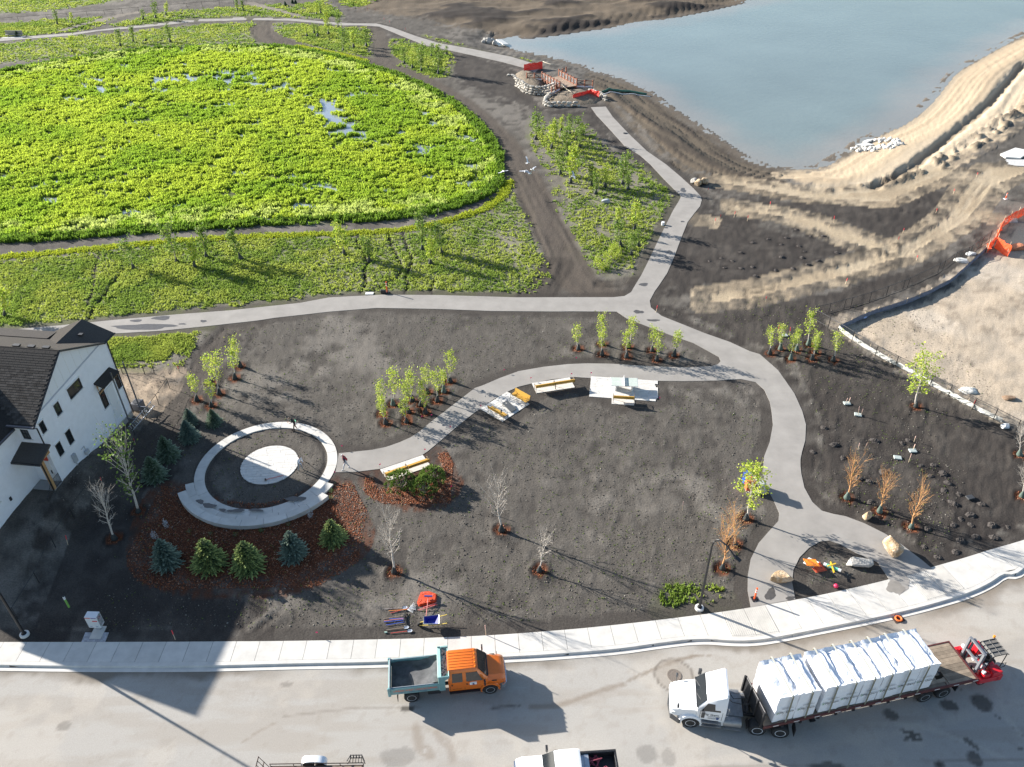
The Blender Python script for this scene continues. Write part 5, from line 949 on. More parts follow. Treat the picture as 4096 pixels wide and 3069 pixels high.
q = MB(); q.bb((-.6, -.5, ZD - .55), (-LT + .3, -.38, ZD - .07)); q.bb((-.6, .38, ZD - .55), (-LT + .3, .5, ZD - .07))
for k in range(12): q.bb((-.9 - k * 1.15, -1.3, ZD - .2), (-1.0 - k * 1.15, 1.3, ZD - .08))
for x_ in (-10.95, -12.2): q.bb((x_ - .08, -1.0, .45), (x_ + .08, 1.0, .62)); q.bb((x_ - .3, -.5, .6), (x_ + .3, .5, 1.0))
for s in (-1, 1): q.bb((-3.6, s * .9, .2), (-3.75, s * .8, 1.4)); q.bb((-3.5, s * .75, .12), (-3.85, s * 1.0, .18)); q.tube([(-3.7, s * .85, .4), (-4.8, s * .4, 1.3)], .04, 4)
q.build('frame', M_CHAS, tr)
for x_ in (-10.95, -12.2):
    for s in (-1, 1): wheel(tr, x_, s * .98, .5, .58, s, mat('dull_rim', (0.40, 0.42, 0.45), .45, .3))
for s in (-1, 1): q = MB(); q.box((-13.0, s * .98, .8), (.03, .6, .65)); q.build('mudflap', M_CHAS, tr)
q = MB(); q.bb((.0, -1.25, ZD - .3), (.07, 1.25, ZD + 1.28)); bev(q.build('headboard', M_BLACK, tr), .02, 1)
for yy in (-1.22, -.4, .4, 1.22): q = MB(); q.bb((.07, yy - .05, ZD - .2), (.16, yy + .05, ZD + 1.3)); q.build('headboard_post', M_CHAS, tr)
for k in range(9): q = MB(); q.box((-1.2 - k * 1.15, 1.37, ZD - .26), (.16, .14, .14)); q.build('strap_winch', M_CHAS, tr)

# white wrapped bundles on the deck, straps over them
def tw(x_, y_, z_): return (o_[0] + tv[0] * x_ + tl[0] * y_, o_[1] + tv[1] * x_ + tl[1] * y_, RZ + z_)
M_WRAP = mat('white_wrap', (0.80, 0.82, 0.86), .5, noise=(1.2, .04), bump=(2.2, .8, .12), spec=.4); M_INK = mat('ink_black', (0.012, 0.012, 0.018), .5); M_LEAF = mat('logo_green', (0.18, 0.42, 0.16), .5); M_STRAP = mat('strap_webbing', (0.20, 0.19, 0.14), .8); M_STRAPSUN = mat('strap_sunlit', (0.48, 0.47, 0.40), .8)
def bundle(L_, seed, ztop):
    r = np.random.RandomState(seed); q = MB(); nx, ny, nz = 9, 15, 10; idx_ = {}
    def V_(i, j, k):
        if (i, j, k) not in idx_:
            u, v_, w_ = i / (nx - 1), j / (ny - 1), k / (nz - 1); X = (u - .5) * L_; Y = (v_ - .5) * 2.46; Z_ = w_ * ztop
            nse = lambda a_, b_, s_: float(vnoise(np.array(a_ + seed * 7.3), np.array(b_ + seed * 3.1), s_)) - .5
            ed = min(u, 1 - u) * L_
            if k == nz - 1:
                Z_ += .11 * nse(u * 6, v_ * 7, 1) + (.08 if j in (0, ny - 1) else -.04) + .05 * nse(u * 3 + 5, v_ * 18, 8) - (.03 if ed < .02 else 0)
            X += .045 * nse(v_ * 7, w_ * 7, 2); Y += (.055 * nse(u * 6, w_ * 9, 3)) * (1 if j in (0, ny - 1) else 0)
            if k == 0: X *= .985
            idx_[(i, j, k)] = len(q.v); q.v.append((X, Y, Z_))
        return idx_[(i, j, k)]
    fs_ = []
    for i in range(nx - 1):
        for j in range(ny - 1): fs_.append((V_(i, j, nz - 1), V_(i + 1, j, nz - 1), V_(i + 1, j + 1, nz - 1), V_(i, j + 1, nz - 1))); fs_.append((V_(i, j, 0), V_(i, j + 1, 0), V_(i + 1, j + 1, 0), V_(i + 1, j, 0)))
    for k in range(nz - 1):
        for i in range(nx - 1): fs_.append((V_(i, 0, k), V_(i + 1, 0, k), V_(i + 1, 0, k + 1), V_(i, 0, k + 1))); fs_.append((V_(i, ny - 1, k), V_(i, ny - 1, k + 1), V_(i + 1, ny - 1, k + 1), V_(i + 1, ny - 1, k)))
        for j in range(ny - 1): fs_.append((V_(0, j, k), V_(0, j, k + 1), V_(0, j + 1, k + 1), V_(0, j + 1, k))); fs_.append((V_(nx - 1, j, k), V_(nx - 1, j + 1, k), V_(nx - 1, j + 1, k + 1), V_(nx - 1, j, k + 1)))
    q.f = fs_; q.mi = [0] * len(fs_); return q
names8 = ['foremost white wrapped bundle, right behind the headboard', 'second white wrapped bundle from the headboard, before the gap', 'white wrapped bundle just behind the gap in the load', 'fourth white wrapped bundle from the headboard', 'fifth white wrapped bundle from the headboard', 'sixth white wrapped bundle from the headboard', 'second to last white wrapped bundle on the trailer', 'rearmost white wrapped bundle, beside the bare plank deck']
xs = [-.55 - .66, -.55 - 1.98] + [-3.45 - 1.235 * (k + .5) for k in range(6)]
for k, xc in enumerate(xs):
    L_ = 1.29 if k < 2 else 1.21; ztop = 2.36 + rnd.uniform(-.05, .05)
    t = thing('wrapped_bundle', names8[k], 'bundle', tw(xc, rnd.uniform(-.03, .03), ZD + .06), ht + rnd.uniform(-.006, .006), 'white wrapped bundles on the flatbed')
    bundle(L_, k + 1, ztop).build('wrapping', M_WRAP, t, sm=True)
    q = MB()
    for yy in (-.9, 0, .9): q.bb((-L_ / 2 + .05, yy - .05, -.055), (L_ / 2 - .05, yy + .05, .0))
    q.build('timber_skid', M_TIMBER, t)
    text('lettering', 'Ply Gem', .27, M_INK, t, (-.08, 1.29, .92), (math.pi / 2, 0, math.pi))
    lm = MB(); lm.add([(.58, 1.29, .84), (.50, 1.29, .98), (.40, 1.29, 1.02), (.44, 1.29, .90)], [(0, 1, 2, 3), (3, 2, 1, 0)]); lm.build('leaf_logo', M_LEAF, t, fixn=False)
    lm = MB(); lm.bb((.3, 1.286, 1.28), (-.45, 1.292, 1.30)); lm.bb((.3, 1.286, 1.36), (-.3, 1.292, 1.38)); lm.build('fine_print', mat('grey_ink', (0.25, 0.26, 0.28), .5), t)
sx_ = [-1.35, -2.55, -4.1, -5.3, -6.5, -7.6, -8.75, -10.0]
for k, xc in enumerate(sx_):
    L_ = tw(xc, 0, 0); t = thing('cargo_strap', ['pale strap over the foremost bundle', 'pale strap over the second bundle before the gap', 'pale strap over the bundle just behind the gap', 'pale strap over the fourth bundle from the headboard', 'pale strap over the fifth bundle from the headboard', 'pale strap over the sixth bundle from the headboard', 'pale strap over the second to last bundle', 'rearmost pale strap, over the last bundle'][k], 'strap', (L_[0], L_[1], RZ), ht, 'straps over the white bundles')
    zt = ZD + 2.58; sk = rnd.uniform(-.06, .06); q = MB(); pts = [(sk, 1.38, ZD - .2), (sk * .4, 1.33, zt - .02), (0, 1.26, zt + .03), (-sk, 0, zt + .05), (0, -1.26, zt + .03), (0, -1.33, zt - .02), (0, -1.38, ZD - .2)]
    for i, (p0, p1) in enumerate(zip(pts[:-1], pts[1:])):
        q.cur = 1 if 1 <= i <= 4 else 0; dv = Vector(p1) - Vector(p0); nn = Vector((1, 0, 0)).cross(dv).normalized() * .008  # paler colour over the top of the strap: sunlight painted in
        q.add([Vector(p) + Vector((e, 0, 0)) + s * nn for p in (p0, p1) for e in (-.05, .05) for s in (-1, 1)], [(0, 1, 3, 2), (4, 6, 7, 5), (0, 4, 5, 1), (2, 3, 7, 6), (0, 2, 6, 4), (1, 5, 7, 3)])
    q.build('webbing', [M_STRAP, M_STRAPSUN], t)

# truck mounted forklift on the tail
L_ = tw(-LT - .98, .05, 0); fk = thing('forklift', 'red truck mounted forklift hanging on the rear of the flatbed', 'forklift', (L_[0], L_[1], RZ + .35), ht, None)
M_FR = mat('forklift_red', (0.58, 0.015, 0.025), .35, coat=.4); M_FG = mat('forklift_grey', (0.22, 0.23, 0.25), .45, .3)
q = MB(); q.bb((-.75, .55, .35), (.65, 1.25, .75)); q.bb((-.75, -1.25, .35), (.65, -.55, .75)); q.bb((-1.0, -1.25, .3), (-.55, 1.25, .85)); q.bb((-.9, .62, .75), (-.2, 1.2, 1.15)); bev(q.build('chassis', M_FR, fk), .05, 2)
q = MB(); q.bb((-.15, .75, .75), (.35, 1.15, 1.05)); q.bb((-.55, .1, .8), (.05, .5, 1.25)); q.bb((-.7, -.95, .75), (-.25, -.35, 1.45)); q.bb((-.1, -1.1, .75), (.4, -.65, .98)); bev(q.build('engine_cover', M_FR, fk), .04, 2)
q = MB()
for yy in (-.62, .62): q.bb((.42, yy - .07, .1), (.60, yy + .07, 2.55)); q.bb((.24, yy * .8 - .05, .2), (.38, yy * .8 + .05, 2.5))
for zz in (.6, 1.5, 2.5): q.bb((.44, -.6, zz - .06), (.56, .6, zz + .06))
q.bb((.25, -.5, 2.36), (.37, .5, 2.46)); q.build('mast', M_FG, fk)
for yy in (-.35, .35): q = MB(); q.bb((.6, yy - .06, .16), (1.7, yy + .06, .22)); q.bb((.58, yy - .06, .16), (.64, yy + .06, 1.0)); q.build('fork', M_CHAS, fk)
q = MB(); q.bb((-.55, .0, 1.15), (-.15, .5, 1.3)); q.bb((-.62, .0, 1.25), (-.5, .5, 1.75)); bev(q.build('seat', M_BLACK, fk), .04, 2)
cg = [(-1.05, -.2), (.0, -.2), (.0, .75), (-1.05, .75)]; q = MB()
for x_, y_ in cg: q.tube([(x_, y_, .8), (x_, y_, 2.35)], .03)
q.tube([(-1.05, .75, 1.3), (-1.4, .75, 1.25), (-1.4, .75, .9), (-1.05, .75, .8)], .025); q.tube([(.0, -.2, 1.3), (.0, .75, 1.3)], .025); cgo = q.build('overhead_guard', M_BLACK, fk)
q = MB(); q.loft([[(-1.1, -.28, 2.28), (-1.1, .83, 2.28), (-1.1, .83, 2.31), (-1.1, -.28, 2.31)], [(-.95, -.28, 2.4), (-.95, .83, 2.4), (-.95, .83, 2.43), (-.95, -.28, 2.43)], [(-.05, -.28, 2.4), (-.05, .83, 2.4), (-.05, .83, 2.43), (-.05, -.28, 2.43)], [(.1, -.28, 2.3), (.1, .83, 2.3), (.1, .83, 2.33), (.1, -.28, 2.33)]]); q.build('roof_mesh', mat('guard_mesh', (0.17, 0.16, 0.145), .7, .2), cgo)
q = MB()
for y_ in (-.28, .0, .28, .55, .83): q.tube([(-1.1, y_, 2.32), (-.95, y_, 2.45), (-.05, y_, 2.45), (.1, y_, 2.34)], .025, 4)
for x_ in (-.95, -.5, -.05): q.tube([(x_, -.28, 2.45), (x_, .83, 2.45)], .022, 4)
q.build('roof_bar', M_BLACK, cgo)
q = MB(); q.lathe([(.07, 0), (.08, .1), (.05, .16)], 10, 'z', (-.9, -.35, 2.5)); q.build('beacon', mat('amber_lens', (0.8, 0.25, 0.02), .2), fk)
wheel(fk, .25, 1.0, .36, .28, 1, mat('white_rim', (0.70, 0.72, 0.76), .35)); wheel(fk, .25, -1.0, .36, .28, -1, mat('white_rim', (0.70, 0.72, 0.76), .35)); wheel(fk, -1.2, .0, .33, .26, 1)
for yy, lm_ in ((.95, 1.2), (-.95, 1.2)): q = MB(); q.box((.30, yy, 1.15), (.14, .2, .2)); q.build('lamp', mat('lamp_lens', (0.75, 0.76, 0.74), .1), fk)
q = MB(); q.lathe([(.19, -.02), (.19, .02)], 14, 'x', (-.02, .25, 1.45)); q.tube([(-.02, .25, 1.45), (.2, .25, 1.1)], .03); q.tube([(.1, .55, 1.2), (.1, .58, 1.5)], .02); q.build('steering_wheel', M_BLACK, fk)
q = MB(); q.bb((-.45, -.2, .85), (.2, .0, 1.1)); q.bb((-.3, .5, .9), (.1, .6, 1.3)); q.build('hydraulics', mat('pale_grey_metal', (0.45, 0.46, 0.47), .5), fk)

# white pickup, cut by the lower edge of the picture
pa, pb = unp((2462, 2998), 1.0), unp((2312, 3008), 1.0); pv = (pb - pa)[:2]; pv /= np.linalg.norm(pv); hp = math.atan2(pv[1], pv[0]); pl_ = np.array([-pv[1], pv[0]]); o_ = pa[:2] + pl_ * .98
pk = thing('pickup_truck', 'white crew cab pickup with an open black bed at the lower edge', 'pickup truck', (o_[0], o_[1], RZ), hp)   # origin at the tail, x forward, far side is -y
Wp = .98
for x_ in (1.15, 4.75):
    for s in (-1, 1): wheel(pk, x_, s * .82, .40, .27, s)
q = MB(); q.loft([sec(2.15, .45, 1.05, 1.98, .95, .98, .74, .1), sec(2.3, .45, 1.05, 2.02, .96, .99, .76, .1), sec(3.2, .45, 1.05, 2.02, .96, .99, .76, .1), sec(3.55, .45, 1.05, 1.97, .96, .99, .74, .1), sec(4.3, .45, 1.05, 1.32, .96, .98, .82, .06), sec(4.4, .45, 1.0, 1.28, .96, .98, .84, .1), sec(5.4, .45, 1.0, 1.18, .95, .97, .8, .1), sec(5.75, .5, .9, 1.06, .86, .9, .7, .1)]); q.build('body', M_WP, pk, sm=True)
q = MB(); q.bb((.1, -Wp, .5), (2.15, -Wp + .09, 1.12)); q.bb((.1, Wp - .09, .5), (2.15, Wp, 1.12)); q.bb((.0, -Wp, .5), (.09, Wp, 1.10)); bev(q.build('bed_side', M_WP, pk), .02, 1)
q = MB(); q.bb((.09, -Wp + .09, .55), (2.14, Wp - .09, .62)); q.bb((.09, -Wp + .09, .6), (.11, Wp - .09, 1.0)); q.bb((.09, -Wp + .09, .6), (2.14, -Wp + .11, 1.08)); q.build('bed_liner', M_BLACK, pk)
q = MB(); q.bb((-.01, -Wp - .01, 1.105), (2.15, -Wp + .1, 1.14)); q.bb((-.01, Wp - .1, 1.105), (2.15, Wp + .01, 1.14)); q.bb((-.01, -Wp + .1, 1.085), (.1, Wp - .1, 1.12)); q.build('bed_cap', M_BLACK, pk)
quad('windshield', [(3.62, -.68, 1.93), (3.62, .68, 1.93), (4.26, .8, 1.37), (4.26, -.8, 1.37)][::-1], M_GLASS, pk, .02)
quad('rear_window', [(2.16, -.6, 1.9), (2.16, .6, 1.9), (2.12, .65, 1.4), (2.12, -.65, 1.4)], M_GLASS, pk, .02)
for s in (-1, 1):
    for x0, x1 in ((2.4, 3.05), (3.12, 3.9)): P4 = [(x0, 1.25), (x1, 1.25), (min(x1, 3.55), 1.85), (x0 + .03, 1.85)]; P4 = P4 if s < 0 else P4[::-1]; quad('window', [(p[0], s * (.99 - (p[1] - 1.05) / .87 * .235 + .012), p[1]) for p in P4], M_GLASS, pk, .02)
    q = MB(); q.box((3.95, s * 1.18, 1.35), (.14, .3, .24)); q.tube([(3.95, s * .95, 1.25), (3.95, s * 1.1, 1.3)], .03); bev(q.build('mirror', M_BLACK, pk), .03, 1)
for k in range(4): q = MB(); q.box((2.75, -.45 + k * .3, 2.022), (.75, .025, .012)); q.build('roof_rib', M_WP, pk)
q = MB(); q.bb((1.85, -.9, .62), (2.05, .9, 1.0)); q.bb((1.6, -.85, 1.02), (1.85, .85, 1.06)); q.build('tool_box', M_ALU, pk)
q = MB(); q.bb((5.72, -.9, .5), (5.86, .9, .72)); q.build('bumper', M_CHROME, pk)
Lc = (o_[0] + pv[0] * 1.2 - pl_[0] * .3, o_[1] + pv[1] * 1.2 - pl_[1] * .3, RZ + .62); q = MB(); r_ = random.Random(5)
for k in range(14):
    p0 = Vector((r_.uniform(-.35, .35), r_.uniform(-.4, .4), r_.uniform(.04, .25))); q.tube([p0, p0 + Vector((r_.uniform(-.3, .3), r_.uniform(-.3, .3), r_.uniform(-.05, .12))), p0 + Vector((r_.uniform(-.5, .5), r_.uniform(-.5, .5), r_.uniform(-.1, .1)))], .035, 5)
o = q.build('tangled_straps', mat('dull_pink_strap', (0.34, 0.07, 0.10), .8), loc=Lc); tag(o, 'tangle of dull pink straps lying in the black pickup bed', 'straps')

# utility trailer, cut by the lower edge of the picture
ZU = zf(1000, 2900, 2.542); pa, pb = unp(ZU(200, 398), .75), unp(ZU(1150, 385), .75); uv = (pb - pa)[:2]; LU = np.linalg.norm(uv); uv /= LU; hu = math.atan2(uv[1], uv[0]); un = np.array([-uv[1], uv[0]]); o_ = pa[:2] - un * 1.0
ut = thing('utility_trailer', 'plank deck utility trailer with a ramp gate at the lower edge', 'trailer', (o_[0], o_[1], RZ), hu)
for k in range(10): q = MB(); q.bb((.05, -.95 + k * .19, .58), (LU - .1, -.77 + k * .19, .63)); q.build('plank', M_PLANK, ut)
M_RUST = mat('dark_rusty_steel', (0.06, 0.035, 0.025), .8, noise=(6, .4)); q = MB()
for s in (-1, 1):
    q.tube([(0, s, .85), (LU, s, .85)], .03, 4); q.bb((0, s * 1.0, .5), (LU, s * .94, .64))
    for k in range(5): q.tube([(LU * k / 4, s, .6), (LU * k / 4, s, .86)], .025, 4)
q.build('side_frame', M_RUST, ut)
for s in (-1, 1):
    q = MB(); xc = LU * .46; q.loft([[(xc + math.cos(t) * .72, s * 1.03, .55 + math.sin(t) ** .6 * .42) if 0 < t < math.pi else (xc + math.cos(t) * .75, s * 1.03, .5), (xc + math.cos(t) * .72, s * 1.42, .55 + (math.sin(t) ** .6 * .42 if 0 < t < math.pi else -.05))] + [(xc + math.cos(t) * .68, s * 1.42, .5 + (math.sin(t) ** .6 * .40 if 0 < t < math.pi else -.02)), (xc + math.cos(t) * .68, s * 1.03, .5 + (math.sin(t) ** .6 * .40 if 0 < t < math.pi else -.02))] for t in [math.pi * k / 12 for k in range(13)]]); q.build('fender', M_WP, ut, sm=True)
    for dx in (-.36, .36): wheel(ut, LU * .46 + dx, s * 1.22, .33, .2, s)
q = MB()
for yy in np.linspace(-.95, .95, 9): q.tube([(-.05, yy, .6), (-.45, yy, 1.75)], .022, 4)
for t in (0, .5, 1): q.tube([(-.05 - .4 * t, -.97, .6 + 1.15 * t), (-.05 - .4 * t, .97, .6 + 1.15 * t)], .03, 4)
q.build('ramp_gate', M_RUST, ut)
q = MB()
for zz in (.75, 1.05): q.tube([(LU - .9, 1.0, zz), (LU - .75, 1.35, zz), (LU - .1, 1.35, zz), (LU + .1, 1.0, zz)], .03, 4)
for x_ in np.linspace(LU - .75, LU - .1, 5): q.tube([(x_, 1.35, .7), (x_, 1.35, 1.1)], .025, 4); q.tube([(x_, 1.0, .9), (x_, 1.35, 1.05)], .02, 4)
q.build('tool_rack', M_BLACK, ut)
q = MB(); q.tube([(LU, -.9, .5), (LU + 1.3, 0, .5)], .05, 4); q.tube([(LU, .9, .5), (LU + 1.3, 0, .5)], .05, 4); q.build('drawbar', M_CHAS, ut)
q = MB(); q.bb((.15, .35, .63), (.75, .8, .68)); o = q.build('loose_board', mat('fresh_board', (0.55, 0.45, 0.32), .8), ut)
# ------------------------------------------------------------------ vegetation
M_BARK = mat('grey_bark', (0.33, 0.29, 0.24), .9, noise=(12, .3)); M_PALEBARK = mat('pale_bark', (0.52, 0.47, 0.41), .9, noise=(12, .25)); M_AMBER = mat('amber_bark', (0.55, 0.30, 0.13), .9, noise=(10, .25))
M_LEAVES = colmat('leaves', .6, (), ((6, .15),), trans=.42, spec=.25); M_NEEDLE = colmat('needles', .7, (), ((8, .2),), trans=.15, spec=.2)
M_BAGD = mat('dark_bag', (0.026, 0.032, 0.032), .55, bump=(9, .6, .04), coord='obj'); M_BAGG = mat('green_bag', (0.085, 0.12, 0.10), .6, bump=(9, .6, .04), coord='obj')
class QB:   # quad cloud with colours
    def __init__(s): s.v = []; s.c = []
    def leaf(s, p, size, r, col, up=None):
        a = Vector((r.gauss(0, 1), r.gauss(0, 1), r.gauss(0, .7))).normalized(); b_ = a.cross(Vector((r.gauss(0, 1), r.gauss(0, 1), r.gauss(0, 1)))).normalized(); a *= size * .5; b_ *= size * .36; p = Vector(p)
        s.v += [p - a, p + b_, p + a, p - b_]; s.c += [col] * 4
    def strip(s, p, q, w, side, col, tipcol=None):
        p, q = Vector(p), Vector(q); s.v += [p - side * w, p + side * w, q + side * w * .25, q - side * w * .25]; s.c += [col, col, tipcol or col, tipcol or col]
    def mesh(s, name, m):
        V_ = np.array([tuple(p) for p in s.v]); return npmesh(name, V_, np.arange(len(V_)).reshape(-1, 4), m, np.array(s.c))
def deciduous(seed, h, clear, wid, nbr, leaf, lsz, cols, bark, vase=.55, sub=3, leafless=False):
    r = random.Random(seed); t = MB(); q = QB(); r0 = .022 * h ** .9
    tp = [Vector((0, 0, 0))]; n = 7
    for k in range(1, n + 1): tp.append(Vector((tp[-1].x + r.gauss(0, .012) * h, tp[-1].y + r.gauss(0, .012) * h, h * k / n)))
    t.tube(tp, [r0 * (1 - .85 * k / n) for k in range(n + 1)], 6)
    def onT(u): u *= n; i = min(int(u), n - 1); return tp[i].lerp(tp[i + 1], u - i)
    tips = []
    for k in range(nbr):
        u = clear + (1 - clear) * (k + r.random()) / nbr * .93; p = onT(u); az = k * 2.4 + r.uniform(-.5, .5); prof_w = wid * (math.sin(math.pi * min(1, max(.06, (u - clear) / (1 - clear) * .82 + .16))) ** .8) * r.uniform(.65, 1.15)
        el = vase + (1.25 - vase) * (u - clear) / (1 - clear) + r.uniform(-.15, .15); d = Vector((math.cos(az) * math.cos(el), math.sin(az) * math.cos(el), math.sin(el))); L = prof_w / max(.35, math.cos(el)); L = min(L, h * .5)
        e = p + d * L * .6 + Vector((0, 0, .02 * h)); f = p + d * L + Vector((0, 0, .05 * h)); rb = r0 * .42 * (1 - u * .6); t.tube([p, e, f], [rb, rb * .6, rb * .25], 4, False); tips += [(p.lerp(e, .6), .6), (e, .9), (f, 1)]
        for j in range(sub):
            v = r.uniform(.3, .95); a = p.lerp(e, v / .6) if v < .6 else e.lerp(f, (v - .6) / .4); dd = (d + Vector((r.gauss(0, .5), r.gauss(0, .5), r.gauss(.25, .3)))).normalized(); b_ = a + dd * L * r.uniform(.25, .5); t.tube([a, b_], [rb * .45, rb * .15], 3, False); tips += [(b_, 1), (a.lerp(b_, .5), .8)]
            if leafless:
                for _ in range(2): g = a.lerp(b_, r.uniform(.4, .9)); t.tube([g, g + (dd + Vector((r.gauss(0, .5), r.gauss(0, .5), r.gauss(.2, .3)))).normalized() * L * r.uniform(.12, .28)], [rb * .22, rb * .10], 3, False)
    tips += [(tp[-1], 1), (tp[-2].lerp(tp[-1], .5), 1)]
    for _ in range(leaf):
        p, w = r.choice(tips); s = .07 * h ** .5 * r.choice((.6, 1, 1.4)); c = r.choice(cols); k = r.uniform(.7, 1.25); q.leaf(p + Vector((r.gauss(0, s), r.gauss(0, s), r.gauss(0, s))), lsz * r.uniform(.6, 1.35), r, tuple(x_ * k for x_ in c))
    return t.mesh('trunk', bark, sm='all', fixn=False), (q.mesh('crown', M_LEAVES) if leaf else None)
LIMEC = [(0.38, 0.50, 0.05), (0.48, 0.56, 0.06), (0.28, 0.40, 0.05), (0.55, 0.58, 0.12)]; GREENC = [(0.15, 0.25, 0.035), (0.22, 0.33, 0.045), (0.10, 0.18, 0.03), (0.32, 0.38, 0.12)]
PROTO = {'sapling': [deciduous(s, 3.0, .36, .42 + .05 * (s % 3), 16, 430, .13, LIMEC, M_PALEBARK, .75) for s in range(1, 7)],
         'lawntree': [deciduous(s, 3.6, .24, .68 + .1 * (s % 3), 20, 640, .23, GREENC if s % 2 else LIMEC, M_BARK, .6) for s in range(11, 17)],
         'bigtree': [deciduous(s, 4.6, .30, 1.15, 22, 1000, .17, LIMEC, M_PALEBARK, .55, 4) for s in range(21, 24)],
         'bare': [deciduous(s, 4.0, .28, .85, 22, 0, .1, LIMEC, M_PALEBARK, .7, 6, True) for s in range(31, 34)],
         'amber': [deciduous(s, 3.6, .22, .70, 24, 110, .06, [(0.55, 0.38, 0.14), (0.45, 0.42, 0.12)], M_AMBER, .85, 6, True) for s in range(41, 44)]}
PROTO['shadetree'] = [deciduous(81, 4.6, .24, 1.0, 26, 520, .15, [(0.16, 0.25, 0.05), (0.12, 0.2, 0.04)], M_PALEBARK, .65, 5)]  # leaf greens darkened: the house shade is put into the colour
PH = {'shadetree': 4.6, 'sapling': 3.0, 'lawntree': 3.6, 'bigtree': 4.6, 'bare': 4.0, 'amber': 3.6}
def bagmesh(m):
    q = MB(); r = random.Random(2); q.lathe([(.25, 0), (.27, .10), (.22, .32), (.15, .58), (.09, .78), (.06, .84)], 12); q.v = [(a * r.uniform(.9, 1.1), b_ * r.uniform(.9, 1.1), c) for a, b_, c in q.v]; return q.mesh('watering_bag', m, sm='all')
BAG = {'d': bagmesh(M_BAGD), 'g': bagmesh(M_BAGG)}
KN = {'shadetree': 'young_tree', 'sapling': 'sapling', 'lawntree': 'young_tree', 'bigtree': 'young_tree', 'bare': 'leafless_tree', 'amber': 'leafless_tree'}
def obj_of(name, me, par): o = bpy.data.objects.new(name, me); C.objects.link(o); o.parent = par; return o
for i, T in enumerate(TREES):
    w = unp(T['foot']); z0 = gz(w[0], w[1])[0]; h = max(1.0, hgt(T['foot'], T['tip'][1])); k = T['kind']; tm, cm = PROTO[k][(i * 5 + i // 3) % len(PROTO[k])]; s = h / PH[k]
    if T['bag'] == 'g' and k == 'sapling' and 'grove' in T['label']: s = min(s, 1.2)
    t = thing(KN[k], T['label'], 'tree', (w[0], w[1], z0 - .03), rnd.uniform(0, 6.28), T['group']); sw_ = (s + 1) / 2 if s > 1 else s
    ox = max(-.25 * h, min(.25 * h, unp(T['tip'], h)[0] - w[0])); qz = t.rotation_euler.to_quaternion(); t.rotation_mode = 'QUATERNION'; t.rotation_quaternion = Vector((0, 0, 1)).rotation_difference(Vector((ox, 0, h)).normalized()) @ qz
    a = obj_of('trunk', tm, t); a.scale = (sw_, sw_, s)
    if cm: b_ = obj_of('crown', cm, t); b_.scale = (sw_, sw_, s)
    if T['bag']: b_ = obj_of('watering_bag', BAG[T['bag']], t); f = rnd.uniform(.72, .92) * (1 + w[1] / 600); b_.scale = (f, f, f * rnd.uniform(.85, 1.15)); b_.rotation_euler = (rnd.uniform(-.05, .05), rnd.uniform(-.05, .05), rnd.uniform(0, 6))
    if T['ring']: RINGS.append((w[0], w[1], .5))
# spruces and pines
def spruce(seed, h, R, tipc, base):
    r = random.Random(seed); q = QB(); t = MB(); t.tube([(0, 0, 0), (0, 0, h * .96)], [.035 * h, .008], 6); n = 24
    for k in range(n):
        u = k / (n - 1); z_ = h * (.06 + .90 * u); Rk = R * (1 - u) ** .82 * r.uniform(.9, 1.08) + .04; nb = max(5, int(15 * (1 - u) + 5))
        for j in range(nb):
            az = 2 * math.pi * (j + r.random() * .8) / nb + k; L = Rk * r.uniform(.75, 1.12); rise = .10 + .5 * u; d = Vector((math.cos(az), math.sin(az), rise - .12)); p0 = Vector((0, 0, z_)); sd_ = Vector((-math.sin(az), math.cos(az), 0)); up = Vector((0, 0, 1))
            for m_ in range(4):
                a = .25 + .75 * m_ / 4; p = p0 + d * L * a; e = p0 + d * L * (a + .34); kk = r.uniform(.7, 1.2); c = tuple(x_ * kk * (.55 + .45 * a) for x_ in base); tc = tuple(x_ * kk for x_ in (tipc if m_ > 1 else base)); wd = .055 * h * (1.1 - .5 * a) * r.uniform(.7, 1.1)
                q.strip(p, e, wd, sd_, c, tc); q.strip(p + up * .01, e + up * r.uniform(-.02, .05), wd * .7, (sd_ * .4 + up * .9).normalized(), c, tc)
                for sg_ in (-1, 1): q.strip(p, p + (d.normalized() * .7 + sd_ * sg_ * .8 + up * r.uniform(-.05, .2)) * L * .22, wd * .45, up if r.random() < .5 else d.normalized().cross(up), c, tc)
    for j in range(5): q.strip((0, 0, h * .92), (r.uniform(-.04, .04), r.uniform(-.04, .04), h), .02, Vector((math.cos(j), math.sin(j), 0)), base, tipc)
    return t.mesh('trunk', M_BARK, fixn=False), q.mesh('crown', M_NEEDLE)
BLUE = (0.15, 0.225, 0.19); GRN = (0.12, 0.19, 0.095); TIP = (0.30, 0.37, 0.28); YTIP = (0.48, 0.55, 0.18)
SP = [spruce(51, 2.6, 1.0, TIP, BLUE), spruce(52, 2.6, 1.05, YTIP, GRN), spruce(53, 2.6, .95, TIP, BLUE), spruce(54, 2.6, 1.0, TIP, GRN)]
def put_spruce(Z, foot, tip, var, label, group):
    F_ = Z(*foot); w = unp(F_); h = hgt(F_, Z(*tip)[1]); t = thing('spruce_tree', label, 'spruce', (w[0], w[1], gz(w[0], w[1])[0] - .03), rnd.uniform(0, 6), group); s = h / 2.6
    for nm, me in zip(('trunk', 'crown'), SP[var]): o = obj_of(nm, me, t); o.scale = (s * .95, s * .95, s * .92)
for k, (Z, f, tp_, v) in enumerate([(R2, (1040, 395), (1000, 225), 0), (R2, (1305, 405), (1260, 225), 1), (R2, (1545, 415), (1510, 240), 1), (R3, (325, 960), (285, 760), 2), (R3, (615, 850), (580, 680), 1)]):
    put_spruce(Z, f, tp_, v, 'plump spruce in the red brown mulch bed, %s from the left' % ordn(k, 0), 'spruces in the mulch bed')
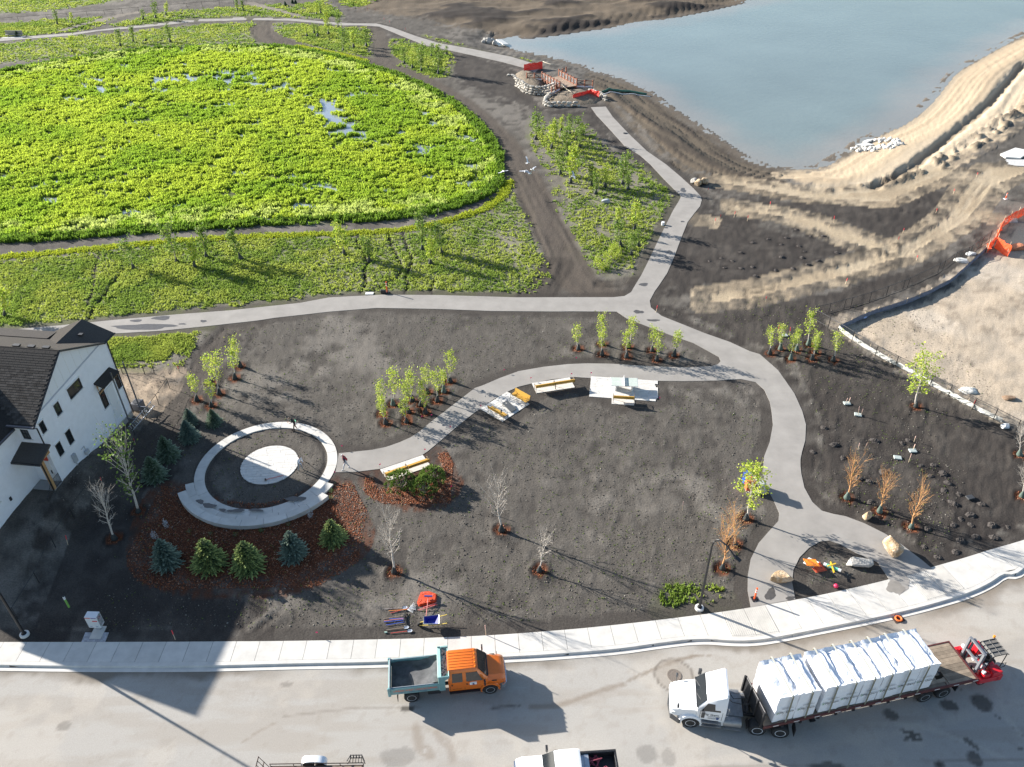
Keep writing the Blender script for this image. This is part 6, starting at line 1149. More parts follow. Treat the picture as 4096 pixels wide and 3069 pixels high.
for k, (f, tp_, v, lb) in enumerate([((1400, 1030), (1370, 870), 0, 'bluest spruce, in the middle of the row in the house shade'), ((1405, 905), (1370, 785), 0, 'spruce half hidden behind the bluest one'), ((1580, 915), (1560, 790), 3, 'spruce at the sunlit end of the row near the ring'), ((1245, 1165), (1210, 985), 3, 'second spruce from the house porch in the shaded row'), ((1145, 1310), (1110, 1130), 3, 'spruce nearest the house porch in the shaded row')]):
    put_spruce(R1, f, tp_, v, lb, 'spruces in the house shade')
for k, (f, tp_) in enumerate([((48, 222), (45, 185)), ((110, 232), (108, 190)), ((1805, 40), (1803, 5)), ((1850, 25), (1850, -8)), ((1870, 26), (1868, -5))]):
    put_spruce(T1, f, tp_, 3, ['dark far shrub at the far left behind a bench', 'dark far spruce at the far left beside a bench', 'far dark spruce by the upper gravel spur, left of three', 'far dark spruce by the upper gravel spur, middle of three', 'far dark spruce by the upper gravel spur, right of three'][k], 'far dark spruces')
def mugo(seed):
    r = random.Random(seed); q = QB(); t = MB()
    for k in range(14): az = k * 2.4; t.tube([(0, 0, 0), (math.cos(az) * .3, math.sin(az) * .3, .45)], .02, 4, False)
    for k in range(150):
        a, b_ = r.random() * 6.28, r.random() ** .6; p = Vector((math.cos(a) * b_ * .62, math.sin(a) * b_ * .62, .12 + .75 * math.sqrt(max(0, 1 - b_ ** 2)) * r.uniform(.75, 1.05))); out = (p - Vector((0, 0, .15))).normalized()
        for _ in range(16):
            d = (out + Vector((r.gauss(0, .55), r.gauss(0, .55), r.gauss(.25, .45)))).normalized(); kk = r.uniform(.7, 1.25); q.strip(p, p + d * r.uniform(.09, .16), .016, d.cross(Vector((r.gauss(0, 1), r.gauss(0, 1), r.gauss(0, 1)))).normalized(), tuple(x_ * kk for x_ in (.07, .13, .03)), tuple(x_ * kk for x_ in (.24, .33, .07)))
    return t.mesh('stem', M_BARK, fixn=False), q.mesh('foliage', M_NEEDLE)
MG = [mugo(61), mugo(62)]
for k, (f, tp_, lb) in enumerate([((1115, 470), (1125, 350), 'round mugo pine behind the left wooden slat bench'), ((1285, 500), (1280, 390), 'round mugo pine at the front of the small mulch bed'), ((1345, 425), (1345, 318), 'round mugo pine behind the right bench of the mulch bed')]):
    w = unp(R3(*f)); h = hgt(R3(*f), R3(*tp_)[1]); t = thing('mugo_pine', lb, 'pine', (w[0], w[1], 0), k * 2.0, 'mugo pines by the benches'); s = h / .95
    for nm, me in zip(('stem', 'foliage'), MG[k % 2]): o = obj_of(nm, me, t); o.scale = (s * 1.0, s * 1.0, s)
# little shrubs
def shrub(seed, cols, n=170, sz=.09, hh=.7, w=.3):
    r = random.Random(seed); q = QB(); t = MB()
    for k in range(7): az = k * .9; e = (math.cos(az) * w * .6, math.sin(az) * w * .6, hh * .8); t.tube([(0, 0, 0), e], [.012, .004], 3, False)
    for k in range(n): a, b_ = r.random() * 6.28, r.random() ** .6; c = r.choice(cols); q.leaf((math.cos(a) * b_ * w, math.sin(a) * b_ * w, .08 + hh * r.random() * (1 - .4 * b_)), sz * r.uniform(.6, 1.3), r, c)
    return t.mesh('stem', M_BARK, fixn=False), q.mesh('foliage', M_LEAVES)
SH = shrub(71, LIMEC); SHW = shrub(72, [(0.62, 0.64, 0.68), (0.5, 0.53, 0.58)], 110, .08, 1.0, .22); SHG = shrub(73, [(0.10, 0.17, 0.05), (0.14, 0.2, 0.06)], 60, .07, .35, .2)
rows = sorted([(1020, 882), (990, 907), (980, 935), (1052, 912), (1045, 952), (1012, 972), (930, 962), (865, 987), (847, 1018), (960, 1002), (885, 1052), (940, 1042), (912, 1065)])
for k, p in enumerate(rows):
    w = unp(T7(*p)); t = thing('small_shrub', 'small bright green shrub left of the path, %s from the left in its patch' % ordn(k, 0), 'shrub', (w[0], w[1], 0), k, 'small shrubs in a patch by the path')
    for nm, me in zip(('stem', 'foliage'), SH): o = obj_of(nm, me, t); s = 1.25 + .1 * (k % 3); o.scale = (s, s, s * 1.1)
for k, (Z, p, lb) in enumerate([(R2, (1035, 175), 'upright silvery shrub below the seat wall at left'), (R2, (965, 245), 'leaning silvery shrub at the left edge of the mulch bed'), (R3, (450, 690), 'silvery shrub beside the spruce at the right of the mulch bed')]):
    w = unp(Z(*p)); t = thing('silvery_shrub', lb, 'shrub', (w[0], w[1], 0), k)
    for nm, me in zip(('stem', 'foliage'), SHW): obj_of(nm, me, t)
for k, (Z, p) in enumerate([(R2, (1175, 205)), (R2, (1308, 218)), (R2, (1462, 225)), (R2, (1622, 200)), (R3, (85, 790)), (R3, (285, 745)), (R3, (600, 500)), (R3, (600, 545))]):
    w = unp(Z(*p)); t = thing('low_plant', 'tiny green plant in the mulch, %s from the left' % ordn(k, 0), 'plant', (w[0], w[1], 0), k, 'tiny green plants in the mulch')
    for nm, me in zip(('stem', 'foliage'), SHG): obj_of(nm, me, t)
mulch_chips()
# weeds sprouting here and there on the soil
r = np.random.RandomState(77); px, py = scatter(9000, (-30, 26), (42, 76), 78); m = (abs(px) < .68 * py + 4) & (gval(hard, px, py) > .2) & (gval(GD, px, py) < .3) & (fbm(px, py, 3, 3, 79) > .53); px, py = px[m], py[m]
VV, FF, CC = tufts(px, py, .03 + .05 * r.rand(len(px)), np.full(len(px), .06), np.tile(np.array((0.17, 0.23, 0.06)), (len(px), 1)), 4, 1.0, 79)
o = npobj('sprouting_weeds', VV, FF, M_GRASS, CC, kind='stuff'); tag(o, 'tiny weeds sprouting from the bare soil', 'weeds')
# dug heaps
def heapmesh(seed):
    r = random.Random(seed); q = MB(); vs = []; n = 12
    for k in range(5):
        for j in range(n): a = 2 * math.pi * j / n; rr_ = .42 * (1 - k / 5) ** .9 * r.uniform(.75, 1.25); vs.append((math.cos(a) * rr_ * 1.3, math.sin(a) * rr_, [-.04, .06, .13, .17, .20][k] * r.uniform(.6, 1.3)))
    q.add(vs, [(k * n + j, k * n + (j + 1) % n, (k + 1) * n + (j + 1) % n, (k + 1) * n + j) for k in range(4) for j in range(n)] + [tuple(range(4 * n, 5 * n))]); return q.mesh('soil_heap', mat('dug_soil', (0.055, 0.047, 0.042), .95, noise=(14, .5), bump=(20, .8, .05)))
HM = [heapmesh(s) for s in range(4)]
for k, p in enumerate(HEAPS):
    w = unp(p); o = bpy.data.objects.new('soil_heap', HM[k % 4]); C.objects.link(o); o.location = (w[0], w[1], gz(w[0], w[1])[0]); o.rotation_euler = (0, 0, rnd.uniform(0, 6)); s = rnd.uniform(.6, 1.0) * (.85 if k < NHR else .75); o.scale = (s, s, s)
    if k < NHR: tag(o, 'small heap of dug dark soil on the planting bed right of the path', 'soil heap', 'dug soil heaps right of the path')
    else: tag(o, 'small heap of dug dark soil on the fresh pad beside the tan track', 'soil heap', 'dug soil heaps beside the tan track')

# ------------------------------------------------------------------ ring, seats and pads of concrete
def arcslab(name, c, r0, r1, a0, a1, z0, z1, n, m, par, gap=.012):
    for k in range(n):
        b0, b1 = a0 + (a1 - a0) * k / n, a0 + (a1 - a0) * (k + 1) / n; b0 += gap / r1; b1 -= gap / r1; ts = [b0 + (b1 - b0) * t / 6 for t in range(7)]
        q = MB(); q.prism([(c[0] + math.cos(t) * r1, c[1] + math.sin(t) * r1) for t in ts] + [(c[0] + math.cos(t) * r0, c[1] + math.sin(t) * r0) for t in reversed(ts)], z0, z1 + rnd.uniform(-.003, .003)); q.build(name, m, par)
def struct(name, label=None): o = bpy.data.objects.new(name, None); C.objects.link(o); o['kind'] = 'structure'; o['label'] = label or name.replace('_', ' '); return o
ringo = struct('ring_path', 'round concrete path of the small amphitheatre'); arcslab('slab', RINGC, RINGR - .82, RINGR, 0, 2 * math.pi, -.1, .035, 20, M_CONC, ringo)
t1 = thing('seat_step', 'inner low curved concrete seat step along the ring', 'seat step', (0, 0, 0)); arcslab('slab', RINGC, RINGR + .01, RINGR + .66, math.radians(200), math.radians(338), -.1, .17, 9, M_CONC, t1)
t2 = thing('seat_wall', 'outer curved concrete seat wall above the mulch bed', 'seat wall', (0, 0, 0)); arcslab('slab', RINGC, RINGR + .67, RINGR + 1.32, math.radians(209), math.radians(326), -.1, .42, 8, M_CONC, t2)
ZR = zf(650, 1650, 1.6506)
for k, (c, a_, b_) in enumerate([((252, 605), 24, 16), ((312, 632), 40, 18), ((400, 660), 26, 9), ((490, 664), 56, 11), ((620, 661), 45, 10), ((880, 585), 62, 16)]):
    blot('damp_patch', lambda x_, y_: ZR(x_, y_ - 6), c, a_, b_, .176, M_PUD, 0 if k < 5 else .4, 40 + k)
M_PLK = mat('pale_plank_concrete', (0.60, 0.575, 0.53), .88, noise=(3.0, .10), rand=.07, bump=(30, .15, .01), spec=.25)
def clipc(poly, c, R, n=40):   # polygon (convex) against a circle: sample the boundary
    from math import atan2
    pts = []; m_ = len(poly)
    for i in range(m_):
        a, b_ = np.array(poly[i]), np.array(poly[(i + 1) % m_]); 
        for t in np.linspace(0, 1, 24, endpoint=False): p = a + (b_ - a) * t; pts.append(p)
    out = []
    for p in pts:
        d_ = p - c
        if np.hypot(*d_) <= R: out.append(tuple(p))
    for t in np.linspace(0, 2 * math.pi, 96, endpoint=False):
        p = c + R * np.array([math.cos(t), math.sin(t)])
        if inside(np.array([p[0]]), np.array([p[1]]), poly)[0]: out.append(tuple(p))
    if len(out) < 3: return None
    g = np.mean(out, 0); return sorted(out, key=lambda p: atan2(p[1] - g[1], p[0] - g[0]))
disc = struct('round_pad', 'round pad of stamped concrete planks in the middle of the ring'); ca, sa = math.cos(.06), math.sin(.06); ROWH = 2 * DISCR / 15
for k in range(15):
    v0, v1 = -DISCR + k * ROWH + .008, -DISCR + (k + 1) * ROWH - .008; u = -DISCR - rnd.uniform(0, 1.2)
    while u < DISCR:
        u1 = u + rnd.uniform(1.0, 1.6); R_ = lambda a, b_: np.array([DISCC[0] + a * ca - b_ * sa, DISCC[1] + a * sa + b_ * ca]); pg = clipc(np.array([R_(u + .008, v0), R_(u1 - .008, v0), R_(u1 - .008, v1), R_(u + .008, v1)]), DISCC, DISCR)
        if pg: q = MB(); q.prism(pg, -.08, .045 + rnd.uniform(-.004, .004)); q.build('plank', M_PLK, disc)
        u = u1
def plankpad(label, corners, rows_, z1=.045):   # corners A,B (one long side), D beyond A
    A, B, D = (np.array(c) for c in corners); o = struct('concrete_pad', label); eu, ev = B - A, D - A; Lu = np.linalg.norm(eu)
    for k in range(rows_):
        u = -rnd.uniform(0, .9) / Lu
        while u < 1:
            u1 = u + rnd.uniform(1.0, 1.5) / Lu; a0, a1 = max(0, u) + .006 / Lu, min(1, u1) - .006 / Lu
            if a1 - a0 > .04: q = MB(); f = lambda s_, t_: tuple(A + eu * s_ + ev * t_); g = .03 / rows_; q.prism([f(a0, k / rows_ + g), f(a1, k / rows_ + g), f(a1, (k + 1) / rows_ - g), f(a0, (k + 1) / rows_ - g)], -.08, z1 + rnd.uniform(-.004, .004)); q.build('plank', M_PLK, o)
            u = u1
    return o
pp = P(R7, [(933, 617), (1470, 653), (1473, 817), (918, 780)]); plankpad('concrete plank pad under the table tennis table', (pp[0], pp[1], pp[3]), 12)
pp2 = P(R7, [(1100, 792), (1285, 804), (1284, 850), (1098, 838)]); plankpad('small concrete plank pad under the single bench', (pp2[0], pp2[1], pp2[3]), 4)
pb_ = P(R7, [(457, 672), (762, 626), (808, 697), (494, 753)]); plankpad('concrete plank pad under two benches by the path', (pb_[0], pb_[1], pb_[3]), 7)
pc_ = P(R7, [(40, 878), (258, 740), (438, 832), (222, 982)]); plankpad('concrete plank pad under the bag toss board', (pc_[0], pc_[1], pc_[3]), 10)
pm_ = P(zf(1480, 1800, 3.026), [(122, 240), (640, 66), (728, 205), (218, 378)]); plankpad('concrete plank pad of the two mulch bed benches', (pm_[0], pm_[1], pm_[3]), 7)

# ------------------------------------------------------------------ park furniture
M_GOLD = mat('golden_metal', (0.62, 0.36, 0.065), .45, .2, noise=(8, .06)); M_LEG = mat('bronze_leg', (0.20, 0.16, 0.11), .45, .4); M_EMB = mat('pale_emblem', (0.7, 0.7, 0.66), .5)
def bench(pa_, pb__, toward, label, group, back_at=True):
    """pa, pb: ground points of two legs of one long side; toward: the way the sitter looks, as a sign of the left normal"""
    a, b_ = np.array(pa_), np.array(pb__); e = (b_ - a); L = 1.85; m_ = (a + b_) / 2; e /= np.linalg.norm(e); nn = np.array([-e[1], e[0]]) * toward; o0_ = m_ + nn * (.30 if back_at else -.30)
    ang = math.atan2(-nn[0], nn[1]); t = thing('park_bench', label, 'bench', (o0_[0], o0_[1], .05), ang, group)   # local +y is the way the sitter looks
    for k in range(6): q = MB(); q.box((0, .20 - k * .078, .44 + .006 * k), (L, .066, .03)); q.build('slat', M_GOLD, t)
    q = MB(); q.side([(-.29, .47), (-.25, .47), (-.36, .86), (-.40, .86)], -L / 2, L / 2); q.v = [(y_, x_, z_) for x_, y_, z_ in q.v]; bk_ = q.build('backrest', M_GOLD, t)
    for sgn in (-1, 1):
        q = MB(); x_ = sgn * (L / 2 + .03); q.tube([(x_, .24, 0), (x_, .26, .42), (x_, .25, .64), (x_, .10, .66), (x_, -.30, .64)], .022, 6); q.build('leg', M_LEG, t)
        q = MB(); q.tube([(x_, -.30, 0), (x_, -.28, .44), (x_, -.39, .86)], .022, 6); q.tube([(x_, .24, .42), (x_, -.28, .44)], .018, 5); q.build('leg', M_LEG, t)
    R_ = Matrix.Rotation(math.radians(15.7), 3, 'X'); q = MB(); q.box((0, -.352, .74), (.07, .006, .05), rot=R_); q.box((0, -.338, .685), (.34, .006, .022), rot=R_); q.build('emblem', M_EMB, bk_)
    return t
Zb = zf(2060, 1480, 4.237); Zm = zf(1480, 1800, 3.026); Zt = zf(2300, 1470, 3.1775); Zc = zf(1900, 1540, 4.237); w2 = lambda Z, *p: unp(Z(*p))[:2]
g_ = 'golden park benches'
bench(w2(Zb, 382, 385), w2(Zb, 662, 340), 1, 'golden bench seen from behind, left one on the pad by the path', g_); bench(w2(Zb, 708, 330), w2(Zb, 988, 287), 1, 'golden bench seen from behind, right one on the pad by the path', g_)
bench(w2(Zm, 218, 375), w2(Zm, 447, 295), 1, 'golden bench in the mulch bed, nearer the ring', g_); bench(w2(Zm, 483, 285), w2(Zm, 712, 205), 1, 'golden bench in the mulch bed, farther from the ring', g_)
bench(w2(Zt, 502, 455), w2(Zt, 730, 468), 1, 'golden bench in front of the table tennis table', g_)
bench(w2(Zc, 620, 245), w2(Zc, 838, 368), -1, 'golden bench facing the bag toss board, its seat in view', g_, False); bench(w2(Zc, 245, 487), w2(Zc, 465, 612), 1, 'golden bench with its back to the lawn beside the bag toss board', g_)
q = MB(); q.box((0, 0, .06), (.12, .35, .16)); wb = unp(Zc(445, 470), .8); o = bev(q.build('bag', M_BLACK, loc=(wb[0], wb[1], .88)), .04); tag(o, 'small black bag hung on the bench by the bag toss board', 'bag')
# bag toss board
a, b_ = w2(Zc, 497, 335), w2(Zc, 668, 462); e = b_ - a; L = 1.3; ct = thing('bag_toss_board', 'grey sloping bag toss board with a round hole', 'game board', ((a + b_)[0] / 2, (a + b_)[1] / 2, .05), math.atan2(e[1], e[0]))
M_BOARD = mat('grey_board', (0.12, 0.125, 0.125), .7, noise=(5, .1)); bm = bmesh.new(); ring_ = [bm.verts.new((-.45 + .085 * math.cos(t * math.pi / 8), .085 * math.sin(t * math.pi / 8), .32)) for t in range(16)]
out_ = [bm.verts.new((max(-.65, min(-.25, -.45 + .9 * math.cos(t * math.pi / 8))), max(-.31, min(.31, .9 * math.sin(t * math.pi / 8))), .32)) for t in range(16)]
for k in range(16): bm.faces.new((ring_[k], out_[k], out_[(k + 1) % 16], ring_[(k + 1) % 16]))
vs = [bm.verts.new(p) for p in ((-.25, -.31, .32), (.65, -.31, .32), (.65, .31, .32), (-.25, .31, .32))]; bm.faces.new(vs)
ex = bmesh.ops.extrude_face_region(bm, geom=bm.faces[:]); bmesh.ops.translate(bm, vec=(0, 0, .05), verts=[v for v in ex['geom'] if isinstance(v, bmesh.types.BMVert)])
for v in bm.verts: v.co.z += -(v.co.x + .65) / 1.3 * .25
bmesh.ops.recalc_face_normals(bm, faces=bm.faces[:]); me = bpy.data.meshes.new('board'); bm.to_mesh(me); bm.free(); me.materials.append(M_BOARD); obj_of('board', me, ct)
for s in (-1, 1): q = MB(); q.side([(-.63, 0), (-.55, 0), (-.5, .30), (-.63, .32)], s * .28 - .02, s * .28 + .02); q.build('leg', M_BOARD, ct); q = MB(); q.side([(-.6, .28), (-.6, .33), (.65, .08), (.65, 0)], s * .30 - .015, s * .30 + .015); q.build('side_panel', M_BOARD, ct)
# table tennis table
tc = [unp(Zt(*p), .8)[:2] for p in ((452, 125), (800, 143), (800, 245), (452, 240))]; cen = sum(tc) / 4; e = (tc[1] - tc[0] + tc[2] - tc[3]) / 2; TL = float(np.linalg.norm(e)); TW = float(np.linalg.norm((tc[3] - tc[0] + tc[2] - tc[1]) / 2)); tt = thing('table_tennis_table', 'concrete table tennis table with a pale green top and slotted net', 'table', (cen[0], cen[1], .045), math.atan2(e[1], e[0]))
q = MB(); q.box((0, 0, .76), (TL, TW, .07)); bev(q.build('tabletop', mat('table_edge', (0.66, 0.66, 0.64), .7), tt), .02)
for sx2 in (-1, 1):
    for sy2 in (-1, 1): q = MB(); q.box((sx2 * (TL / 4 + .01), sy2 * (TW / 4 - .005), .7975), (TL / 2 - .11, TW / 2 - .06, .006)); q.build('playing_field', mat('table_green', (0.47, 0.52, 0.46), .6, noise=(4, .08)), tt)
q = MB(); q.bb((-.015, -TW / 2 - .1, .93), (.015, TW / 2 + .1, .97)); q.bb((-.02, -TW / 2 - .12, .74), (.02, -TW / 2 - .02, .98)); q.bb((-.02, TW / 2 + .02, .74), (.02, TW / 2 + .12, .98)); q.bb((-.012, -TW / 2, .80), (.012, TW / 2, .83))
for k in range(17): y_ = -TW / 2 + TW * (k + .5) / 17; q.bb((-.012, y_ - .03, .83), (.012, y_ + .03, .93))
q.build('net', mat('net_metal', (0.6, 0.61, 0.62), .5), tt)
for s in (-1, 1): q = MB(); q.box((s * TL * .30, 0, .36), (.16, TW * .62, .74)); bev(q.build('leg', mat('table_edge', (0.66, 0.66, 0.64), .7), tt), .02)
# recycling station
Zs = zf(2900, 1850, 3.807); ps = P(Zs, [(245, 262), (560, 255), (650, 438), (325, 470)]); plankpad('small concrete pad under the recycling bins', (ps[0], ps[1], ps[3]), 4)
e = ps[1] - ps[0]; ang = math.atan2(e[1], e[0])
for nm, px_, colr, lb in (('b', (365, 172), (0.015, 0.07, 0.42), 'blue recycling bin on the small concrete pad'), ('o', (402, 256), (0.75, 0.16, 0.06), 'orange recycling bin next to the blue one'), ('g', (560, 300), (0.42, 0.43, 0.44), 'grey bin behind the lime green tree on the bin pad')):
    w = unp(Zs(*px_), 1.2); t = thing('recycling_bin', lb, 'bin', (w[0], w[1], .045), ang, 'bins on the small pad'); m_ = mat('bin_' + nm, colr, .4)
    q = MB(); q.side([(-.34, .12), (.34, .12), (.34, 1.02), (.1, 1.2), (-.34, 1.2)], -.30, .30); bev(q.build('body', m_, t), .02)
    q = MB(); q.side([(.338, 1.05), (.36, 1.05), (.12, 1.235), (-.37, 1.235), (-.37, 1.2), (.1, 1.2)], -.33, .33); q.build('lid', m_, t); q = MB(); q.box((-.345, 0, .95), (.02, .36, .12)); q.build('slot', M_BLACK, t)
    for sx2 in (-.28, .28):
        for sy2 in (-.24, .24): q = MB(); q.box((sx2, sy2, .06), (.06, .06, .12)); q.build('leg', M_BLACK, t)
# lamp posts
def lamp(foot, arm_px, arm_z, label, rim=True):
    w = unp(foot); e = unp(arm_px, arm_z)[:2] - w[:2]; L = float(np.linalg.norm(e)); t = thing('street_lamp', label, 'street lamp', (w[0], w[1], 0), math.atan2(e[1], e[0]), 'black street lamps')
    q = MB(); q.lathe([(.30, -.1), (.30, .16), (.27, .18), (.05, .18)], 24); q.build('concrete_base', mat('lamp_base', (0.62, 0.61, 0.58), .8), t, sm=True)
    q = MB(); q.lathe([(.17, .18), (.17, .22), (.10, .24), (.10, .30)], 14); [q.lathe([(.025, .18), (.025, .27)], 6, 'z', (.13 * math.cos(k * 1.57), .13 * math.sin(k * 1.57), 0)) for k in range(4)]; q.build('base_plate', M_BLACK, t)
    pz = arm_z - .35; pts = [(0, 0, .2), (0, 0, pz)]; q = MB(); q.tube(pts, [.10, .065], 12); q.build('pole', M_BLACK, t, sm=True)
    q = MB(); cur = [(0, 0, pz - .02)] + [(L * .30 * (1 - math.cos(a)), 0, pz + .95 * math.sin(a)) for a in (.3, .6, .9, 1.2, 1.5)] + [(L * .62, 0, pz + .82), (L * .95, 0, arm_z + .02)]; q.tube(cur, [.062] * 3 + [.055] * 5, 10); q.build('arm', M_BLACK, t, sm=True)
    q = MB(); q.loft([[(L * .93, -.05, arm_z + .04), (L * .93, .05, arm_z + .04), (L * .93, .05, arm_z - .04), (L * .93, -.05, arm_z - .04)], [(L + .08, -.14, arm_z + .01), (L + .08, .14, arm_z + .01), (L + .08, .14, arm_z - .08), (L + .08, -.14, arm_z - .08)], [(L + .42, -.13, arm_z - .12), (L + .42, .13, arm_z - .12), (L + .42, .13, arm_z - .18), (L + .42, -.13, arm_z - .18)]]); hd_ = q.build('lamp_head', M_BLACK, t)
    q = MB(); q.box((L + .24, 0, arm_z - .145), (.26, .18, .02)); q.build('lens', mat('lamp_lens', (0.75, 0.76, 0.74), .1), hd_)
lamp((2797, 2435), (2940, 2226), 6.6, 'black street lamp with a curved arm beside the grass patch at the path mouth'); wl = unp((100, 2541)); lamp((100, 2541), proj((wl[0] - .3, wl[1] - 1.8, 9.6)), 9.6, 'black street lamp cut by the left edge, beside the sidewalk')
# community mailbox with its pavers
Zx = zf(300, 2400, 5.29); c4 = P(Zx, [(135, 892), (642, 892), (733, 692), (220, 690)]); e = c4[1] - c4[0]; ev = c4[3] - c4[0]; mbp = struct('mailbox_pad', 'paver and concrete pad of the community mailbox'); M_PAV = mat('grey_paver', (0.40, 0.40, 0.42), .9, noise=(6, .12), rand=.18)
nu, nv = 9, 5
for j in range(nv):
    for i in range(nu + (j % 2)):
        u0, u1 = (i - .5 * (j % 2)) / nu, (i + 1 - .5 * (j % 2)) / nu; u0, u1 = max(0, u0), min(1, u1)
        if (u0 + u1) / 2 > .30 and (u0 + u1) / 2 < .76 and j >= 2 or u1 - u0 < .02: continue
        f = lambda s_, t_: tuple(c4[0] + e * s_ + ev * t_); q = MB(); q.prism([f(u0 + .004, j / nv + .012), f(u1 - .004, j / nv + .012), f(u1 - .004, (j + 1) / nv - .012), f(u0 + .004, (j + 1) / nv - .012)], -.05, .025 + rnd.uniform(-.003, .003)); q.build('paver', M_PAV, mbp)
cp = P(Zx, [(300, 832), (548, 832), (675, 562), (430, 560)]); q = MB(); q.prism([tuple(p) for p in cp], -.05, .05); q.build('slab', M_CONC, mbp)
tp4 = [unp(Zx(*p), 1.5)[:2] for p in ((195, 378), (447, 385), (515, 255), (265, 255))]; cc = sum(tp4) / 4; e2 = tp4[1] - tp4[0]; mbx = thing('community_mailbox', 'white community mailbox with red labels on a short pedestal', 'mailbox', (cc[0], cc[1], .05), math.atan2(e2[1], e2[0])); WM, DM = .82, .50
q = MB(); q.box((0, 0, .95), (WM, DM, 1.1)); mb_ = bev(q.build('cabinet', mat('mailbox_white', (0.66, 0.68, 0.70), .5), mbx), .015); q = MB(); q.box((.05, 0, .22), (.3, .25, .45)); q.build('pedestal', M_ALU, mbx)
fy_ = -DM / 2
for i in range(2):
    for j in range(8): q = MB(); q.box((-.2 + i * .39, fy_ - .004, 1.32 - j * .105), (.34, .012, .09)); q.build('door', mat('mailbox_door', (0.60, 0.63, 0.64), .45), mbx)
for x0, w_, z_, h_, cl in ((-.2, .36, 1.43, .06, (0.5, .03, .04)), (.2, .36, 1.43, .06, (.12, .10, .32)), (.2, .34, 1.12, .10, (.5, .03, .04))): q = MB(); q.box((x0, fy_ - .013, z_), (w_, .01, h_)); q.build('label_strip', mat('strip_%.2f' % cl[0], cl, .5), mbx)
for x0 in (-.2, .2): q = MB(); q.box((x0, fy_ - .012, .56), (.14, .01, .03)); q.build('coin_slot', mat('deep_blue', (0.02, 0.06, 0.2), .4), mbx)
q = MB(); q.box((WM / 2 + .004, 0, .98), (.008, DM * .86, .96)); pn = q.build('picture_panel', mat('muted_picture', (0.22, 0.27, 0.26), .5, noise=(5, .3), col2=(0.36, 0.30, 0.36), coord='obj'), mbx)
q = MB(); q.lathe([(.10, WM / 2 + .008), (.10, WM / 2 + .014)], 18, 'x', (0, .0, 1.22)); q.build('emblem', mat('emblem_dark_red', (0.16, 0.01, 0.02), .5), pn); q = MB(); q.add([(WM / 2 + .017, -.05, 1.17), (WM / 2 + .017, .06, 1.22), (WM / 2 + .017, -.05, 1.27)], [(0, 1, 2)]); q.build('arrow', M_EMB, pn, fixn=False)
# ------------------------------------------------------------------ fences
M_MESH = mat('chain_mesh', (0.03, 0.03, 0.03), .6, alpha=.16); M_POST = mat('fence_black', (0.02, 0.02, 0.021), .5); M_LATH = mat('lath_wood', (0.50, 0.40, 0.28), .85, noise=(8, .15)); M_LRED = mat('lath_red', (0.66, 0.05, 0.06), .6); M_LPALE = mat('lath_pale', (0.62, 0.42, 0.36), .7)
def fence(name, label, pts, h, rails=2, mesh=True, r=.035):
    """pts: ground points of the posts in world xy"""
    pts = [np.array(p, float) for p in pts]; c = pts[0]; t = thing(name, label, 'fence', (c[0], c[1], 0)); L_ = [(p - c) for p in pts]; g = [gz(p[0], p[1])[0] for p in pts]
    for p, z_ in zip(L_, g): q = MB(); q.tube([(p[0], p[1], z_ - .1), (p[0], p[1], z_ + h)], r, 6); q.build('post', M_POST, t)
    for k in range(rails):
        for i in range(len(L_) - 1): u = (.97 if k == 0 else .06) * h; q = MB(); q.tube([(*L_[i], g[i] + u), (*L_[i + 1], g[i + 1] + u)], r * .7, 5); q.build('rail', M_POST, t)
    if mesh:
        for i in range(len(L_) - 1): q = MB(); q.add([(*L_[i], g[i] + .05), (*L_[i + 1], g[i + 1] + .05), (*L_[i + 1], g[i + 1] + h * .95), (*L_[i], g[i] + h * .95)], [(0, 1, 2, 3)]); q.build('wire_mesh', M_MESH, t, fixn=False)
    return t
ZF = zf(3200, 950, 2.38)
fence('chain_link_fence', 'black chain link fence running up beside the tan haul track', np.concatenate([P(ZF, [(130, 755), (270, 725), (415, 682), (478, 668), (658, 612), (818, 556), (975, 496), (1022, 474)]), P(R8, [(1130, 590), (1160, 572), (1232, 520), (1305, 490), (1325, 478), (1392, 428), (1440, 392)])]), 1.25)
fence('chain_link_fence', 'black chain link fence running down along the white silt fence', P(R8, [(378, 868), (470, 920), (612, 1005), (752, 1092), (875, 1155), (980, 1208), (1082, 1272), (1195, 1330), (1340, 1412), (1465, 1475), (1600, 1545), (1720, 1610)]), 1.25)
fence('lot_fence', 'black posts of the lot line fence beside the house', np.concatenate([P(R1, [(1250, 650), (1172, 772), (1085, 888), (1000, 1012)]), P(R2, [(475, 140), (357, 315), (247, 520), (110, 735)])]), 1.2, 1, False, .03)
fence('garden_gate', 'small black gate behind the house by the lawn edge', P(R1, [(905, 545), (1068, 550), (1138, 542)]), 1.2)
fence('wire_fence', 'thin far wire fence along the upper dirt road', P(T1, [(-60, 155), (120, 142), (300, 128), (430, 118), (555, 108), (665, 100), (775, 90), (880, 80), (1000, 68), (1185, 55), (1280, 45), (1390, 38), (1480, 30), (1560, 20)]), 1.2, 1, False, .04)
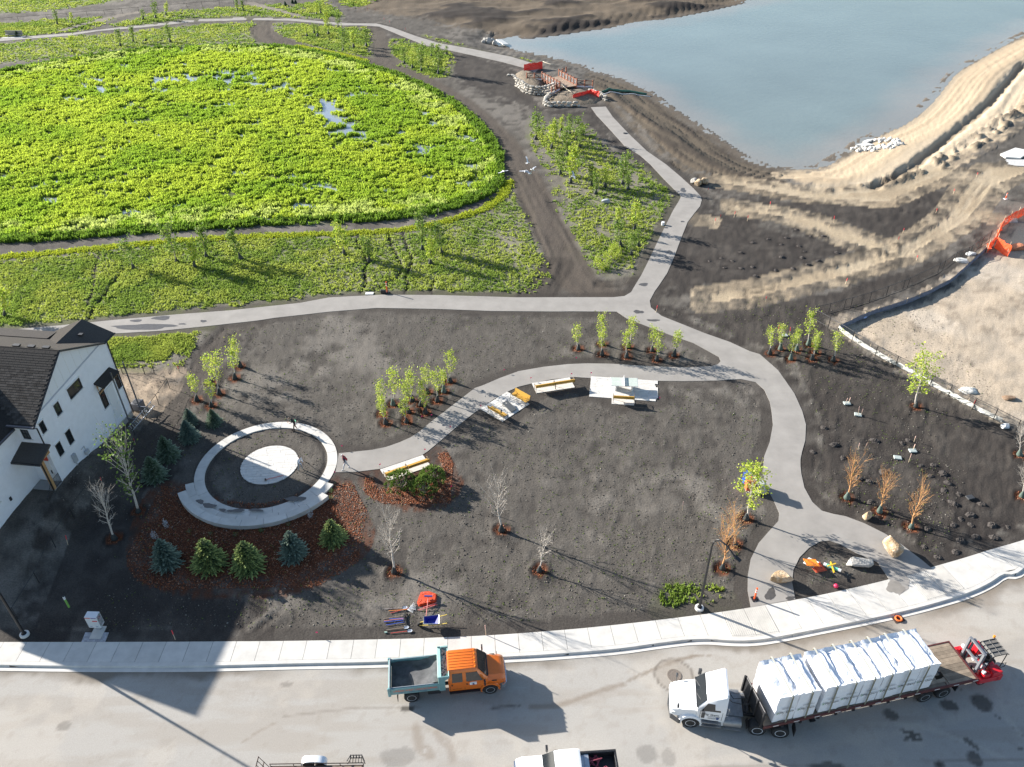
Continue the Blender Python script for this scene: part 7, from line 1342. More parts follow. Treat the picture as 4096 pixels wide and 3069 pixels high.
def fabric(name, label, cat_, pts, h, m, stakes=True, wave=.05, lean=0.0, stakemat=None):
    pts = resample(np.array(pts), .35); c = pts[0]; t = thing(name, label, cat_, (c[0], c[1], 0)); q = MB(); n = len(pts); r = random.Random(n); K_ = 5; vs = []
    tg = np.gradient(pts, axis=0); tg /= np.linalg.norm(tg, axis=1)[:, None]; nn = np.stack([-tg[:, 1], tg[:, 0]], 1)
    for i in range(n):
        hh = h * (1 + r.uniform(-.07, .05)); z0 = gz(pts[i][0], pts[i][1])[0]
        for k in range(K_): u = k / (K_ - 1); d_ = r.gauss(0, wave) * math.sin(math.pi * u) + lean * u; vs.append((pts[i][0] - c[0] + nn[i][0] * d_, pts[i][1] - c[1] + nn[i][1] * d_, z0 + hh * u - .03))
    o_ = len(vs); vs += [(a, b_, z_ ) for a, b_, z_ in ((v[0] + nn[i // K_][0] * .02, v[1] + nn[i // K_][1] * .02, v[2]) for i, v in enumerate(vs))]
    fs_ = [(i * K_ + k, (i + 1) * K_ + k, (i + 1) * K_ + k + 1, i * K_ + k + 1) for i in range(n - 1) for k in range(K_ - 1)]; q.add(vs, fs_ + [tuple(x_ + o_ for x_ in reversed(f)) for f in fs_]); q.build('fabric', m, t, fixn=False)
    if stakes:
        for i in range(0, n, 6): p = pts[i] - c; z0 = gz(pts[i][0], pts[i][1])[0]; q = MB(); q.box((p[0] + nn[i][0] * .05, p[1] + nn[i][1] * .05, z0 + h * .62), (.05, .05, h * 1.25), r.uniform(0, 1)); q.build('stake', stakemat or M_LATH, t)
    return t
M_SILT = mat('silt_white', (0.66, 0.66, 0.62), .8, noise=(2, .12)); M_SILTSHADE = mat('silt_shaded', (0.16, 0.17, 0.22), .8, noise=(2, .15)); M_ONET = mat('orange_net', (0.85, 0.10, 0.02), .6, alpha=.62); M_RNET = mat('red_net', (0.85, 0.045, 0.03), .6, alpha=.85)  # the dark silt fabric is the same cloth with shade put into its colour
fabric('silt_fence', 'long white silt fence along the bare right-hand lot', 'silt fence', P(R8, [(535, 935), (565, 958), (640, 1010), (700, 1050), (800, 1108), (900, 1162), (1000, 1218), (1100, 1275), (1200, 1330), (1300, 1385), (1400, 1440), (1515, 1490)]), .62, M_SILT, lean=-.15)
fabric('silt_fence', 'dark shaded silt fence along the upper side of the right-hand lot', 'silt fence', P(R8, [(530, 935), (640, 885), (750, 838), (860, 805), (970, 768), (1100, 708), (1200, 655), (1290, 580), (1340, 530), (1425, 455)]), .62, M_SILTSHADE)
fabric('orange_snow_fence', 'orange plastic snow fence sagging along the rubble at the right edge', 'barrier fence', P(R8, [(1425, 470), (1465, 430), (1490, 370), (1515, 320), (1570, 285), (1640, 250), (1720, 190)]), 1.35, M_ONET, wave=.16)
fabric('orange_snow_fence', 'short orange fence panel standing at the foot of the orange fence', 'barrier fence', P(R8, [(1470, 440), (1512, 468), (1552, 495)]), 1.5, M_ONET, wave=.06)
fabric('red_barrier_net', 'red barrier net across the far end of the footbridge', 'barrier net', P(T3, [(540, 236), (640, 222), (745, 207)]), 1.4, M_RNET, False)
fabric('red_barrier_net', 'red barrier net sagging across the near end of the footbridge', 'barrier net', P(T3, [(1080, 572), (1180, 545), (1275, 512), (1325, 532), (1370, 542)]), 1.35, M_RNET, False, wave=.1)
# ------------------------------------------------------------------ survey stakes, covers, markers
lathm = {}
def lath(h, pale=False):
    k = round(h, 1) + (100 if pale else 0); h = k % 100
    if k not in lathm: a = MB(); a.box((0, 0, h * .28), (.05, .03, h * .6)); b_ = MB(); b_.box((0, 0, h * .78), (.056, .036, h * .42)); lathm[k] = (a.mesh('lath', M_LATH), b_.mesh('painted_top', M_LPALE if pale else M_LRED))
    return lathm[k]
def stake(Z, foot, tip, label, group, lay=False):
    F_ = Z(*foot); w = unp(F_); h = min(1.6, max(.7, hgt(F_, Z(*tip)[1]))); t = thing('survey_stake', label, 'stake', (w[0], w[1], gz(w[0], w[1])[0]), rnd.uniform(0, 3), group); t.rotation_euler = (rnd.uniform(-.1, .1), rnd.uniform(-.1, .1), t.rotation_euler[2])
    for nm, me in zip(('lath', 'painted_top'), lath(h, label.startswith(('pale', 'thin')))): o = obj_of(nm, me, t); o.scale = (1.15, 1.15, 1) if w[1] > 60 else (.9, .9, .95)
def stakes(Z, rows_, pat, group):
    for k, (a, b_, c) in enumerate(sorted(rows_, key=lambda q: Z(q[0], q[2])[0])): stake(Z, (a, c), (a, b_), pat % ordn(k, 0), group)
stakes(R8, [(118, 158, 192), (503, 245, 288), (920, 318, 350), (885, 373, 415), (1118, 203, 235), (1226, 86, 112), (1003, 478, 512), (575, 616, 655), (93, 733, 765)], 'red topped stake along the tan haul track, %s from the left', 'red topped stakes along the haul track')
stakes(T7, [(1945, 563, 620), (1900, 603, 658), (2070, 543, 600), (2187, 573, 630), (1840, 338, 380)], 'red topped stake around the dark planting pad, %s from the left', 'red topped stakes around the dark pad')
stakes(R8, [(368, 828, 860), (163, 906, 958), (238, 920, 970)], 'red topped stake near the fence corner saplings, %s from the left', 'red topped stakes near the fence corner')
stakes(R6, [(1160, 116, 160), (1197, 112, 162), (1515, 82, 106), (1508, 128, 160), (1480, 183, 238)], 'pale red stake among the dug heaps, %s from the left', 'pale red stakes among the heaps')
for Z, f, tp_, lb in ((T7, (1380, 1440), (1380, 1373), 'red topped stake at the junction of the paths and the tan track'), (R3, (1770, 652), (1770, 593), 'pale stake beside the leafless tree in the middle of the lawn'), (R3, (1738, 1548), (1735, 1474), 'thin pink stake beside the sidewalk above the orange truck'), (R2, (1088, 868), (1072, 805), 'red topped stake in the shade right of the mailbox'), (R2, (425, 285), (380, 230), 'red topped stake in the shade below the leafless tree'), (R1, (768, 1392), (722, 1332), 'red topped stake in the shade right of the porch'), (R1, (1003, 1075), (985, 1030), 'red topped stake near the ladder by the house'), (R1, (1320, 530), (1308, 490), 'red topped stake beside the gate behind the house'), (R6, (45, 540), (45, 490), 'pale stake in the grass left of the bins'), (U2, (540, 452), (562, 378), 'red flagged stake against the white silt fence'), (T8, (1120, 295), (1170, 250), 'red stake tilted over the upper end of the tan track'), (T6, (1523, 165), (1523, 130), 'white topped stake at the right rim of the marsh'), (T6, (1205, 290), (1203, 250), 'pale stake at the lower rim of the marsh')): stake(Z, f, tp_, lb, 'single survey stakes')
stakes(T2, [(650, 0, 18), (672, 5, 22), (745, 50, 75), (793, 55, 78), (850, 112, 138), (884, 130, 155), (985, 175, 205)], 'far red stake by the upper dirt road, %s from the left', 'far red stakes by the upper road')
M_COVER = mat('pale_green_cover', (0.42, 0.47, 0.44), .7)
for Z, p, lb in ((R8, (583, 1380), 'pale green valve cover with two stakes, upper one'), (R8, (650, 1448), 'pale green valve cover with two stakes, lower one'), (R6, (1410, 210), 'pale green valve cover lying left of the stakes'), (R6, (1505, 168), 'pale green valve cover lying right of the stakes'), (R6, (1867, 466), 'grey valve cover alone on the dark soil at right'), (T3, (1660, 925), 'dark inspection cover at the edge of the pond path'), (R8, (208, 972), 'grey cover lying by the fence corner saplings')):
    w = unp(Z(*p)); q = MB(); q.box((0, 0, .05), (.62, .42, .12)); o = bev(q.build('valve_cover', M_COVER if 'dark' not in lb else M_DARKG, loc=(w[0], w[1], gz(w[0], w[1])[0] + .02)), .03); o.rotation_euler = (.05, .05, rnd.uniform(-.3, .3)); tag(o, lb, 'cover', 'valve covers')
stakes(R8, [(573, 1340, 1382), (590, 1338, 1380), (651, 1390, 1450), (667, 1400, 1450)], 'pale stake beside the pale green valve covers, %s from the left', 'pale stakes at the valve covers')
def post(Z, foot, tip, parts, label, cat_, rad=.06, name='marker_post'):
    F_ = Z(*foot); w = unp(F_); h = hgt(F_, Z(*tip)[1]); t = thing(name, label, cat_, (w[0], w[1], gz(w[0], w[1])[0])); u = 0
    for k, (nm, f, m_, r_) in enumerate(parts): q = MB(); q.lathe([(r_, h * u), (r_, h * f)], 12); q.build(nm, m_, t, sm=True); u = f
    return t
M_WHT = mat('plain_white', (0.75, 0.75, 0.74), .5); M_GREENP = mat('marker_green', (0.22, 0.45, 0.10), .5); M_ORP = mat('delineator_orange', (0.85, 0.12, 0.03), .45)
post(R2, (430, 668), (412, 598), [('post', .72, M_GREENP, .07), ('cap', .95, M_WHT, .075), ('lid', 1.0, M_BLACK, .07)], 'green and white utility marker post in the house shade', 'marker post')
for Z, f, tp_, lb in ((R6, (503, 1105), (512, 1036), 'orange delineator post at the mouth of the path'), (T8, (1440, 545), (1462, 478), 'orange delineator post on dark soil near the orange fence'), (T6, (828, 868), (818, 790), 'orange delineator post beside the lawn above the main path')):
    w = unp(Z(*f)); h = hgt(Z(*f), Z(*tp_)[1]); t = thing('delineator', lb, 'delineator', (w[0], w[1], gz(w[0], w[1])[0] + .02), .2, 'orange delineator posts'); q = MB(); q.box((0, 0, .03), (.42, .42, .06)); q.build('rubber_base', M_BLACK if 'dark soil' not in lb else M_WHT, t)
    for nm, a, b_, m_ in (('tube', .05, .62, M_ORP), ('white_band', .62, .72, M_WHT), ('tube', .72, .80, M_ORP), ('white_band', .80, .88, M_WHT), ('tube', .88, 1, M_ORP)): q = MB(); q.lathe([(.065, h * a), (.065, h * b_)], 10); q.build(nm, m_, t, sm=True)
w = unp(T6(820, 862)); q = MB(); q.box((0, 0, .22), (.55, .3, .42)); o = bev(q.build('equipment_case', M_BLACK, loc=(w[0] - .3, w[1] - .3, 0)), .04); tag(o, 'black equipment case beside the delineator on the lawn edge', 'case')
w = unp(T6(697, 877)); q = MB(); q.box((0, 0, .05), (.9, .5, .04)); o = q.build('white_board', M_WHT, loc=(w[0], w[1], .02)); tag(o, 'white board lying flat on the lawn edge above the path', 'board')
t = post(T7, (1440, 665), (1440, 638), [('box', .92, M_WHT, .2), ('lid', 1.0, M_WHT, .22)], 'white electrical box standing at the edge of the path', 'box', .2, 'electrical_box')
w = unp(R6(1018, 1030)); q = MB(); q.lathe([(.02, 0), (.12, .03), (.165, .10), (.165, .17), (.12, .24), (.02, .27)], 14); o = q.build('ball', mat('pink_ball', (0.7, 0.03, 0.10), .4), loc=(w[0], w[1], .02), sm='all'); tag(o, 'small red pink ball on the teardrop island', 'ball')
w = unp(R5(1518, 240)); t = thing('catch_basin', 'orange filter ring on the storm drain in the gutter', 'storm drain', (w[0], w[1], -.115), .25); q = MB(); q.box((0, 0, .01), (.75, .5, .03)); q.build('grate', M_RUST, t); q = MB(); q.tube([(math.cos(a) * .2, math.sin(a) * .2, .08) for a in np.linspace(0, 6.28, 15)], .06, 7, False); q.build('filter_ring', mat('drain_orange', (0.75, 0.16, 0.03), .6), t)
w = unp(zf(2600, 2600, 3.16)(310, 312)); q = MB(); q.lathe([(.45, -.13), (.45, -.095), (.36, -.095), (.35, -.10), (.01, -.10)], 28); o = q.build('manhole_cover', mat('iron_cover', (0.17, 0.14, 0.115), .7, noise=(14, .35), bump=(18, .8, .02)), loc=(w[0], w[1], .025)); tag(o, 'round iron manhole cover in the road by the semi truck', 'manhole cover')
M_FLAG = mat('pink_flag', (0.9, 0.05, 0.20), .6); fm = MB(); fm.tube([(0, 0, 0), (0, 0, .45)], .006, 3); fm2 = MB(); fm2.add([(0, 0, .33), (.14, .02, .34), (.14, .02, .46), (0, 0, .46)], [(0, 1, 2, 3)]); fma, fmb = fm.mesh('wire', M_LEG), fm2.mesh('flag', M_FLAG, fixn=False)
for k, (Z, p) in enumerate(sorted([(R7, (230, 590)), (R7, (808, 490)), (R7, (445, 655)), (R7, (928, 612)), (R7, (770, 620)), (R3, (675, 180)), (R3, (622, 372)), (R3, (955, 318)), (R3, (1478, 478)), (R3, (490, 1555)), (R3, (1285, 205)), (Q1, (697, 748)), (Q1, (600, 762)), (Q1, (888, 868)), (Q1, (1197, 650)), (R7, (1477, 815))], key=lambda q: q[0](*q[1])[0])):
    w = unp(Z(*p)); t = thing('marking_flag', 'small pink marking flag by the curved path, %s from the left' % ordn(k, 0), 'flag', (w[0], w[1], 0), rnd.uniform(-.5, .5), 'pink marking flags')
    obj_of('wire', fma, t); obj_of('flag', fmb, t)
# ------------------------------------------------------------------ boulders and rubble
def rock(seed, dims, rough=.16, sub=3):
    bm = bmesh.new(); bmesh.ops.create_icosphere(bm, subdivisions=sub, radius=1.0); r = np.random.RandomState(seed); pl = [r.randn(3) for _ in range(9)]; pl = [p / np.linalg.norm(p) for p in pl]; of = [r.uniform(.62, .9) for _ in pl]
    for v in bm.verts:
        p = np.array(v.co); p = np.sign(p) * np.abs(p) ** .62
        for q_, o_ in zip(pl, of):
            d_ = p @ q_ - o_
            if d_ > 0: p = p - q_ * d_ * .85
        p = p * (1 + rough * (float(fbm(np.array([p[0] * 2 + seed]), np.array([p[1] * 2 + p[2] * 1.7]), 1.0, 3, seed)[0]) - .5)); v.co = Vector(p * np.array(dims) * .52)
    me = bpy.data.meshes.new('boulder'); bm.to_mesh(me); bm.free(); return me
M_SANDST = mat('tan_sandstone', (0.40, 0.27, 0.15), .9, noise=(2.2, .3), bump=(7, 1.0, .1), coord='obj', col2=(0.46, 0.38, 0.28)); M_GREYST = mat('pale_stone', (0.40, 0.38, 0.345), .9, noise=(3, .25), bump=(7, .7, .08), coord='obj')
for k, (Z, p, dims, m_, lb, rz) in enumerate([(R6, (1215, 592), (.62, .62, .75), M_SANDST, 'small cube shaped boulder between the orange twigged trees and the fork', .3), (R6, (1368, 798), (.95, 1.6, 1.25), M_SANDST, 'tall tan boulder on the right branch of the path', .35), (R6, (668, 990), (1.6, .9, .95), M_SANDST, 'tan boulder on the left branch of the path', -.2), (R6, (1160, 885), (1.9, .8, .75), M_GREYST, 'long grey boulder on the teardrop island', -.05), (T7, (1718, 295), (1.0, .9, .8), M_GREYST, 'left boulder of the three by the path bend', .5), (T7, (1752, 312), (1.2, 1.0, .95), M_SANDST, 'middle boulder of the three by the path bend', 1.0), (T7, (1808, 298), (1.2, 1.0, 1.0), M_SANDST, 'right boulder of the three by the path bend', 0)]):
    w = unp(Z(*p)); me = rock(100 + k, dims); me.materials.append(m_); o = bpy.data.objects.new('boulder', me); C.objects.link(o); o.location = (w[0], w[1], dims[2] * .38); o.rotation_euler = (rnd.uniform(-.1, .1), rnd.uniform(-.1, .1), rz); tag(o, lb, 'boulder', 'boulders by the paths')
ST = []
for k in range(6): me = rock(200 + k, (1, 1, 1), .2, 2); me.name = 'stone'; ST.append(me)
M_RIP = mat('white_riprap', (0.62, 0.59, 0.53), .9, noise=(4, .15), rand=.15)
STW = []
for k in range(4): me = ST[k].copy(); me.materials.append(M_RIP); STW.append(me)
ZK = zf(3350, 500, 4.237); w = unp(ZK(700, 270)); rp_ = thing('riprap_apron', 'horseshoe of white riprap stones round the pond outlet', 'rock apron', (w[0], w[1], 0)); r_ = random.Random(12); path_ = smooth(P(ZK, [(330, 322), (450, 335), (600, 335), (750, 335), (880, 330), (1000, 300), (1030, 245), (980, 210), (860, 195), (760, 175), (680, 165)]), 2)
pr = resample(path_, .42)
for p in pr:
    for _ in range(3):
        d_ = r_.gauss(0, .75) * (1 if p[1] < w[1] + 3 else .5); q_ = p + np.array([r_.gauss(0, .25), d_ * .9]); o = bpy.data.objects.new('stone', r_.choice(STW)); C.objects.link(o); o.parent = rp_; s = r_.uniform(.45, .85); o.location = (q_[0] - w[0], q_[1] - w[1], gz(q_[0], q_[1])[0] + .08); o.scale = (s, s, s * .8); o.rotation_euler = (r_.random() * 3, r_.random() * 3, r_.random() * 6)
for pts, lb in (([(445, 205), (520, 175), (650, 160), (520, 222)], 'white concrete wing slab on the far side of the pond outlet'), ([(320, 268), (500, 232), (640, 262), (480, 285)], 'white concrete wing slab on the near side of the pond outlet')):
    pg = P(ZK, pts); c = pg.mean(0); z0 = float(np.mean(gz(pg[:, 0], pg[:, 1]))); q = MB(); q.prism([tuple(p - c) for p in pg], z0 - .1, z0 + .3); o = q.build('concrete_slab', mat('white_slab', (0.68, 0.67, 0.63), .8), loc=(c[0], c[1], .0)); tag(o, lb, 'slab')
for pts, lb, m_, h in (([(1380, 60), (1545, -8), (1680, 20), (1646, 72), (1600, 106), (1440, 94)], 'pale broken concrete slab at the right edge above the haul track', mat('white_slab', (0.68, 0.67, 0.63), .8), .25), ([(1405, 150), (1450, 106), (1590, 112), (1720, 100), (1700, 185), (1560, 178)], 'patch of pale gravel at the right edge below the broken slab', mat('pale_gravel', (0.52, 0.51, 0.49), .95, noise=(6, .2)), .06)):
    pg = P(T8, pts); c = pg.mean(0); q = MB(); q.prism([tuple(p - c) for p in pg], -.4, h); o = q.build('concrete_slab' if h > .1 else 'gravel_patch', m_, loc=(c[0], c[1], 0)); tag(o, lb, 'slab' if h > .1 else 'gravel')
w = unp(T2(1560, 272), -.6); t = thing('outfall', 'stone outfall with a tilted concrete slab at the far pond corner', 'outfall', (w[0], w[1], -.7)); me_ = [m.copy() for m in ST[:3]]; [m.materials.append(M_GREYST) for m in me_]
for k in range(9): o = bpy.data.objects.new('stone', me_[k % 3]); C.objects.link(o); o.parent = t; s = rnd.uniform(.9, 1.5); o.scale = (s, s, s); o.location = (rnd.uniform(-3.2, -.5), rnd.uniform(-1, 2.5), rnd.uniform(0, .4)); o.rotation_euler = (rnd.random() * 3, rnd.random() * 3, rnd.random() * 3)
q = MB(); q.box((1.2, 0, .5), (1.6, 3.5, .18), .5); o = q.build('slab', mat('white_slab', (0.68, 0.67, 0.63), .8), t); o.rotation_euler = (0, .2, 0)
w = unp(T7(928, 468)); me = rock(140, (1.3, .8, .7)); me.materials.append(mat('grey_sheet', (0.33, 0.35, 0.37), .6)); o = bpy.data.objects.new('bagged_load', me); C.objects.link(o); o.location = (w[0], w[1], .2); tag(o, 'grey bundled sheet lying on the lawn left of the path bend', 'bundle')
# rubble and litter heaps of the right-hand lot
for k, (p, s, col_, lb) in enumerate([((1265, 520), 1.0, (0.62, 0.61, 0.57), 'crumpled white plastic heap beside the upper silt fence'), ((1330, 480), .8, (0.6, 0.6, 0.58), 'small white litter heap at the top of the silt fence'), ((1575, 280), 1.1, (0.6, 0.45, 0.38), 'pinkish rubble heap behind the orange fence'), ((1600, 440), 1.4, (0.42, 0.16, 0.08), 'rust red rubble at the right edge below the orange fence'), ((1310, 1300), 1.1, (0.62, 0.60, 0.54), 'pale crumpled sheet behind the white silt fence'), ((1540, 1520), .55, (0.7, 0.7, 0.68), 'white sheet of litter near the lower end of the silt fence'), ((680, 860), .5, (0.35, 0.42, 0.62), 'bluish plastic scrap in the corner of the lot'), ((1560, 1350), .7, (0.2, 0.13, 0.08), 'brown clod pile on the tan lot')]):
    w = unp(R8(*p)); me = rock(160 + k, (s * 1.6, s, s * .55), .5); me.materials.append(mat('rubble_%d' % k, col_, .8, noise=(3, .3), bump=(5, .8, .1), coord='obj')); o = bpy.data.objects.new('debris_heap', me); C.objects.link(o); o.location = (w[0], w[1], gz(w[0], w[1])[0] + .08); o.rotation_euler = (0, 0, rnd.uniform(-.5, .5)); tag(o, lb, 'debris')
# ------------------------------------------------------------------ footbridge and its stone walls
M_RW = mat('red_brown_timber', (0.24, 0.095, 0.055), .7, noise=(3, .2)); M_WST = mat('wall_stone', (0.40, 0.37, 0.32), .9, noise=(2.0, .25), rand=.3, bump=(5, .6, .1)); M_FILL = mat('earth_fill', (0.17, 0.135, 0.095), .95, noise=(2, .35), bump=(4, .8, .12))
ZBk = zf(2150, 270, 4.237); DZ = .75
nb0, nb1, fb0, fb1 = (unp(ZBk(*p), DZ)[:2] for p in ((110, 212), (380, 362), (330, 135), (655, 308)))
ax = (nb1 - nb0 + fb1 - fb0) / 2; LB = float(np.linalg.norm(ax)); ax /= LB; pn_ = np.array([-ax[1], ax[0]]); cB = (nb0 + nb1 + fb0 + fb1) / 4; WB = abs(float(((fb0 + fb1 - nb0 - nb1) / 2) @ pn_)); print('bridge', LB, WB)
br = thing('footbridge', 'red brown timber footbridge by the pond between stone abutments', 'bridge', (cB[0], cB[1], 0), math.atan2(ax[1], ax[0]))
nP = 26
for k in range(nP): q = MB(); q.box((-LB / 2 + LB * (k + .5) / nP, 0, DZ), (LB / nP - .02, WB, .08)); q.build('deck_plank', mat('deck_timber', (0.34, 0.25, 0.18), .85, noise=(3, .2), rand=.2), br)
for s in (-1, 1):
    q = MB(); q.box((0, s * WB / 2 * .9, DZ - .25), (LB, .18, .4)); q.build('beam', M_RW, br)
    for k in range(7): q = MB(); xk = -LB / 2 + LB * k / 6; q.box((xk, s * WB / 2, DZ + .45), (.22, .22, 1.7)); q.build('post', M_RW, br); q = MB(); q.box((xk, s * WB / 2, DZ + 1.33), (.28, .28, .07)); q.build('post_cap', M_RW, br)
    for k in range(6):
        xm = -LB / 2 + LB * (k + .5) / 6
        q = MB(); q.box((xm, s * WB / 2, DZ + 1.12), (LB / 6 - .22, .1, .16)); q.build('rail', M_RW, br); q = MB(); q.box((xm, s * WB / 2, DZ + .1), (LB / 6 - .22, .1, .16)); q.build('rail', M_RW, br)
        for zz in (.32, .52, .72, .92): q = MB(); q.tube([(xm - LB / 12 + .1, s * WB / 2, DZ + zz), (xm + LB / 12 - .1, s * WB / 2, DZ + zz)], .028, 5); q.build('bar', M_BLACK, br)
for sx2, sy2 in ((-1, -1), (1, 1), (-1, 1), (1, -1)):
    a0 = Vector((sx2 * LB / 2, sy2 * WB / 2, 0)); d_ = Vector((sx2 * .55, sy2 * .85, 0)).normalized()
    for k in (1, 2): q = MB(); p = a0 + d_ * 1.5 * k; q.box((p.x, p.y, DZ + .5), (.2, .2, 1.2)); q.build('post', M_RW, br)
    for zz in (.25, .95): q = MB(); q.tube([a0 + Vector((0, 0, DZ + zz)), a0 + d_ * 3 + Vector((0, 0, DZ + zz))], .06, 4); q.build('rail', M_RW, br)
    q = MB(); q.tube([a0 + Vector((0, 0, DZ - .15)), a0 + d_ * 3.2 + Vector((0, 0, DZ - .15))], .18, 4); q.build('sill_beam', mat('pale_sill', (0.55, 0.56, 0.57), .7), br)
stm = []
for k in range(6): me = ST[k].copy(); me.name = 'stone'; me.materials.append(M_WST); stm.append(me)
def stonewall(label, base, courses, hh=.42, step=.12):
    base = resample(smooth(np.array(base), 1), .1); c = base[0]; t = thing('stone_wall', label, 'stone wall', (c[0], c[1], 0)); r = random.Random(len(base)); tg = np.gradient(base, axis=0); tg /= np.linalg.norm(tg, axis=1)[:, None]; nn = np.stack([-tg[:, 1], tg[:, 0]], 1)
    for k in range(courses):
        i = r.randint(0, 5)
        while i < len(base) - 5:
            L = r.uniform(.65, 1.35); j = min(len(base) - 1, i + int(L / .1)); m_ = (i + j) // 2; p = base[m_] + nn[m_] * (k * step) - c; o = bpy.data.objects.new('stone', r.choice(stm)); C.objects.link(o); o.parent = t
            o.location = (p[0], p[1], k * hh + hh * .45 - .05 + r.uniform(-.03, .03)); o.scale = (((j - i) * .1) * .86, .70, hh * .92); o.rotation_euler = (r.uniform(-.04, .04), r.uniform(-.04, .04), math.atan2(tg[m_][1], tg[m_][0]) + r.choice((0, math.pi))); i = j
    return t
Wl = P(T3, [(430, 395), (455, 405), (500, 430), (540, 468), (600, 490), (680, 502), (760, 500), (830, 480), (900, 450)]); stonewall('curved stone abutment wall at the far end of the footbridge', Wl, 4)
stonewall('low line of flat stones leading off the far abutment', P(T3, [(325, 285), (380, 285), (425, 282), (440, 300), (450, 330)]), 1)
Wr = P(T3, [(1160, 628), (1100, 622), (1040, 628), (960, 622), (900, 625), (830, 632), (770, 620), (765, 580), (790, 545), (830, 520), (880, 500)])[::-1]; stonewall('curved stone abutment wall at the near end of the footbridge', Wr, 2, .5)
stonewall('stone wall on the pond side of the near abutment', P(T3, [(1240, 470), (1300, 490), (1380, 515), (1420, 545), (1460, 570)]), 2, .5)
def mound(label, pts, h, seed):
    pg = np.array(pts); c = pg.mean(0); q = MB(); K_ = 6; pg = resample(np.vstack([pg, pg[:1]]), .8)[:-1]; n = len(pg); r = random.Random(seed)
    for k in range(K_ + 1): u = k / K_; [q.v.append((*( (p - c) * (1 - u * .92)), h * (1 - (1 - u) ** 3) + r.uniform(-.06, .06) * (k > 0) - .05)) for p in pg]
    q.f = [(k * n + i, k * n + (i + 1) % n, (k + 1) * n + (i + 1) % n, (k + 1) * n + i) for k in range(K_) for i in range(n)] + [tuple(range(K_ * n, K_ * n + n))]; q.mi = [0] * len(q.f); o = q.build('earth_fill', M_FILL, loc=(c[0], c[1], 0), sm='all'); o['kind'] = 'structure'; o['label'] = label
mound('earth fill behind the far stone abutment', P(T3, [(440, 300), (470, 370), (540, 430), (640, 460), (740, 465), (770, 400), (740, 320), (620, 240), (520, 225), (450, 260)]), .9, 1); mound('earth fill behind the near stone abutment', P(T3, [(800, 560), (860, 600), (1000, 605), (1160, 610), (1330, 600), (1420, 540), (1330, 480), (1180, 430), (960, 440), (860, 490)]), .75, 2)
for pts, m_, r_, lb in (([(1405, 470), (1500, 448), (1600, 440), (1700, 438), (1800, 440), (1900, 448)], mat('green_hose', (0.03, 0.11, 0.075), .5), .22, 'thick green discharge hose from the bridge to the pond'), ([(1410, 485), (1550, 470), (1700, 458), (1850, 456), (1940, 462)], M_WHT, .07, 'white pipe lying beside the green hose to the pond'), ([(750, 178), (800, 200), (860, 212)], mat('rope_cream', (0.62, 0.56, 0.42), .8), .05, 'cream rope from the far red net to the bridge'), ([(955, 432), (1010, 490), (1070, 525)], mat('rope_cream', (0.62, 0.56, 0.42), .8), .05, 'cream rope from the bridge to the near red net')):
    pg = resample(smooth(P(T3, pts), 1), .8); z_ = gz(pg[:, 0], pg[:, 1]); up_ = .9 if 'rope' in lb else r_; q = MB(); q.tube([(p[0] - pg[0][0], p[1] - pg[0][1], max(z__, -1.0) + up_) for p, z__ in zip(pg, z_)], r_, 7); o = q.build('hose' if 'hose' in lb else 'pipe' if 'pipe' in lb else 'rope', m_, loc=(pg[0][0], pg[0][1], 0), sm='all'); tag(o, lb, 'hose' if 'hose' in lb else 'pipe' if 'pipe' in lb else 'rope')
# ------------------------------------------------------------------ gulls over the dirt track
gb = MB(); gb.loft([[(x_, math.cos(a) * r, math.sin(a) * r) for a in np.linspace(0, 2 * math.pi, 8, endpoint=False)] for x_, r in ((-.34, .02), (-.2, .06), (0, .09), (.16, .075), (.26, .05), (.34, .012))]); gbm = gb.mesh('body', M_WHT, sm='all')
def wing(s, dih): q = MB(); q.add([(.12, s * .04, .03), (-.12, s * .04, .03), (-.10, s * .42, .03 + .42 * dih), (.10, s * .42, .03 + .42 * dih), (-.20, s * .78, .03 + .55 * dih), (-.02, s * .78, .03 + .55 * dih), (.12, s * .04, .05), (-.12, s * .04, .05), (-.10, s * .42, .05 + .42 * dih), (.10, s * .42, .05 + .42 * dih)], [(0, 1, 2, 3), (3, 2, 4, 5), (6, 9, 8, 7), (0, 6, 7, 1)]); return q.mesh('wing', mat('gull_grey', (0.55, 0.57, 0.6), .6), fixn=False)
wm = [(wing(-1, d_), wing(1, d_)) for d_ in (.9, -.25, .5)]
for k, (p, lb) in enumerate([((245, 115), 'white gull flying over the dirt track, topmost of the flock'), ((222, 190), 'white gull with raised wings at the left of the flock'), ((287, 176), 'white gull at the right of the flock over the dirt track'), ((265, 211), 'white gull flying lowest over the dirt track'), ((30, 188), 'white gull flying over the rim of the marsh'), ((650, 236), 'white gull flying past the trees below the footbridge')]):
    w = unp(T7(*p), 3.0); t = thing('gull', lb, 'bird', (w[0], w[1], 3.0), k * 1.3, 'gulls in flight'); t.rotation_euler = (rnd.uniform(-.4, .4), rnd.uniform(-.2, .2), k * 1.3)
    obj_of('body', gbm, t); [obj_of('wing', m_, t) for m_ in wm[k % 3]]
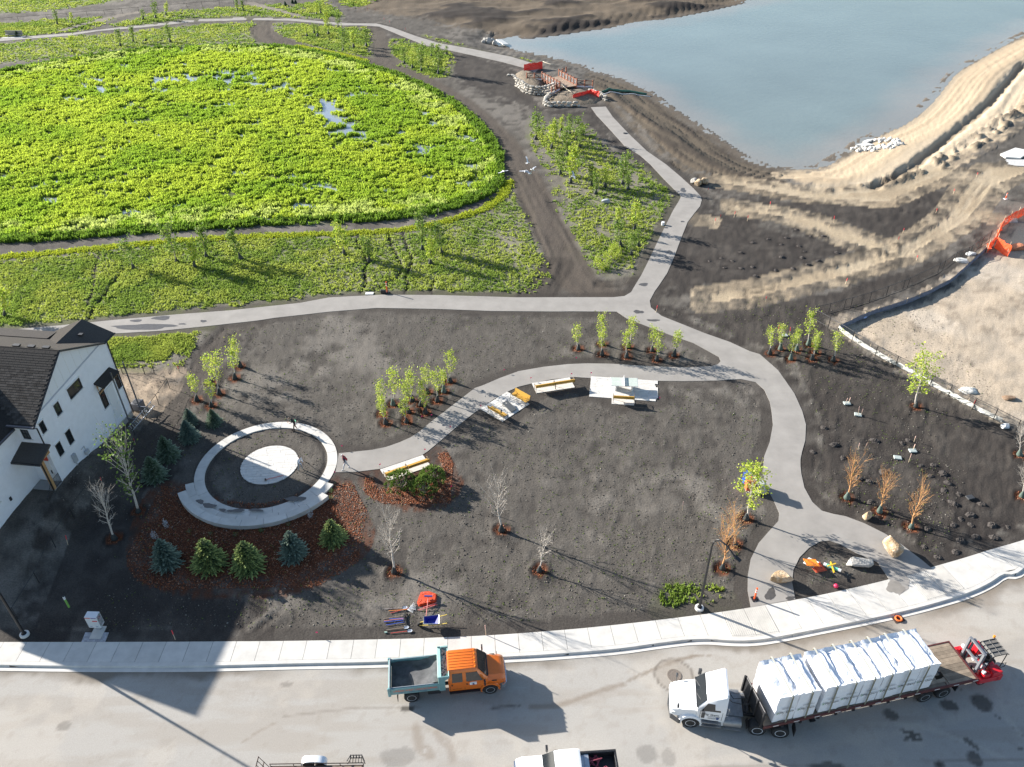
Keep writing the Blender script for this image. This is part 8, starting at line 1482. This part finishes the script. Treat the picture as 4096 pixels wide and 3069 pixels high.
# ------------------------------------------------------------------ tools, barrow, fence roll, signs
ZT = zf(1500, 2320, 3.631)
def tool(a, b_, m_, label, head=None, zh=.06):
    pa_, pb__ = unp(ZT(*a)), unp(ZT(*b_)); d_ = pb__ - pa_; L = float(np.linalg.norm(d_)); t = thing('garden_' + (head or 'handle') if head else 'long_handle', label, head or 'handle', (pa_[0], pa_[1], zh), math.atan2(d_[1], d_[0]), 'hand tools laid out on the soil')
    q = MB(); q.tube([(0, 0, 0), (L, 0, .02)], .022, 6); q.build('handle', m_, t)
    if head == 'rake':
        q = MB(); q.box((L, 0, .03), (.05, .6, .04)); [q.tube([(L, -.27 + k * .06, .03), (L + .04, -.27 + k * .06, -.06)], .008, 3) for k in range(10)]; q.build('rake_head', M_CHAS, t)
    if head == 'leaf_rake':
        for k in range(9): a_ = -.5 + k * .125; q = MB(); q.tube([(L, 0, .03), (L + .45 * math.cos(a_), .5 * math.sin(a_) * 1.4, .06)], .012, 4); q.build('tine', M_WHT, t)
    if head == 'shovel':
        q = MB(); q.loft([[(L + u, -w_, .02 + .02), (L + u, 0, .02 - .02), (L + u, w_, .04), (L + u, 0, .0)] for u, w_ in ((0, .04), (.05, .11), (.25, .12), (.36, .02))]); q.build('blade', M_ALU, t)
    if head == 'broom': q = MB(); q.box((L, 0, .05), (.10, .55, .10)); q.build('brush', mat('brush_blue', (0.06, 0.05, 0.22), .8), t)
    return t
H_ = {c_: mat('handle_' + c_, v_, .6) for c_, v_ in dict(wood=(0.34, 0.26, 0.19), orange=(0.75, 0.25, 0.03), red=(0.55, 0.06, 0.05), blue=(0.03, 0.10, 0.5), grey=(0.3, 0.27, 0.26), black=(0.02, 0.02, 0.02), pink=(0.7, 0.25, 0.22)).items()}
for a, b_, c_, lb, hd_ in [((130, 432), (400, 415), 'grey', 'grey wooden handled shovel, topmost of the upper tool group', 'shovel'), ((200, 458), (470, 440), 'orange', 'orange handled leaf rake in the upper tool group', 'leaf_rake'), ((225, 490), (500, 418), 'red', 'red handled leaf rake crossing the upper tool group', 'leaf_rake'),
    ((120, 572), (435, 525), 'wood', 'wooden handled rake, topmost of the middle tool group', 'rake'), ((135, 603), (420, 572), 'pink', 'pale red handled rake in the middle tool group', 'rake'), ((130, 618), (440, 592), 'blue', 'blue handled rake, upper of the two blue ones', 'rake'), ((160, 665), (450, 618), 'blue', 'blue handled rake, lower of the two blue ones', 'rake'), ((210, 576), (440, 566), 'blue', 'short blue handled rake under the wooden one', 'rake'),
    ((165, 735), (420, 705), 'wood', 'shovel with a white blade in the lower tool group', 'shovel'), ((228, 782), (470, 755), 'red', 'broad red handled shovel, lowest of the tools', 'shovel'),
    ((620, 445), (900, 340), 'pink', 'pink stake bundle piece under the orange roll, upper', None), ((640, 450), (905, 372), 'pink', 'pink lath lying below the orange roll, middle', None), ((660, 455), (895, 435), 'wood', 'wooden lath lying below the orange roll, lowest', None), ((700, 405), (905, 365), 'red', 'red lath lying against the orange roll', None), ((745, 540), (782, 285), 'pink', 'push broom with a dark blue head leaning on the orange roll', 'broom')]:
    t = tool(a, b_, H_[c_], lb, hd_); 
    if hd_ == 'broom': t.location[2] = .1; t.rotation_euler = (0, -.18, t.rotation_euler[2])
w = unp(ZT(140, 770)); q = MB(); q.lathe([(.05, 0), (.05, .16), (.02, .2)], 8, 'x'); o = q.build('bottle', mat('mint_bottle', (0.45, 0.62, 0.52), .3), loc=(w[0], w[1], .06)); tag(o, 'small mint green bottle left of the lowest shovel', 'bottle')
pg = P(ZT, [(612, 330), (665, 190), (790, 178), (905, 222), (890, 335), (635, 392)]); c = pg.mean(0); t = thing('orange_fence_pile', 'folded pile of orange plastic fencing on the soil', 'fencing', (c[0], c[1], 0)); pg = resample(np.vstack([pg, pg[:1]]), .07)[:-1]; r_ = random.Random(8)
for k in range(5):
    q = MB(); sc_ = 1 - .03 * k; vs = [((p - c)[0] * sc_ + r_.uniform(-.015, .015), (p - c)[1] * sc_ + r_.uniform(-.015, .015)) for p in pg]; n = len(vs); q.v = [(a, b_, .04 * k) for a, b_ in vs] + [(a, b_, .04 * k + .035) for a, b_ in vs] + [(a * .7, b_ * .7, .04 * k + .04 + r_.uniform(-.012, .02)) for a, b_ in vs]; q.f = [(i, (i + 1) % n, n + (i + 1) % n, n + i) for i in range(n)] + [(n + i, n + (i + 1) % n, 2 * n + (i + 1) % n, 2 * n + i) for i in range(n)] + [tuple(range(2 * n, 3 * n))]; q.mi = [0] * len(q.f)
    mm = mat('orange_fencing', (0.85, 0.085, 0.02), .5); nt = mm.node_tree
    if k == 0:
        wv = nt.nodes.new('ShaderNodeTexWave'); wv.inputs['Scale'].default_value = 6; wv.bands_direction = 'X'; g_n = nt.nodes.new('ShaderNodeNewGeometry'); nt.links.new(g_n.outputs['Position'], wv.inputs['Vector']); mr = nt.nodes.new('ShaderNodeMapRange'); mr.inputs['To Min'].default_value = .25; vmn = nt.nodes.new('ShaderNodeVectorMath'); vmn.operation = 'SCALE'; vmn.inputs[0].default_value = (0.9, 0.10, 0.025); nt.links.new(wv.outputs['Fac'], mr.inputs['Value']); nt.links.new(mr.outputs[0], vmn.inputs['Scale']); nt.links.new(vmn.outputs[0], nt.nodes['Principled BSDF'].inputs['Base Color'])
    q.build('fold', mm, t)
a, b_ = unp(ZT(718, 735)), unp(ZT(1020, 712)); d_ = b_ - a; L = float(np.linalg.norm(d_)); wbw = thing('wheelbarrow', 'blue wheelbarrow with yellow handles standing above the orange truck', 'wheelbarrow', (a[0], a[1], 0), math.atan2(d_[1], d_[0]))
q = MB(); q.loft([[(x_, y0 + .35, z_) for x_, y0, z_ in ((.25, -.18, .38), (.75, -.22, .38), (.75, .22, .38), (.25, .18, .38))], [(x_, y0 + .35, z_) for x_, y0, z_ in ((.0, -.30, .64), (1.02, -.36, .62), (1.02, .36, .62), (.0, .30, .64))]], False); q.f.append((3, 2, 1, 0)); q.mi.append(0); tr_ = q.build('tray', mat('barrow_blue', (0.012, 0.02, 0.26), .35), wbw, fixn=False); tr_.modifiers.new('s', 'SOLIDIFY').thickness = .015
q = MB(); q.tube([(0, .05, .645), (1.02, -.01, .625), (1.02, .71, .625), (0, .65, .645), (0, .05, .645)], .018, 5); q.build('rim', M_ALU, tr_)
M_YEL = mat('barrow_yellow', (0.70, 0.52, 0.10), .5)
for y_ in (.05, .65): q = MB(); q.tube([(-.3, .35 + (y_ - .35) * .35, .26), (.7, y_, .42), (1.55, y_ + (y_ - .35) * .15, .58)], .028, 5); q.build('handle', M_YEL, wbw); q = MB(); q.tube([(.55, y_, .40), (.85, y_, 0), (1.05, y_, .48)], .018, 4); q.build('leg', M_CHAS, wbw)
wheel(wbw, -.28, .35, .2, .09, 1)
ZG = zf(3200, 2230, 11.9)
def sign(center, rz, tilt, colr, z_, label, lines):
    w = unp(ZG(*center)); t = thing('road_sign', label, 'sign', (w[0], w[1], z_), rz, 'orange road signs on the island'); t.rotation_euler = (tilt, .05, rz); q = MB(); s = .46
    q.prism([(-s, -s), (s, -s), (s, s), (-s, s)], 0, .012); pnl = bev(q.build('panel', mat('sign_' + label.split()[0], colr, .45), t), .006, 1)
    for k, ln in enumerate(lines): o = text('lettering', ln, .20, M_INK, pnl, (0, .12 - k * .24, .016), (0, 0, -.9)); 
    q = MB(); b2 = .40
    for p0, p1 in (((-b2, -b2), (b2, -b2)), ((b2, -b2), (b2, b2)), ((b2, b2), (-b2, b2)), ((-b2, b2), (-b2, -b2))): q.tube([(*p0, .014), (*p1, .014)], .010, 3)
    q.build('border', M_INK, pnl); return t
q = MB(); w = unp(ZG(480, 380)); q.prism([(-.40, -.40), (.40, -.40), (.40, .40), (-.40, .40)], 0, .012); o = q.build('blank_sign', M_WHT, loc=(w[0], w[1], .30)); o.rotation_euler = (-.2, .05, .72); tag(o, 'white back of a sign showing behind the orange one', 'sign', 'signs on the island')
sign((830, 530), .28, -.12, (0.80, 0.04, 0.03), .12, 'red orange diamond sign lying under the brighter one', ['DETOUR'])
sign((480, 420), -.04, -.28, (0.95, 0.26, 0.015), .40, 'bright orange sign with black lettering lying on the island', ['SIDEWALK', 'CLOSED'])
ZE = zf(3150, 2180, 2.311); a, b_ = unp(ZE(325, 200)), unp(ZE(485, 265)); d_ = b_ - a; L = float(np.linalg.norm(d_)); t = thing('sign_stand_tube', 'mint green tube with white ends lying beside the signs', 'tube', (a[0], a[1], .3), math.atan2(d_[1], d_[0])); q = MB(); q.lathe([(.12, .2), (.12, L - .2)], 12, 'x'); q.build('tube', mat('mint_tube', (0.15, 0.55, 0.40), .45), t, sm=True)
for x0, x1 in ((0, .2), (L - .2, L)): q = MB(); q.lathe([(.125, x0), (.125, x1)], 12, 'x'); q.build('white_end', M_WHT, t, sm=True)
a, b_ = unp(ZE(385, 195)), unp(ZE(418, 295)); d_ = b_ - a; L = float(np.linalg.norm(d_)); t = thing('sign_stand', 'yellow folding sign stand lying across the mint green tube', 'sign stand', (a[0], a[1], .45), math.atan2(d_[1], d_[0])); q = MB(); q.box((L / 2, 0, 0), (L, .08, .08)); q.build('beam', mat('stand_yellow', (0.75, 0.47, 0.03), .45), t); q = MB(); q.box((L * .3, 0, .03), (.08, .7, .06), .4); q.build('crossbar', mat('stand_yellow', (0.75, 0.47, 0.03), .45), t)
for k, (p, l_, lb) in enumerate([((300, 790), .9, 'sliver of pale board on the road behind the trailer tail'), ((190, 640), .55, 'pale scrap of board lying on the road under the trailer tail')]):
    pass
for Z, p, dm, rz, lb in ((zf(3700, 2480, 5.18), (985, 1360), (.42, .14, .03), .15, 'pale wood block lying on the road behind the trailer'), (zf(3700, 2480, 5.18), (575, 1415), (.5, .06, .03), -.35, 'pale wood sliver lying on the road by the trailer wheels'), (R5, (1015, 852), (.35, .08, .03), -.4, 'pale wood scrap lying on the road below the first bundles')):
    w = unp(Z(*p)); q = MB(); q.box((0, 0, 0), dm, rz); o = q.build('wood_scrap', mat('fresh_board', (0.55, 0.45, 0.32), .8), loc=(w[0], w[1], -.08)); tag(o, lb, 'wood scrap')
# ------------------------------------------------------------------ people
def person(label, foot, face, joints, mats_, h=1.72, extra=None):
    """joints: local positions in units of body height, x forward, y left, z up"""
    J = joints; B = [('pel', 'spine', .075, .07), ('spine', 'chest', .07, .085), ('chest', 'neck', .085, .035), ('neck', 'head', .034, .045), ('head', 'top', .05, .04)]
    for s in 'lr': B += [('chest', 'sh' + s, .06, .036), ('sh' + s, 'el' + s, .034, .027), ('el' + s, 'wr' + s, .026, .018), ('wr' + s, 'ha' + s, .018, .022), ('pel', 'hp' + s, .06, .056), ('hp' + s, 'kn' + s, .054, .036), ('kn' + s, 'an' + s, .035, .022), ('an' + s, 'to' + s, .026, .02)]
    names = list(J); bm = bmesh.new(); vv = {n: bm.verts.new(J[n]) for n in names}; rad = {}
    for a, b_, ra, rb in B: bm.edges.new((vv[a], vv[b_])); rad.setdefault(a, ra); rad[b_] = max(rad.get(b_, 0), rb)
    bm.verts.index_update(); me = bpy.data.meshes.new('body'); bm.to_mesh(me); bm.free(); o = bpy.data.objects.new('tmp_body', me); C.objects.link(o); sk = o.modifiers.new('skin', 'SKIN')
    for i, n in enumerate(names): d_ = me.skin_vertices[0].data[i]; d_.radius = (rad[n], rad[n] * (1.15 if n in ('pel', 'spine', 'chest') else 1)); d_.use_root = n == 'pel'
    ss = o.modifiers.new('sub', 'SUBSURF'); ss.levels = ss.render_levels = 2; bpy.context.view_layer.update()
    mesh = bpy.data.meshes.new_from_object(o.evaluated_get(bpy.context.evaluated_depsgraph_get())); bpy.data.objects.remove(o)
    # fingers
    F_ = MB()
    for s in 'lr':
        hp = Vector(J['ha' + s]); d_ = (hp - Vector(J['wr' + s])).normalized(); sd_ = d_.cross(Vector((0, 0, 1))); sd_ = sd_.normalized() if sd_.length > .01 else Vector((0, 1, 0)); pal = sd_.cross(d_)
        for k in range(4): p = hp + sd_ * (k - 1.5) * .011; l_ = (.036, .042, .040, .030)[k]; F_.tube([p - d_ * .01, p + d_ * l_ * .6, p + d_ * l_ * .9 - pal * l_ * .5], [.0065, .006, .0045], 5)
        p = hp - d_ * .012 + sd_ * .02; F_.tube([p, p + sd_ * .02 + d_ * .015, p + sd_ * .022 + d_ * .035], [.007, .006, .005], 5)
    bm = bmesh.new(); bm.from_mesh(mesh); nb = len(bm.faces); tm_ = F_.mesh('f', []) if False else None
    vsF = [bm.verts.new(v) for v in F_.v]
    for f in F_.f:
        try: bm.faces.new([vsF[i] for i in f])
        except ValueError: pass
    bm.faces.ensure_lookup_table()
    segs = [(a, b_, Vector(J[a]), Vector(J[b_])) for a, b_, _, _ in B]; slot = {'skin': 0, 'shirt': 1, 'pants': 2, 'shoe': 3, 'hair': 4}
    for f in bm.faces:
        if f.index >= nb: f.material_index = 0; continue
        c = f.calc_center_median(); best = min(segs, key=lambda q: (c - (q[2] + (q[3] - q[2]) * max(0, min(1, (c - q[2]).dot(q[3] - q[2]) / max(1e-9, (q[3] - q[2]).length_squared))))).length)
        a, b_ = best[0], best[1]
        if b_.startswith('to'): k = 'shoe'
        elif a.startswith(('kn', 'hp')) or b_.startswith('hp'): k = 'pants'
        elif a == 'pel' and b_ == 'spine': k = 'pants' if (c - best[2]).dot(best[3] - best[2]) < .3 * best[3 - 0 if False else 2].length * 0 + .02 else 'shirt'
        elif a.startswith('wr') or b_.startswith('ha'): k = 'skin'
        elif a in ('neck', 'head'):
            hd_ = Vector(J['head']); fw = Vector((1, 0, 0)); up2 = (Vector(J['top']) - Vector(J['neck'])).normalized(); k = 'hair' if (c - hd_).dot(up2) > .028 or ((c - hd_).dot(fw) < -.012 and (c - hd_).dot(up2) > -.02) else 'skin'
        else: k = 'shirt'
        f.material_index = slot[k]
    bm.to_mesh(mesh); bm.free()
    for m_ in mats_: mesh.materials.append(m_)
    mesh.polygons.foreach_set('use_smooth', [True] * len(mesh.polygons)); mesh.transform(Matrix.Scale(h, 4)); mesh.name = 'body'
    w = unp(foot); t = thing('person', label, 'person', (w[0], w[1], gz(w[0], w[1])[0] + .03), face); ob = obj_of('body', mesh, t)
    hd_ = Vector(J['head']) * h; fd = Vector((math.cos(-.35), 0, math.sin(-.35))); q = MB(); q.tube([hd_ + fd * .075 + Vector((0, 0, .01)), hd_ + fd * .10 + Vector((0, 0, -.015))], [.012, .016], 6); q.build('nose', mats_[0], t)
    for s in (-1, 1): q = MB(); p = hd_ + fd * .072 + Vector((0, s * .03, .018)); q.lathe([(.002, -.008), (.008, 0), (.002, .008)], 8, 'z', tuple(p)); q.build('eye', M_BLACK, t); q = MB(); q.box(hd_ + Vector((-.01, s * .085, 0)), (.03, .015, .05)); q.build('ear', mats_[0], t)
    q = MB(); q.box(hd_ + fd * .078 + Vector((0, 0, -.045)), (.012, .045, .01)); q.build('mouth', mat('lip', (0.35, 0.13, 0.11), .6), t)
    return t
def pose(bend, l, r_, al, ar):
    """bend: trunk lean in radians; legs as foot offsets (x, y); arms as hand points"""
    s, c = math.sin(bend), math.cos(bend); pel = Vector((0, 0, .52)); U = lambda d_, y_=0: tuple(pel + Vector((s * d_, y_, c * d_)))
    J = dict(pel=tuple(pel), spine=U(.11), chest=U(.22), neck=U(.315), head=tuple(Vector(U(.40)) + Vector((.025, 0, -.005))), top=tuple(Vector(U(.455)) + Vector((.03, 0, -.01))))
    for k, sg in (('l', 1), ('r', -1)):
        ft = l if k == 'l' else r_; hnd = al if k == 'l' else ar; J['sh' + k] = U(.275, sg * .105); J['hp' + k] = (0, sg * .052, .50); J['an' + k] = (ft[0], ft[1], .035); J['kn' + k] = ((ft[0]) * .5 + .03, (sg * .052 + ft[1]) / 2, .27); J['to' + k] = (ft[0] + .10, ft[1] + sg * .01, .018)
        a = Vector(J['sh' + k]); b_ = Vector(hnd); m_ = (a + b_) / 2 + Vector((-.03, sg * .045, -.035)); J['el' + k] = tuple(m_); J['wr' + k] = tuple(b_); J['ha' + k] = tuple(b_ + (b_ - m_).normalized() * .05)
    return J
SKIN = mat('skin', (0.48, 0.29, 0.20), .6); HAIR = mat('dark_hair', (0.03, 0.022, 0.018), .7); SHOE = mat('work_boot', (0.12, 0.09, 0.065), .8)
ZP = zf(1140, 1640, 3.6625)
p1 = person('person in black with a green vest strap working with a shovel on the ring', ZP(158, 292), math.radians(205), pose(.45, (.10, .09), (-.08, -.08), (.22, .10, .62), (.25, -.10, .60)), [SKIN, mat('black_top', (0.025, 0.025, 0.028), .8), mat('dark_trousers', (0.03, 0.025, 0.028), .85), SHOE, HAIR])
q = MB()
for s in (-1, 1): q.tube([(.02 + .0, s * .10, .98), (.16, s * .13, 1.18), (.30, s * .12, 1.36)], .022, 4)
q.tube([(-.13, -.16, 1.02), (-.15, 0, 1.0), (-.13, .16, 1.02)], .03, 4); q.build('green_harness', mat('harness_green', (0.08, 0.55, 0.30), .6), p1)
p2 = person('person in a white hooded top and grey trousers at the edge of the round pad', ZP(228, 888), math.radians(-25), pose(.30, (.07, .08), (-.06, -.08), (.20, .06, .55), (.22, -.06, .52)), [SKIN, mat('white_hoodie', (0.72, 0.73, 0.76), .8), mat('grey_trousers', (0.24, 0.26, 0.28), .85), SHOE, mat('white_hood', (0.72, 0.74, 0.80), .8)])
p3_ = person('person in a red and navy jacket and pale trousers walking on the curved path', ZP(905, 868), math.radians(195), pose(.22, (.16, .06), (-.16, -.06), (.10, .12, .50), (-.05, -.14, .52)), [SKIN, mat('navy_jacket', (0.025, 0.025, 0.045), .8), mat('pale_trousers', (0.55, 0.55, 0.57), .85), mat('pale_shoe', (0.6, 0.6, 0.6), .7), HAIR])
q = MB()
for s in (-1, 1): q.tube([(-.13, s * .10, 1.0), (-.05, s * .12, 1.25), (.10, s * .12, 1.44)], .035, 4); q.tube([(.15, s * .08, 1.05), (.17, s * .09, 1.25), (.16, s * .10, 1.42)], .035, 4)
q.tube([(-.14, -.14, 1.03), (-.16, 0, 1.02), (-.14, .14, 1.03)], .04, 4); q.build('red_vest', mat('vest_red', (0.6, 0.03, 0.05), .6), p3_)
def held(label, a, b_, z0, z1, head):
    pa_, pb__ = unp(ZP(*a), z0), unp(ZP(*b_), z1); t = thing('garden_shovel', label, 'shovel', tuple(pa_)); d_ = Vector(pb__ - pa_); q = MB(); q.tube([(0, 0, 0), d_], .022, 6); q.build('handle', H_['wood'], t); q = MB(); e = d_.normalized(); s_ = e.cross(Vector((0, 0, 1))).normalized(); q.add([tuple(-s_ * .11), tuple(s_ * .11), tuple(s_ * .11 - e * .25), tuple(-e * .34), tuple(-s_ * .11 - e * .25)], [(0, 1, 2, 3, 4)]); q.build('blade', M_CHAS, t, fixn=False)
held('shovel held by the person in black on the ring', (120, 275), (188, 160), .25, 1.45, 1); held('shovel held by the person in the white hooded top', (300, 760), (225, 715), .12, .95, 1)
ZD_ = zf(1000, 1700, 1.841); a, b_ = unp(ZD_(245, 377)), unp(ZD_(115, 410)); d_ = b_ - a; L = float(np.linalg.norm(d_)); t = thing('garden_rake', 'red handled hoe lying on the round concrete pad', 'hoe', (a[0], a[1], .08), math.atan2(d_[1], d_[0])); q = MB(); q.tube([(0, 0, 0), (L, 0, .02)], .022, 6); q.build('handle', H_['red'], t); q = MB(); q.box((L, 0, .03), (.14, .26, .05)); q.build('blade', M_CHAS, t)
# bench and slab far off by the upper path
w = unp(T1(92, 232)); t = thing('far_bench', 'pale far bench beside the dark shrubs at the far left', 'bench', (w[0], w[1], 0)); q = MB(); q.bb((-2, -.3, .35), (2, .3, .5)); q.bb((-2, .25, .5), (2, .4, 1.3)); q.build('seat', mat('far_tan', (0.35, 0.32, 0.26), .8), t); q = MB(); q.bb((-2.4, -1.6, 0), (2.6, .2, .06)); q.build('pad', M_CONC, t)
